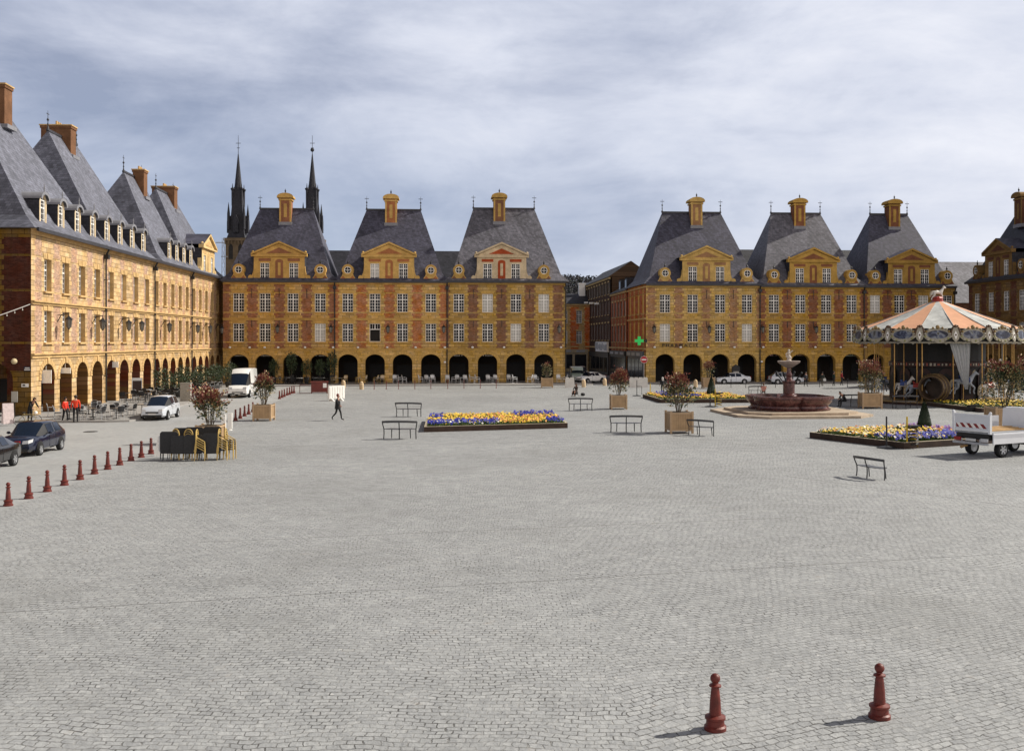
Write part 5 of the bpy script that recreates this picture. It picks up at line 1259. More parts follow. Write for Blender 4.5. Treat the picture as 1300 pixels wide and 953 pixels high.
st = [(0,.98,.45,1.15,2.2,.86,''),(.08,.98,.42,1.15,2.22,.86,'g'),(.95,.98,.42,1.12,2.15,.84,'qw'),(1.6,.96,.42,1.05,None,0,''),(1.95,.92,.42,.95,None,0,'')]
c = car('cab','x','x',(3.25,0),0,st,tw_,(),); 
for k_ in ('label','category'): del c[k_]
# the cab is a part of the truck: keep its meshes as sub-parts
cb = [o for o in bpy.data.objects if o.parent == c and o.name.startswith('body')][0]
for o in list(bpy.data.objects):
    if o.parent == c and o is not cb: o.parent = cb
cb.name = 'cab'; cb.parent = tk; cb.location = (3.25,0,0); bpy.data.objects.remove(c); cb.name = 'cab'
M['timber'] = mat('rough_timber', (.48,.30,.13), .7, .3, 3)
for k in range(3):
    g = MB(); g.box(.3,2.9,-.62+.34*k,-.36+.34*k,1.205,1.27+.03*k); tag(g.build('timber_plank', M['timber'], None, (21.5,47.9,0), R(26.5)), ['bare timber plank lying nearest the hanging side board on the truck','bare timber plank in the middle of the truck bed','thicker bare timber plank farthest across the truck bed'][k], 'plank', 'planks on the truck')

# ------------------------------------------------------------------ people
def skin_obj(verts, edges, rad, sub=1):
    me = bpy.data.meshes.new('sk'); me.from_pydata(verts, edges, []); o = bpy.data.objects.new('sk', me); COL.objects.link(o)
    m_ = o.modifiers.new('s','SKIN'); m_.use_smooth_shade = True; m_.branch_smoothing = .4
    for i, r in enumerate(rad):
        v = me.skin_vertices[0].data[i]; v.radius = (r,r) if isinstance(r,(int,float)) else r; v.use_root = (i==0)
    s_ = o.modifiers.new('u','SUBSURF'); s_.levels = sub; s_.render_levels = sub
    dg = bpy.context.evaluated_depsgraph_get(); r_ = bpy.data.meshes.new_from_object(o.evaluated_get(dg)); bpy.data.objects.remove(o); bpy.data.meshes.remove(me); return r_
SKINM = mat('skin', (.42,.22,.15), .55, .08, 6)
def lerp(a,b,t): return tuple(a[i]+(b[i]-a[i])*t for i in range(3))
def person(label, loc, rz, top, legs, hair=(.03,.02,.015), shoes=(.015,.015,.015), pose='stand', scale=1.0, skirt=None, long=False, group=None):
    """local frame: faces -y.  pose gives the joints"""
    J = dict(hip=(0,0,.94), belly=(0,.0,1.10), chest=(0,.01,1.32), neck=(0,.0,1.48), head=(0,-.02,1.58), crown=(0,-.015,1.70), nose=(0,-.115,1.60))
    for s, n in ((-1,'r'),(1,'l')):
        J.update({n+'sh':(.185*s,.01,1.42), n+'el':(.25*s,.03,1.15), n+'ha':(.26*s,-.06,.92), n+'th':(.10*s,0,.90), n+'kn':(.105*s,-.02,.50), n+'an':(.105*s,.03,.09), n+'to':(.11*s,-.15,.035)})
    def up(**k): J.update(k)
    if pose == 'walk':
        up(lkn=(.10,-.16,.52), lan=(.10,-.22,.10), lto=(.10,-.40,.05), rkn=(-.10,.10,.50), ran=(-.10,.38,.20), rto=(-.10,.30,.06), lel=(.24,.14,1.17), lha=(.25,.02,.98), rel=(-.24,-.06,1.15), rha=(-.25,-.24,1.0))
    if pose == 'stride':
        up(lkn=(.10,-.10,.50), lan=(.10,-.12,.09), lto=(.10,-.28,.04), rkn=(-.10,.06,.49), ran=(-.10,.20,.12), rto=(-.10,.08,.04), rha=(-.24,-.12,.95))
    if pose == 'lean':        # bent forward over a bicycle
        up(belly=(0,-.06,1.12), chest=(0,-.22,1.28), neck=(0,-.36,1.38), head=(0,-.45,1.44), crown=(0,-.50,1.55), nose=(0,-.56,1.42), rsh=(-.18,-.28,1.34), lsh=(.18,-.28,1.34), rel=(-.24,-.40,1.10), lel=(.24,-.40,1.10), rha=(-.22,-.58,.98), lha=(.22,-.58,.98))
    if pose in ('sit','sitlean'):
        dz = -.46
        for k in list(J): J[k] = (J[k][0], J[k][1], J[k][2]+dz)
        for s, n in ((-1,'r'),(1,'l')):
            up(**{n+'th':(.10*s,-.02,.46), n+'kn':(.13*s,-.44,.47), n+'an':(.13*s,-.46,.09), n+'to':(.13*s,-.64,.035), n+'el':(.24*s,-.10,.76), n+'ha':(.14*s,-.34,.60)})
        if pose == 'sitlean':
            up(belly=(0,-.04,.62), chest=(0,-.18,.82), neck=(0,-.32,.93), head=(0,-.42,.98), crown=(0,-.50,1.07), nose=(0,-.52,.93), rsh=(-.18,-.22,.90), lsh=(.18,-.22,.90), rel=(-.22,-.34,.66), lel=(.22,-.34,.66), rha=(-.08,-.52,.60), lha=(.08,-.52,.60))
    V, E, Rd, T = [], [], [], []
    def add(p, r, t, parent=None):
        V.append(p); Rd.append(r); T.append(t); i = len(V)-1
        if parent is not None: E.append((parent,i))
        return i
    h = add(J['hip'],(.15,.115),'leg' if not skirt or skirt=='coat' else 'top'); b = add(J['belly'],(.145,.11),'top',h); c = add(J['chest'],(.165,.125),'top',b); nk = add(J['neck'],.058,'skin',c)
    hd = add(J['head'],(.082,.09),'skin',nk); cr = add(J['crown'],(.07,.08),'skin',hd); add(lerp(J['head'],J['nose'],.95),.022,'skin',hd)
    for n in 'rl':
        s = add(J[n+'sh'],.070,'top',c); e = add(J[n+'el'],.050,'top',s); w_ = add(lerp(J[n+'el'],J[n+'ha'],.86),.034,'top',e); pm = add(lerp(J[n+'el'],J[n+'ha'],1.12),(.036,.026),'skin',w_)
        d = Vector(J[n+'ha'])-Vector(J[n+'el']); d.normalize(); sd = Vector((0,1,0)) if abs(d.y)<.8 else Vector((1,0,0)); sd = (sd-d*sd.dot(d)).normalized()
        for f, (o_, l_) in enumerate(((-.030,.070),(-.010,.082),(.010,.078),(.028,.062))):
            p = Vector(V[pm])+sd*o_+d*.03; k1 = add(tuple(p),.010,'skin',pm); k2 = add(tuple(p+d*l_*.5+Vector((0,-.006,0))),.009,'skin',k1); add(tuple(p+d*l_+Vector((0,-.02,0))),.008,'skin',k2)
        th0 = Vector(V[pm])-sd*.035; k1 = add(tuple(th0-d*.01),.011,'skin',pm); add(tuple(th0-sd*.02+d*.035),.009,'skin',k1)
        lt = 'skin' if skirt and skirt != 'coat' else 'leg'
        t_ = add(J[n+'th'],.095,'leg' if not skirt or skirt=='coat' else 'top',h); k = add(J[n+'kn'],.062,lt,t_); cf = add(lerp(J[n+'kn'],J[n+'an'],.4),.058,lt,k); a = add(J[n+'an'],.042,lt,cf); to = add(J[n+'to'],.038,'shoe',a)
    me = skin_obj(V, E, Rd, 1)
    mats = {'top':mat('clothes',top,.85,.2,5), 'leg':mat('trousers',legs,.85,.2,5), 'skin':SKINM, 'shoe':mat('shoes',shoes,.5,.2,5)}; order = ['top','leg','skin','shoe']
    for k in order: me.materials.append(mats[k])
    seg = [(Vector(V[a]),Vector(V[b]),T[b]) for a,b in E]
    for f in me.polygons:
        c_ = f.center; best, bt = 9, 'top'
        for a, b, t in seg:
            ab = b-a; u = max(0,min(1,(c_-a).dot(ab)/max(1e-9,ab.length_squared))); dd = (c_-(a+ab*u)).length
            if dd < best: best, bt = dd, t
        f.material_index = order.index(bt)
    t = thing('person', label, 'person', (loc[0],loc[1],0), rz, group); t.scale = (scale,)*3
    put('body', me, t)
    hh = MB(); hc = Vector(J['head']).lerp(Vector(J['crown']),.55); back = Vector((0,.025,.02))
    hh.ball(tuple(hc+back),.105,12,0,1.1)
    if long: hh.lathe([(.07,-.28),(.10,-.12),(.105,.0),(.06,.06)],10,tuple(hc+Vector((0,.05,0))))
    hh.v = [v for v in hh.v]; hm = hh.mesh('hair', mat('hair',hair,.6,.25,12), True)
    bm = bmesh.new(); bm.from_mesh(hm); nd = (Vector(J['nose'])-Vector(J['head'])).normalized()
    bmesh.ops.delete(bm, geom=[v for v in bm.verts if (v.co-hc).dot(nd) > .035 and v.co.z < hc.z+.055], context='VERTS'); bm.to_mesh(hm); bm.free(); put('hair', hm, t)
    if skirt or (pose in ('walk','stand','stride') and long != 'x'):
        pass
    if skirt and pose.startswith('sit'):
        g = MB(); g.lathe([(.16,.02),(.24,-.04),(.30,-.20),(.34,-.36)],14,(0,-.22,.56)); g.build('skirt', mat('skirt',skirt,.85,.2,4), t)
    elif skirt == 'coat':
        g = MB(); g.lathe([(.165,.42),(.17,.25),(.19,.05),(.205,-.10)],14,(0,.01,.86)); g.build('coat', mat('coat',top,.85,.2,4), t)
    return t
blk = (.012,.012,.014)
person('person in a long black coat and red cap walking across the square', G(429,533.5), R(80), blk, blk, hair=(.16,.02,.02), pose='walk', scale=1.03, skirt='coat')
person('person in a bright red jacket leaning in, left one of the red pair', (G(83,536)), R(70), (.62,.035,.015), (.012,.012,.015), pose='stride', scale=.95, group=None)
person('person in a bright red jacket standing upright nearer the terrace tables', (G(96,536.5)), R(200), (.66,.05,.018), (.012,.012,.015), pose='stand', scale=1.04)
person('person in black bending over a bicycle at the arcade corner pier', G(38,537), R(60), blk, blk, pose='lean', scale=1.05)
person('person in a black dress sitting with raised arm behind the curved bench', G(731.5,503), R(-40), (.05,.035,.03), blk, hair=(.05,.025,.015), pose='sit', scale=.98, skirt=(.012,.012,.012), long=True)
person('person in black with a white hood standing behind the brown planter shrub', G(841,500), R(200), blk, blk, hair=(.5,.48,.45), pose='stand', scale=.98, long=True)
person('person in a pink top sitting on the bench behind the fountain rim', G(969.5,503), R(170), (.50,.22,.17), (.10,.07,.06), hair=(.09,.04,.02), pose='sit', scale=1.0)
person('person in dark clothes slumped forward on the bench beside the carousel planter', G(1073,516.5), R(-72), blk, blk, pose='sitlean', scale=1.12)
person('person with a white shirt front and dark coat walking past the silver saloon', G(1023,491), R(20), (.03,.03,.04), blk, pose='stride', scale=1.0)
person('person in dark clothes with a white bag between the two parked silver cars', G(1044,490), R(150), (.02,.025,.02), (.10,.09,.07), pose='stride', scale=.95)
person('person in dark green with black trousers left of the red topped walker', G(1058.5,490), R(100), (.012,.03,.022), blk, pose='stride', scale=1.0)
person('person in a red top and dark trousers in front of the silver hatchback', G(1068.5,489.5), R(95), (.30,.03,.035), (.012,.012,.02), pose='stride', scale=1.02)
g = MB(); g.box(-.16,.16,-.06,.06,0,.26); g.path([(-.1,0,.26),(0,0,.40),(.1,0,.26)],.012,5); tag(g.build('bag', mat('white_bag',(.6,.6,.58),.7,.1), None, (G(1046,490)[0],G(1046,490)[1]-.25,.62)), 'white carrier bag carried between the two silver cars', 'bag')
g = MB(); g.ball((0,0,.16),.24,10,0,.66); tag(g.build('bag', mat('black_bag',(.012,.012,.013),.7,.2), None, G(740,502.5)), 'small black bag on the ground beside the sitting woman', 'bag')
# stool the woman sits on
g = MB(); g.lathe([(.2,.42),(.21,.45),(.0,.46)],12)
for k in range(3): g.tube((.15*math.cos(k*2.1),.15*math.sin(k*2.1),.42),(.2*math.cos(k*2.1),.2*math.sin(k*2.1),0),.018,.018,6)
tag(g.build('stool', M['iron'], None, G(731.5,503)), 'low black stool under the sitting woman in the black dress', 'stool')
# bicycle at the corner pier
t = thing('bicycle', 'bicycle with a round white lamp held by the bending figure in black', 'bicycle', G(35,540)+(0,), R(10))
for x in (-.52,.52):
    q = MB(); n=20
    for i in range(n):
        a0,a1 = 2*math.pi*i/n,2*math.pi*(i+1)/n; q.tube((x+.33*math.cos(a0),0,.345+.33*math.sin(a0)),(x+.33*math.cos(a1),0,.345+.33*math.sin(a1)),.018,.018,6,0,False)
    for i in range(8): q.tube((x,0,.345),(x+.32*math.cos(i*.785),0,.345+.32*math.sin(i*.785)),.004,.004,4)
    q.build('wheel', M['tyre'], t)
f = MB(); f.path([(-.52,0,.345),(-.08,0,.30),(-.2,0,.78),(-.52,0,.345)],.018,6); f.path([(-.08,0,.30),(.40,0,.72),(-.17,0,.70)],.018,6); f.path([(.52,0,.345),(.40,0,.72),(.36,0,.98)],.018,6); f.build('frame', mat('bike_paint',(.45,.36,.18),.4,.2), t)
f = MB(); f.path([(.30,-.24,1.0),(.38,0,.99),(.30,.24,1.0)],.014,6); f.build('handlebar', M['iron'], t); f = MB(); f.ball((-.22,0,.83),.11,10,0,.4); f.build('saddle', M['blackp'], t); f = MB(); f.ball((.5,0,.82),.11,10); f.build('lamp', M['white'], t)
# ------------------------------------------------------------------ carousel
CX, CYY = 37.9, 91.2
ca = thing('carousel', 'old fashioned carousel with a salmon and white striped canopy', 'carousel', (CX,CYY,0))
M['salmon'] = mat('salmon_canvas', (.60,.31,.18), .8, .14, 1.2, .1, 6); M['canvas'] = mat('stained_canvas', (.40,.41,.40), .8, .5, .9, .1, 6)
M['cream'] = mat('cream_carving', (.36,.33,.26), .6, .3, 5, .3, 14); M['gilt'] = mat('gilt_carving', (.24,.16,.06), .45, .4, 8); M['cdark'] = mat('carousel_dark', (.007,.006,.006), .6, .3, 2); M['brass'] = mat('brass_pole', (.50,.30,.10), .3, .2, 4, metal=.6)
M['maroon'] = mat('maroon_boards', (.030,.010,.008), .5, .3, 3)
def painting():
    b = NB('painted_scene'); o = b.obj(True); n = b.noise(o, 1.5, 5, .6, .6)
    b.set(ramp(b.t, n.outputs[0], [(.36,(.010,.011,.02)),(.46,(.025,.03,.06)),(.53,(.11,.13,.19)),(.59,(.24,.25,.26)),(.66,(.05,.045,.03))]), .4, 0, .4); return b.mat
M['scene'] = painting()
NP = 16; RV = 7.0
g = MB(); g.lathe([(6.35,0),(6.35,.28),(6.2,.30),(.01,.30)], 48, m=0); g.lathe([(6.42,.20),(6.42,.30),(6.3,.315)], 48, m=1); g.build('platform', [M['maroon'], M['gilt']], ca)
# striped canopy
zr, za = 6.55, 9.0
for nm, par, mm in (('canopy',0,M['salmon']),):
    g = MB()
    for k in range(NP):
        a0, a1 = 2*math.pi*(k-.5)/NP, 2*math.pi*(k+.5)/NP; prev = None
        for (r, z) in ((6.75,zr-.05),(5.2,7.05),(3.6,7.66),(2.0,8.32),(.8,8.82),(.12,za)):
            cur = [(r*math.cos(a0),r*math.sin(a0),z),(r*math.cos((a0+a1)/2)*.995,r*math.sin((a0+a1)/2)*.995,z-.07*r/6.7),(r*math.cos(a1),r*math.sin(a1),z)]
            if prev:
                g.face([prev[0],prev[1],cur[1],cur[0]], k%2); g.face([prev[1],prev[2],cur[2],cur[1]], k%2)
            prev = cur
        for (r0,z0,r1,z1) in ((6.75,zr-.03,3.6,7.68),(3.6,7.68,.15,9.01)): g.tube((r0*math.cos(a0),r0*math.sin(a0),z0),(r1*math.cos(a0),r1*math.sin(a0),z1),.035,.03,5,1)
    cn = g.build('canopy', [M['salmon'], M['canvas']], ca)
g = MB(); g.lathe([(6.9,5.28),(6.9,6.35),(6.7,6.4)], 64, m=0); g.lathe([(6.88,5.30),(2.2,5.55),(.5,5.6)], 48, m=1); g.lathe([(6.95,5.22),(7.0,5.3),(6.93,5.36)], 64, m=2); g.build('rim_board', [M['cdark'], M['cdark'], M['cream']], ca)
# shaped panels round the rim
def curve_out(pts): return pts
def big_panel():
    g = MB(); wv, hv = 1.02, .56; n = 28
    out = [((wv+.05*math.cos(6*t))*math.cos(t)*(1+.06*math.cos(2*t)), (hv+.07*math.cos(5*t+.6))*math.sin(t)) for t in [2*math.pi*i/n for i in range(n)]]
    g.prism(out, -.05, .03, 'y', 0)
    inn = [(.80*math.cos(2*math.pi*i/20),.05+.33*math.sin(2*math.pi*i/20)) for i in range(20)]; g.prism(inn, -.075, -.04, 'y', 1)
    for i in range(9):
        t = math.pi*i/8; g.ball((.92*math.cos(t), -.07, .10+.50*math.sin(t)), .10, 7, 2 if i%2 else 0)
    for i in range(8):
        t = math.pi+math.pi*(i+.5)/8; g.ball((.95*math.cos(t), -.06, .44*math.sin(t)), .085, 7, 0 if i%2 else 3)
    g.ball((0,-.08,.63),.17,8,2); return g.mesh('scene_panel', [M['cream'], M['scene'], M['gilt'], mat('moss_carving',(.27,.27,.11),.6,.3,6)])
def small_panel():
    g = MB(); g.prism([(0,-.62),(.24,-.35),(.33,.0),(.25,.42),(.12,.66),(0,.72),(-.12,.66),(-.25,.42),(-.33,0),(-.24,-.35)], -.07, .02, 'y', 0)
    g.prism([(0,-.42),(.15,.0),(0,.34),(-.15,.0)], -.10, -.06, 'y', 1); g.lathe([(.075,-.13),(.075,-.09)],10,(0,0,-.02),2,ax='y')
    for s in (-1,1):
        for k in range(6): t = k/5; g.ball((s*(.36-.20*t*t), -.08, .0+.72*t), .085, 7, 2)
    g.ball((0,-.1,.72),.13,8,2); return g.mesh('medallion', [M['cream'], M['white'], mat('brown_carving',(.10,.055,.03),.55,.3,6)])
BP, SPn = big_panel(), small_panel()
for k in range(NP):
    a = 2*math.pi*k/NP; o = put('scene_panel', BP, ca, (RV*math.cos(a),RV*math.sin(a),5.88), a+R(90)); o.rotation_euler = (R(-8),0,a+R(90)); o.scale=(1.02,1,1.08)
    a = 2*math.pi*(k+.5)/NP; o = put('medallion', SPn, ca, (RV*1.0*math.cos(a),RV*1.0*math.sin(a),5.92), a+R(90)); o.rotation_euler = (R(-8),0,a+R(90))
for k in range(NP):
    a = 2*math.pi*(k+.5)/NP; q = MB(); q.tube((6.15*math.cos(a),6.15*math.sin(a),.3),(6.15*math.cos(a),6.15*math.sin(a),5.35),.045,.045,8); q.build('pole', M['brass'], ca)
# centre drum with painted shutters and a lettered band
g = MB(); g.lathe([(3.9,.3),(3.9,5.45)], 32, m=0)
for k in range(16):
    a = 2*math.pi*(k+.5)/16; 
g.build('centre_drum', [M['cdark']], ca)
g = MB(); g.lathe([(3.95,3.15),(4.08,3.2),(4.08,3.6),(3.95,3.65)], 48, m=0); rr = random.Random(8)
for k in range(84):
    a = 2*math.pi*k/84; h_ = rr.uniform(.10,.24); c = (4.10*math.cos(a),4.10*math.sin(a),3.4); s_ = rr.uniform(.05,.10)
    t_ = Vector((-math.sin(a),math.cos(a),0))*s_; g.face([Vector(c)-t_-Vector((0,0,h_/2)),Vector(c)+t_-Vector((0,0,h_/2)),Vector(c)+t_+Vector((0,0,h_/2)),Vector(c)-t_+Vector((0,0,h_/2))], 1+k%3%2)
g.build('inner_band', [M['maroon'], M['cream'], mat('faded_red_letters',(.30,.08,.05),.6,.3)], ca)
# the horse figure on the very top
def horse_mesh(seed=0, jump=True):
    V=[(0,0,.95),(.32,0,.98),(-.38,0,1.0),(.52,0,1.18),(.68,0,1.42),(.78,0,1.50),(.98,0,1.36),(.70,-.05,1.60),(.70,.05,1.60),(-.50,0,1.02),(-.68,0,.85),(-.74,0,.55)]
    E=[(0,1),(0,2),(1,3),(3,4),(4,5),(5,6),(5,7),(5,8),(2,9),(9,10),(10,11)]
    Rr=[.20,.20,.21,.15,.11,.095,.055,.022,.022,.10,.06,.03]
    for s in (-.11,.11):
        b=len(V); fw = .30 if (s>0)==jump else .12
        V+=[(.36,s,.78),(.36+fw,s,.58),(.36+fw*.75,s,.30),(.36+fw*1.0,s,.16)]; E+=[(1,b),(b,b+1),(b+1,b+2),(b+2,b+3)]; Rr+=[.10,.055,.04,.05]
        b=len(V); bw = .32 if (s>0)!=jump else .1
        V+=[(-.40,s,.80),(-.34-bw*.2,s,.58),(-.52-bw*.5,s,.40),(-.50-bw,s,.14)]; E+=[(2,b),(b,b+1),(b+1,b+2),(b+2,b+3)]; Rr+=[.13,.08,.045,.05]
    return skin_obj(V,E,Rr,1)
HM = [horse_mesh(0,True), horse_mesh(1,False)]
hw_ = mat('horse_white', (.60,.58,.54), .45, .1, 3); hg = mat('horse_grey_blue', (.30,.33,.38), .45, .3, 3); sad = mat('saddle_blue', (.05,.08,.22), .4, .3, 5); sadr = mat('saddle_red', (.30,.03,.02), .4, .3, 5)
for m_ in HM: m_.materials.append(hw_)
HM2 = [m_.copy() for m_ in HM]
for m_ in HM2: m_.materials[0] = hg
tail_m = mat('horse_mane', (.33,.28,.20), .7, .2, 6)
def saddle_mesh(mt):
    g = MB(); n = 10
    for i in range(n):
        a0,a1 = math.pi*(-.08+1.16*i/n), math.pi*(-.08+1.16*(i+1)/n)
        for x0,x1,r in ((-.20,.20,.235),): g.face([(x0,-r*math.cos(a0),.95+r*math.sin(a0)),(x1,-r*math.cos(a0),.95+r*math.sin(a0)),(x1,-r*math.cos(a1),.95+r*math.sin(a1)),(x0,-r*math.cos(a1),.95+r*math.sin(a1))])
    g.prism([(-.22,1.15),(.2,1.15),(.24,1.30),(.1,1.20),(-.14,1.20),(-.26,1.34)],-.13,.13,'y'); g.lathe([(.215,.28),(.215,.36)],14,(0,0,.99),0,ax='x')
    return g.mesh('saddle', mt)
SM = [saddle_mesh(sad), saddle_mesh(sadr)]
mn = MB(); mn.prism([(.50,1.30),(.62,1.60),(.74,1.68),(.72,1.56),(.60,1.34),(.45,1.16)],-.03,.03,'y'); mn.path([(-.58,0,1.06),(-.78,0,.95),(-.86,0,.6),(-.84,0,.4)],.07,6); MNM = mn.mesh('mane', tail_m)
top = put('figurehead', HM[0], ca, (0,0,8.95), R(10)); top.scale=(.85,.85,.85); put('mane', MNM, top)
g = MB(); g.lathe([(.7,8.75),(.5,8.9),(.42,9.15),(.5,9.2),(.35,9.35),(.1,9.4)],12); g.build('finial_base', sadr, ca)
def ride(kind, ang, r, z, s=1.0, head=90, sidx=0):
    a = R(ang); rz = a + R(head); x, y = r*math.cos(a), r*math.sin(a)
    o = put('carousel_horse', kind, ca, (x,y,z), rz); o.scale=(s,)*3; put('saddle', SM[sidx], o); put('mane', MNM, o)
    q = MB(); q.tube((0,0,1.1),(0,0,(5.5-z)/s),.028,.028,8); q.tube((0,0,.8),(0,0,(.3-z)/s),.028,.028,8); q.build('horse_pole', M['brass'], o); return o
ride(HM[0], -66, 5.4, .35, 1.3, 90, 1); ride(HM2[1], -90, 5.2, .75, 1.35, 90, 0); ride(HM[1], -52, 5.0, .7, 1.2, 90, 0); ride(HM2[0], -130, 5.4, .4, 1.2, 90, 1); ride(HM[0], -38, 5.6, .55, 1.25, 90, 0)
ride(HM[1], -145, 5.0, .6, 1.1, 90, 0); ride(HM2[0], 20, 5.2, .6, 1.2, 90, 0); ride(HM[0], 75, 5.2, .5, 1.2, 90, 1); ride(HM2[1], 130, 5.2, .5, 1.2, 90, 0); ride(HM[1], 170, 5.2, .6, 1.2, 90, 0)
# barrel car lying on its side, a flying boat, the tied grey curtain
g = MB(); bw = mat('barrel_wood', (.07,.042,.024), .5, .4, 3)
g.lathe([(.98,-.95),(1.12,-.5),(1.17,0),(1.12,.5),(.98,.95),(.90,.95),(.88,-.8),(.01,-.82)], 26, ax='x', m=0)
for x,r in ((-.92,1.02),(-.5,1.15),(.5,1.15),(.92,1.02)): g.lathe([(r,-.05),(r+.03,0),(r,.05)],26,(x,0,0),1,ax='x',cap=False)
o = g.build('barrel_car', [bw, M['gilt']], ca, (-2.5,-5.35,1.5), R(-128))
g = MB(); g.lathe([(.02,-1.0),(.25,-.85),(.38,-.3),(.36,.4),(.2,.9),(.02,1.05)],12,ax='x'); g.prism([(-.5,.2),(.1,.2),(-.15,.95),(-.3,1.0)],-.04,.04,'y'); g.tube((0,0,0),(0,0,2.4),.03,.03,6)
g.build('flying_boat', hw_, ca, (4.6,-2.4,2.9), R(20))
g = MB(); n = 26; prev = None
for j in range(11):
    t = j/10; z = 5.3-3.9*t; wd = 1.0*(1-t)**.9+.16; xo = -.75-.0*t+.55*t; row = []
    for i in range(n+1):
        u = i/n-.5; row.append((xo+u*wd*1.5, -6.25-.09*math.cos(u*n*1.35)*(.4+.6*(1-t)), z))
    if prev:
        for i in range(n): g.face([prev[i],prev[i+1],row[i+1],row[i]])
    prev = row
g.build('curtain', mat('grey_curtain',(.42,.43,.44),.85,.15,3), ca)
g = MB(); 
for k in range(NP):
    a = 2*math.pi*(k+.25)/NP; g.ball((6.6*math.cos(a),6.6*math.sin(a),5.22),.11,8)
    a = 2*math.pi*(k+.75)/NP; g.ball((6.6*math.cos(a),6.6*math.sin(a),5.22),.11,8)
for k in range(12):
    a = 2*math.pi*k/12; 
g.build('bulb_row', mat('frosted_bulb',(.35,.33,.29),.4,.2), ca)
for k in range(14):                                    # painted boards hiding the machinery
    a = 2*math.pi*k/14; q = MB(); q.prism([(-.58,.4),(.58,.4),(.58,2.7),(.3,3.0),(0,3.1),(-.3,3.0),(-.58,2.7)],-.02,.02,'y',0); q.prism([(-.4,.8),(.4,.8),(.4,2.4),(0,2.7),(-.4,2.4)],-.035,-.018,'y',1)
    o = q.build('inner_board', [M['maroon'], M['cdark']], ca, (3.97*math.cos(a),3.97*math.sin(a),0), a+R(90))
# low dark notice box in front of the carousel
t = thing('notice_box', 'low black box with a plaque lying in front of the carousel steps', 'box', G(1243,522)+(0,), R(6)); g = MB(); g.box(-.85,.85,-.35,.35,0,.36); g.prism([(-.85,.36),(.85,.36),(.7,.5),(-.7,.5)],-.1,.3,'y'); g.build('body', M['cdark'], t)
q = MB(); q.box(-.35,.35,-.37,-.35,.12,.28); q.build('plaque', mat('plaque',(.25,.24,.2),.5,.3,9), t)
g = MB(); g.box(-1.6,1.6,-.25,.25,0,.14,0); g.box(-1.6,1.6,-.0,.45,.14,.28,0)
tag(g.build('step_block', mat('wooden_steps',(.12,.06,.045),.6,.3,3), None, (CX+1.9,CYY-6.75,0), R(12)), 'dark wooden double step at the edge of the carousel platform', 'steps')
# ------------------------------------------------------------------ terrace furniture
M['black_wicker'] = mat('black_wicker', (.018,.018,.02), .6, .35, 12, .3, 60); M['gold_cane'] = mat('gold_cane', (.52,.36,.11), .45, .25, 8); M['cream_wicker'] = mat('cream_wicker', (.55,.46,.34), .65, .2, 9, .3, 60); M['alu'] = mat('brushed_metal', (.55,.56,.57), .35, .15, 4, metal=.5)
M['white_resin'] = mat('white_resin', (.66,.67,.68), .45, .08, 3); M['table_top'] = mat('table_top', (.05,.05,.055), .22, .3, 2, spec=.6); M['pale_top'] = mat('pale_table_top', (.40,.40,.40), .3, .2, 2)
def chair_parts(mseat, mframe):
    s = MB(); s.box(-.22,.22,-.21,.21,.43,.47); b = MB(); n=6
    for i in range(n):
        t0,t1 = -1+2*i/n,-1+2*(i+1)/n; f=lambda t:(.23*t,.22+.05*(1-t*t)); a,c=f(t0),f(t1)
        b.face([(a[0],a[1],.55),(c[0],c[1],.55),(c[0],c[1]+.06,.90-.05*t1*t1),(a[0],a[1]+.06,.90-.05*t0*t0)]); b.face([(a[0],a[1]+.02,.55),(c[0],c[1]+.02,.55),(c[0],c[1]+.08,.90-.05*t1*t1),(a[0],a[1]+.08,.90-.05*t0*t0)])
    f = MB()
    for x in (-.21,.21): f.path([(x,-.2,0),(x,-.2,.44)],.014,6); f.path([(x*1.05,.26,0),(x,.21,.44),(x*1.03,.30,.90)],.014,6); f.path([(x*1.05,.24,.68),(x*1.1,-.05,.68),(x,-.2,.64),(x,-.2,.44)],.013,6)
    f.path([(-.215,.30,.90),(-.1,.345,.945),(.1,.345,.945),(.215,.30,.90)],.014,6)
    return [('seat',s.mesh('seat',mseat)),('backrest',b.mesh('backrest',mseat)),('frame',f.mesh('frame',mframe))]
def chair(parts, name, label, loc, rz, group, cat='chair', s=1.0):
    t = thing(name, label, cat, loc if len(loc)==3 else (*loc,0), rz, group)
    for n_, me in parts: put(n_, me, t)
    if s != 1: t.scale=(s,)*3
    return t
def table_parts(r, mtop, mleg, square=False):
    a = MB()
    if square: a.box(-r,r,-r,r,.70,.735)
    else: a.lathe([(r,.70),(r+.01,.72),(r,.735)], 20)
    b = MB(); b.tube((0,0,.03),(0,0,.70),.03,.03,8); b.lathe([(.24,0),(.22,.025),(.05,.05)],12)
    return [('table_top',a.mesh('table_top',mtop)),('pedestal',b.mesh('pedestal',mleg))]
CH = chair_parts(M['black_wicker'], M['alu']); CC = chair_parts(M['cream_wicker'], M['gold_cane']); CW = chair_parts(M['white_resin'], M['white_resin']); CD = chair_parts(M['black_wicker'], M['iron'])
TB = table_parts(.42, M['table_top'], M['iron']); TBs = table_parts(.40, M['table_top'], M['iron'], True); TP = table_parts(.38, M['pale_top'], M['iron']); TW = table_parts(.36, M['white_resin'], M['white_resin'])
rr = random.Random(17); PZ = .13
LT = 'dark round terrace table between the red jackets and the silver car'; LC = 'black terrace chair with thin metal legs between the red jackets and the silver car'
spots = [(-30.0,69.4),(-28.3,69.2),(-26.9,69.6),(-29.2,71.3),(-27.4,71.8),(-31.4,71.6),(-26.6,73.6),(-30.6,74.0)]
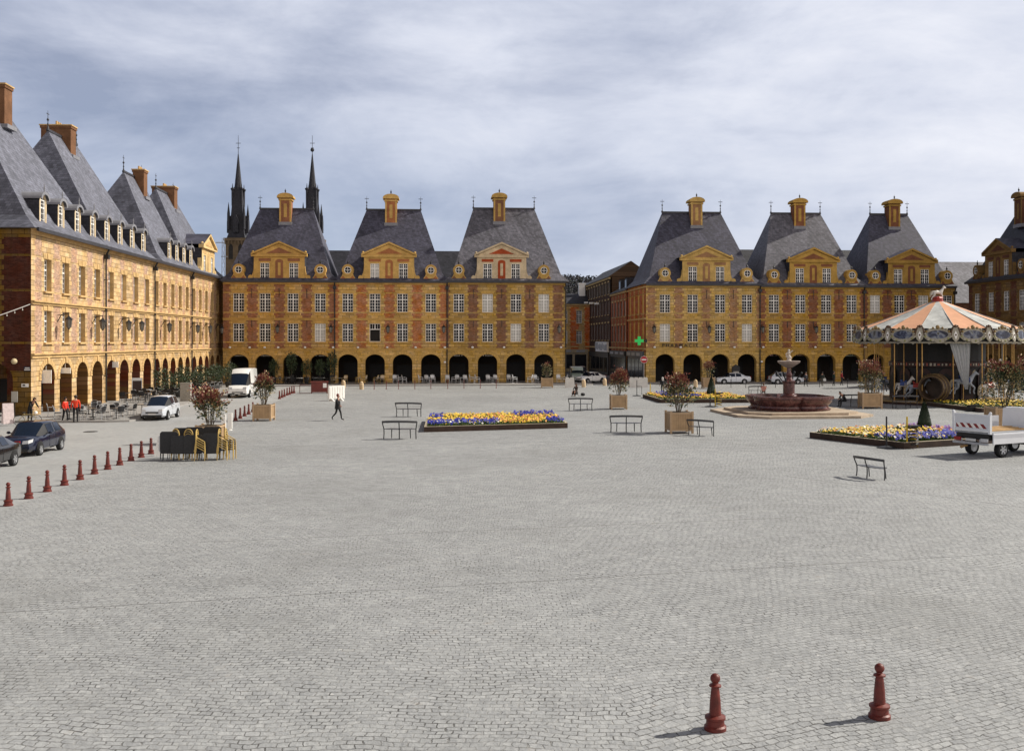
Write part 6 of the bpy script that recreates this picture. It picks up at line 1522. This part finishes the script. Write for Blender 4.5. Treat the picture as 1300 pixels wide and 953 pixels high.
for (x,y) in spots:
    chair(TB if rr.random()<.6 else TBs, 'terrace_table', LT, (x,y,PZ), rr.uniform(0,1), 'tables on the near terrace', 'table')
    a0 = rr.uniform(0,6.28)
    for k in range(3):
        a = a0+k*2.1+rr.uniform(-.2,.2); chair(CH, 'terrace_chair', LC, (x+.72*math.cos(a),y+.72*math.sin(a),PZ), a-math.pi/2+rr.uniform(-.3,.3), 'chairs on the near terrace')
# far left terrace beside the hedge
L2t = 'dark table in the crowded far terrace between the sunlit arcade and the white van'; L2c = 'black chair in the crowded far terrace between the sunlit arcade and the white van'
for j in range(9):
    for i in range(3):
        y = 88.5+3.1*j; x = -33.4-.0556*(y-88)+1.7*i+rr.uniform(-.15,.15)
        if i==2 and j>6: continue
        chair(TB if rr.random()<.45 else TP, 'terrace_table', L2t, (x,y,PZ), rr.uniform(0,1), 'tables on the far terrace', 'table', 1.1)
        for k in range(2):
            a = rr.uniform(-.4,.4)+(R(70) if k else R(-110)); chair(CH if rr.random()<.4 else CD, 'terrace_chair', L2c, (x+.72*math.cos(a),y+.75*math.sin(a),PZ), a-math.pi/2, 'chairs on the far terrace', 'chair', 1.05)
# clipped bushes in tubs along that terrace
def bush_mesh(seed, h_, r):
    q = random.Random(seed); g = MB()
    for i in range(900):
        v = Vector((q.gauss(0,1),q.gauss(0,1),q.gauss(0,1))).normalized()*(q.random()**.4); c = Vector((v.x*r, v.y*r, h_*.55+v.z*h_*.45))
        if noise.noise(c*2.2+Vector((seed,3,0)))<-.16: continue
        leaf_quad(g, c, Vector((v.x,v.y,v.z*.6+.3))+Vector((q.gauss(0,.5),q.gauss(0,.5),q.gauss(0,.4))), q.uniform(.035,.06), q.uniform(.12,.22), 0 if q.random()<.6 else 1, q)
    g.tube((0,0,0),(0,0,h_*.6),.05,.03,6,4)
    return g.mesh('crown', LEAF, recalc=False)
BM_ = [bush_mesh(40+i,1.7,.85) for i in range(3)]
tub = MB(); tub.lathe([(.30,0),(.40,.55),(.42,.6),(.36,.6),(.34,.5)],14); TUBM = tub.mesh('tub', mat('dark_tub',(.03,.03,.03),.6,.3))
BL = 'dark green bush in a tub along the far terrace left of the white van'
for j in range(9):
    y = 93+3.5*j; t = thing('tub_bush', BL, 'shrub', (-34.0-.0556*(y-88)+2.6+(.5 if j%2 else 0), y, PZ), rr.uniform(0,6), 'bushes along the far terrace'); put('tub', TUBM, t); put('crown', BM_[j%3], t, (0,0,.5)); t.scale=(1,1,rr.uniform(.95,1.3))
# back row: dark terrace under the first house, then cream wicker, then white chairs
BD = 'dark chair or table in the shadowy terrace behind the red wooden box'
for k,px in enumerate(range(344,424,9)):
    p = px_on_back(px); chair(TP if k%2 else TB, 'terrace_table', 'table in the shadowy terrace behind the red wooden box', (p.x,p.y-2.6-(k%3)*.7,PZ), 0, 'tables behind the red box','table',1.1)
    for s in (-1,1): chair(CD, 'terrace_chair', 'dark chair in the shadowy terrace behind the red wooden box', (p.x+s*.75,p.y-2.6-(k%3)*.7,PZ), -s*math.pi/2, 'dark chairs behind the red box','chair',1.05)
for k,px in enumerate((350,372,391,408,423)):
    p = px_on_back(px); t = thing('tub_bush', 'tall dark bush in a tub against the arcade piers behind the red box', 'shrub', (p.x, p.y-.9, PZ), k, 'bushes against the arcade piers'); put('tub', TUBM, t); put('crown', BM_[k%3], t, (0,0,.5)); t.scale=(.8,.8,1.75 if k in (1,4) else 1.35)
for px in (428,442,457,466,480,488):
    p = px_on_back(px); chair(CC, 'terrace_chair', 'cream wicker chair under the house with the open window', (p.x,p.y-2.4+rr.uniform(-.5,.5),PZ), rr.uniform(-2,2), 'cream wicker chairs', 'chair', 1.15)
    if px in (442,466,484): pass
for px in (435,460,484):
    p = px_on_back(px); chair(TP, 'terrace_table', 'small table among the cream wicker chairs', (p.x,p.y-2.3,PZ), 0, 'tables among the cream chairs', 'table')
for px in (504,511,516,536,544,551,569,577,582,592,600,607,621,630,647,654,672,680,709,716):
    p = px_on_back(px); chair(CW, 'terrace_chair', 'white chair on the terrace under the brown brick house', (p.x,p.y-1.9+rr.uniform(-.7,.7),PZ), rr.choice((-1.6,1.6,0.2,3))+rr.uniform(-.3,.3), 'white terrace chairs', 'chair', 1.15)
for px in (508,547,586,603,626,651,676):
    p = px_on_back(px); chair(TW, 'terrace_table', 'white table among the white terrace chairs', (p.x,p.y-1.9,PZ), 0, 'white terrace tables', 'table')
# the huddle of put-away furniture in front of the red topped shrub
def folded_table(x, y, rz, label, h_=1.28, w_=.86, pale=False):
    t = thing('folded_table', label, 'table', (x,y,0), rz, 'put away folding tables'); g = MB(); r=.08
    pts = [(-w_/2+r,.30),(w_/2-r,.30),(w_/2,.30+r),(w_/2,h_-r),(w_/2-r,h_),(-w_/2+r,h_),(-w_/2,h_-r),(-w_/2,.30+r)]
    g.prism(pts,-.02,.02,'y'); g.build('table_top', M['alu'] if pale else M['black_wicker'], t)
    f = MB()
    for s in (-1,1): f.path([(s*w_*.36,.05,h_*.8),(s*w_*.40,.12,0)],.016,6); f.path([(s*w_*.30,.04,.4),(s*w_*.30,-.06,0)],.016,6)
    f.box(-w_*.4,w_*.4,.03,.06,h_*.7,h_*.73); f.build('leg_frame', M['iron'], t); return t
def stack_chair(x, y, z, rz, label):
    t = thing('cane_chair', label, 'chair', (x,y,z), rz, 'stacked cane chairs'); g = MB(); n = 10
    arc = [(.21*math.cos(math.pi*i/n),.20,.72+.26*math.sin(math.pi*i/n)) for i in range(n+1)]
    g.path([(.23,.26,0),(.21,.2,.44)]+arc+[(-.21,.2,.44),(-.23,.26,0)],.024,7); g.path([(.2,-.2,0),(.2,-.19,.44),(.21,.2,.66)],.022,7); g.path([(-.2,-.2,0),(-.2,-.19,.44),(-.21,.2,.66)],.022,7); g.build('frame', M['gold_cane'], t)
    s = MB(); s.box(-.2,.2,-.2,.2,.43,.46); s.build('seat', M['black_wicker'], t)
    b = MB(); b.prism([(-.18,.5)]+[(-.18*math.cos(math.pi*i/8),.70+.22*math.sin(math.pi*i/8)) for i in range(9)]+[(.18,.5)],.195,.215,'y'); b.build('backrest', M['black_wicker'], t); return t
bx, by = G(204,583)
FT = 'black folding table top stood on edge in the huddle before the red topped shrub'
for k,(dx,dy,h_) in enumerate(((.48,-.30,1.30),(1.02,-.42,1.12),(1.40,.45,1.44),(1.62,-.40,1.16),(2.42,-.34,1.22),(2.22,.5,1.46),(.75,.75,1.38))):
    folded_table(bx+dx, by+dy, R(4+rr.uniform(-5,5)), FT, h_, .82)
folded_table(bx+.10, by+.2, R(8), 'pale grey folding table top at the left end of the furniture huddle', 1.12, .5, True)
SL = {0:'gold cane chair in the stack at the left of the furniture huddle',1:'gold cane chair in the second stack from the left of the furniture huddle',2:'gold cane chair in the tall middle stack of the furniture huddle',3:'gold cane chair in the stack at the right end of the furniture huddle',4:'gold cane chair in the outermost right stack of the furniture huddle'}
for k,(dx,dy,rz,z0) in enumerate(((.80,.10,R(155),.0),(1.36,.05,R(165),.0),(1.98,-.38,R(95),0),(2.92,-.12,R(92),0),(3.12,.22,R(90),0))):
    for q in range(5): stack_chair(bx+dx, by+dy, z0+.105*q, rz+rr.uniform(-.06,.06), SL[k])
for k,(px,py) in enumerate(((284,548),(292,546))):
    a = MB(); a.lathe([(.14,0),(.14,.04),(.05,.06),(.05,.2)],10); a.box(-.13,.13,-.05,.05,.1,1.05); tag(a.build('white_post', M['white'], None, G(px,py)), ['white upright board touching the furniture huddle','white upright board just right of the furniture huddle'][k], 'post', 'white boards')
g = MB(); g.prism([(-.5,0),(.5,0),(.42,.8),(.1,1.05),(-.3,.95)],-.05,.05,'y'); tag(g.build('white_sheet_board', M['white'], None, (bx-.35,by+1.6,0), R(20)), 'white board leaning behind the left end of the furniture huddle', 'board')
# menu boards, white signs under the left arches
def aboard(loc, rz, label, col, h_=1.15):
    t = thing('menu_board', label, 'sign', loc, rz); 
    for s in (-1,1):
        g = MB(); g.face([(-.32,s*.30,0),(.32,s*.30,0),(.32,s*.02,h_),(-.32,s*.02,h_)]); g.face([(-.32,s*.33,0),(.32,s*.33,0),(.32,s*.05,h_),(-.32,s*.05,h_)]); g.face([(-.32,s*.30,0),(-.32,s*.33,0),(-.32,s*.05,h_),(-.32,s*.02,h_)]); g.face([(.32,s*.30,0),(.32,s*.33,0),(.32,s*.05,h_),(.32,s*.02,h_)]); g.build('board', col, t)
    return t
p = G(10,538,.13); aboard((p[0]-.15,p[1]+.3,.13), R(38), 'tilted pale pink menu board beside the dark arch at the left edge', mat('pink_board',(.55,.46,.46),.6,.25,7), 1.3)
p = G(8,530,.13); t = thing('menu_stand', 'black stand with a pale sheet inside the dark arch at the left edge', 'sign', (p[0],p[1]+1.2,.13)); g = MB(); g.tube((0,0,0),(0,0,1.6),.03,.03,8); g.lathe([(.25,0),(.25,.04)],12); g.build('post', M['iron'], t); q = MB(); q.box(-.22,.22,-.05,-.02,1.0,1.75); q.build('sheet', M['curtain'], t)
def lpos(Y, off): v = left_pt(Y); return (v[0]+off*math.cos(LDIR), v[1]+off*math.sin(LDIR))
for Y, z, w_, h_, lab in ((74.35,2.35,.75,.95,'square white sign hanging in the first sunlit arch'),(78.0,2.95,.8,.42,'small white sign hanging in the second sunlit arch'),(89.5,3.1,.5,.5,'tiny white sign on the pier before the fifth sunlit arch')):
    v = lpos(Y,.28); g = MB(); g.box(-w_/2,w_/2,-.03,.03,0,h_); g.tube((0,0,h_),(0,0,h_+.3),.015,.015,5); tag(g.build('hanging_sign', M['white'], None, (v[0],v[1],z), R(3)), lab, 'sign')
v = lpos(92.6,1.2); t = thing('menu_case', 'tall glazed menu case standing in front of a sunlit arch', 'sign', (v[0],v[1],PZ), R(20)); g = MB(); g.box(-.45,.45,-.09,.09,.5,1.95,0)
for s in (-1,1): g.box(s*.4-.03,s*.4+.03,-.05,.05,0,.5,0)
g.build('case', M['alu'], t); q = MB(); q.box(-.38,.38,-.105,-.09,.6,1.7); q.build('pane', M['maroon'], t)
p = G(236,509,.13); g = MB(); g.box(-.45,.45,-.18,.18,0,1.55); g.box(-.5,.5,-.22,.22,1.55,1.62); tag(g.build('stone_pillar_stub', stone_mat('grey_stub',(.33,.31,.27)), None, (p[0],p[1],PZ)), 'grey square stub pillar at the kerb between the silver car and the white van', 'pillar')
# ------------------------------------------------------------------ lanterns, floodlights, lettering and signs on the walls
lg = MB(); lg.lathe([(.02,.62),(.05,.55),(.10,.5),(.26,.36),(.27,.33),(.02,.33)],6); lg.lathe([(.20,.33),(.13,-.18),(.10,-.22)],6,m=1); lg.lathe([(.10,-.22),(.04,-.3),(.01,-.36)],6)
for k in range(6):
    a = 2*math.pi*k/6; lg.tube((.205*math.cos(a),.205*math.sin(a),.33),(.133*math.cos(a),.133*math.sin(a),-.18),.014,.014,4)
LAN = lg.mesh('lantern_head', [M['iron'], mat('lantern_glass',(.16,.15,.13),.2,.2,4,spec=.5)])
bk = MB(); bk.path([(0,.75,.15),(0,.5,.62),(0,.0,.75),(0,0,.6)],.028,6); bk.path([(0,.75,.62),(0,.35,.68)],.02,6); BKM = bk.mesh('bracket', M['iron'])
def lantern(x, y, z, rz, label, group, s=1.15):
    t = thing('wall_lantern', label, 'lantern', (x,y,z), rz, group); put('lantern_head', LAN, t); put('bracket', BKM, t); t.scale=(s,)*3; return t
for Y in (77.2,84.6,91.4,95.2,104.4,115.9,121.8,127.9):
    v = lpos(Y,.85); lantern(v[0],v[1],6.65,R(90)+LDIR,'black lantern on a bracket along the sunlit row','lanterns along the sunlit row')
for px,lab in ((353.5,'black lantern in the middle of the front behind the white van'),(421,'black lantern by the downpipe left of the orange brick house'),(493,'black lantern beside the open dark window'),(563.5,'black lantern by the downpipe right of the orange brick house'),(709,'black lantern at the street corner of the brown brick house'),(829,'black lantern at the street corner of the pharmacy house'),(898.5,'black lantern in the middle of the pharmacy house'),(966,'black lantern by the downpipe between pharmacy house and red brick house'),(1033.5,'black lantern in the middle of the red brick house')):
    p = px_on_back(px); lantern(p.x+.05,p.y-.85,6.75,ANG,lab,'lanterns along the back row')
sp_ = MB(); sp_.ball((0,0,0),.17,8,0,.8); sp_.tube((0,0,-.02),(0,.28,-.12),.03,.03,5,1); SPM = sp_.mesh('floodlight', [M['white'], M['iron']])
for px in (293,318,337,354,388,423.5,455,492,528,565,600,640,712): 
    p = px_on_back(px); tag(put('floodlight', SPM, None, (p.x,p.y-.42,4.62), ANG), 'small white floodlight on the string course left of the side street', 'lamp', 'floodlights left of the street')
for px in (830.5,863.5,898,931.5,968,1034,1066,1097):
    p = px_on_back(px); tag(put('floodlight', SPM, None, (p.x,p.y-.42,4.62), ANG), 'small white floodlight on the string course right of the side street', 'lamp', 'floodlights right of the street')
for px in (565,966,1098):
    p = px_on_back(px); tag(put('floodlight', SPM, None, (p.x,p.y-.42,2.75), ANG), {565:'low white floodlight on the downpipe beside the white chairs',966:'low white floodlight on the downpipe left of the fountain column',1098:'low white floodlight beside the carousel planter'}[px], 'lamp')
def text_mesh(s, size, m, depth=.03, sx=1.0):
    cu = bpy.data.curves.new('txt','FONT'); cu.body = s; cu.size = size; cu.extrude = depth; cu.align_x = 'CENTER'; cu.space_character = sx
    o = bpy.data.objects.new('txt', cu); COL.objects.link(o); dg = bpy.context.evaluated_depsgraph_get(); me = bpy.data.meshes.new_from_object(o.evaluated_get(dg)); bpy.data.objects.remove(o)
    me.materials.clear(); me.materials.append(m); return me
p0 = px_on_back(864); me = text_mesh('PHARMACIE', .62, mat('black_letters',(.010,.008,.008),.5,.1), .05, 1.55)
o = put('shop_lettering', me, None, (p0.x-.08,p0.y-.16,4.66)); o.rotation_euler = (R(90),0,ANG); tag(o, 'black raised letters reading PHARMACIE over the pharmacy arches', 'lettering')
# green cross, no-entry sign
p = px_on_back(818.5); t = thing('pharmacy_cross', 'green glowing pharmacy cross on a bracket at the street corner', 'sign', (p.x-.75,p.y-.3,5.45), 0)
em = NB('green_led'); em.set((.01,.20,.04), .4); em.p.inputs['Emission Color'].default_value=(.02,.75,.14,1); em.p.inputs['Emission Strength'].default_value=.30
g = MB(); a,b = .19,.56; g.prism([(-a,-b),(a,-b),(a,-a),(b,-a),(b,a),(a,a),(a,b),(-a,b),(-a,a),(-b,a),(-b,-a),(-a,-a)],-.10,.10,'y'); g.build('cross', em.mat, t); q = MB(); q.tube((.5,0,0),(1.0,.3,0),.05,.05,6); q.box(.72,1.0,-.12,.12,-.22,.22); q.build('bracket', M['iron'], t)
t = thing('no_entry_sign', 'round red no entry sign at the street corner below the green cross', 'sign', (p.x-.25,p.y-1.2,0), R(-6)); g = MB(); g.tube((0,0,0),(0,0,3.6),.035,.035,8); g.build('post', M['alu'], t)
g = MB(); g.lathe([(.43,-.05),(.43,-.02)],28,(0,0,3.05),0,ax='y'); g.lathe([(.46,-.045),(.46,-.022)],28,(0,0,3.05),1,ax='y'); g.box(-.30,.30,-.062,-.048,2.97,3.13,1); g.build('plate', [mat('sign_red',(.42,.02,.025),.4,.05), M['white']], t)
# shop signs under the arches: pale strips with small raised marks
def arch_sign(px, label, w_, bg, marks, seed, z=3.42):
    p = px_on_back(px); t = thing('arch_sign', label, 'sign', (p.x,p.y+.9,z), ANG, 'shop signs under the arches'); g = MB(); g.box(-w_/2,w_/2,0,.05,0,.34); g.build('strip', bg, t); r_ = random.Random(seed); q = MB(); x = -w_/2+.12
    while x < w_/2-.2:
        wd = r_.uniform(.07,.15)
        if r_.random() > .18: q.box(x,x+wd,-.02,.0,.07,.07+r_.uniform(.12,.2))
        x += wd+.05
    q.build('lettering_marks', marks, t)
ml = mat('pale_letters',(.55,.55,.52),.5,.1); mdk = M['cdark']
for px,n_ in ((303,'first'),(336.5,'second'),(372,'third'),(406.5,'fourth')): arch_sign(px, 'dark sign with pale lettering in the %s arch behind the white van'%n_, 1.7, mdk, ml, int(px))
arch_sign(582.5,'dark sign with cream lettering in the first arch of the brown brick house',1.6,mdk,ml,5); arch_sign(619,'dark sign with cream lettering in the second arch of the brown brick house',1.5,mdk,ml,6)
arch_sign(1049,'pale lit strip sign in the arch behind the silver hatchback',1.6,M['pale_top'],mdk,7); arch_sign(1081.3,'pale lit strip sign in the arch left of the carousel planter',1.7,mat('pale_green_sign',(.30,.34,.26),.5,.1),mdk,8)
arch_sign(982.7,'dark sign with pink lettering in the arch left of the fountain statue',1.6,mdk,mat('pink_letters',(.5,.3,.3),.5,.1),9); arch_sign(1016.2,'dark sign with orange lettering in the arch right of the fountain statue',1.5,mdk,mat('orange_letters',(.5,.3,.18),.5,.1),10)
p = px_on_back(932); t = thing('notice_case', 'black notice case with a white sheet on the pier below the pharmacy house', 'sign', (p.x,p.y-1.0,.13), ANG); g = MB(); g.box(-.5,.5,-.1,.1,.3,1.9); g.prism([(-.6,1.9),(.6,1.9),(0,2.3)],-.15,.15,'y'); g.build('case', M['iron'], t); q = MB(); q.box(-.36,.36,-.125,-.1,.45,1.4); q.build('sheet', M['curtain'], t)
# lamp, plate and light string on the dark end wall at the left edge
v = left_pt(72.4)
def endw(px,py): Y = 72.3; return ((px-650)/F*Y, Y, H+(HY-py)/F*Y)
e = endw(21,458.5); t = thing('wall_lamp', 'pale round lamp on the dark end wall at the left edge', 'lamp', (e[0],e[1]-.35,e[2])); g = MB(); g.ball((0,0,0),.21,12); g.build('globe', mat('cream_globe',(.55,.45,.28),.4,.15), t); q = MB(); q.tube((0,0,0),(0,.4,.1),.03,.03,6); q.build('bracket', M['iron'], t)
e = endw(35,468); t = thing('street_name_plate', 'small dark blue plate with two pale lines on the end wall', 'sign', (e[0],e[1]-.03,e[2]), LDIR); g = MB(); g.box(-.24,.24,-.02,.0,-.16,.16,0); g.box(-.16,.16,-.03,-.02,.03,.09,1); g.box(-.2,.2,-.03,-.02,-.1,-.03,1); g.build('plate', [mat('dark_blue_enamel',(.015,.02,.05),.3,.1), M['white']], t)
e = endw(32,489); t = thing('white_plate', 'small white plate on the yellow stone corner at the left edge', 'sign', (e[0],e[1]-.03,e[2]), LDIR); g = MB(); g.box(-.24,.24,-.02,.0,-.12,.12,0); g.box(-.16,.02,-.03,-.02,-.05,.06,1); g.build('plate', [M['white'], M['iron']], t)
g = MB(); pts = []
for i in range(13):
    u = i/12; pts.append((-33.9-.02-3.6*u-1.5*u, 72.1-3*u, 8.0-1.0*u-.9*math.sin(math.pi*u*.55)*1.0))
g.path(pts,.03,5,0)
for q in pts[1:]:
    g.tube(q,(q[0],q[1],q[2]-.18),.012,.012,4,0); g.ball((q[0],q[1],q[2]-.2),.045,6,1)
tag(g.build('light_string', [M['white'], mat('frosted_small_bulb',(.6,.58,.5),.4,.1)]), 'white light string hung from the corner of the dark end wall', 'light string')
# wall anchors: the dark iron ties in the brick
an = MB(); an.box(-.03,.03,-.05,0,-.55,.55); an.box(-.10,.10,-.05,0,.50,.56); AN = an.mesh('wall_anchor', M['iron'])
for hs_, ps in ((p1b,(319.5,354.5,389.5)),(p3b,(601,637,672.5)),(p4b,(897,931)),(p5b,(999.5,1032.5,1065)),(p6b,(1127,1157))):
    for px in ps:
        for z in (11.4,7.7):
            dx = (px_on_back(px)-Vector((hs_.location.x,hs_.location.y))).length; put('wall_anchor', AN, hs_, (dx,-.01,z))

g = MB(); g.lathe([(.42,0),(.42,.014),(.36,.016)],24); [g.box(-.30,.30,y-.02,y+.02,.016,.022) for y in (-.2,-.1,0,.1,.2)]
tag(g.build('drain_cover', mat('cast_iron',(.05,.05,.05),.6,.3,8), None, (*G(115,548),.004)), 'round iron drain cover in the road in front of the red jackets', 'drain cover')
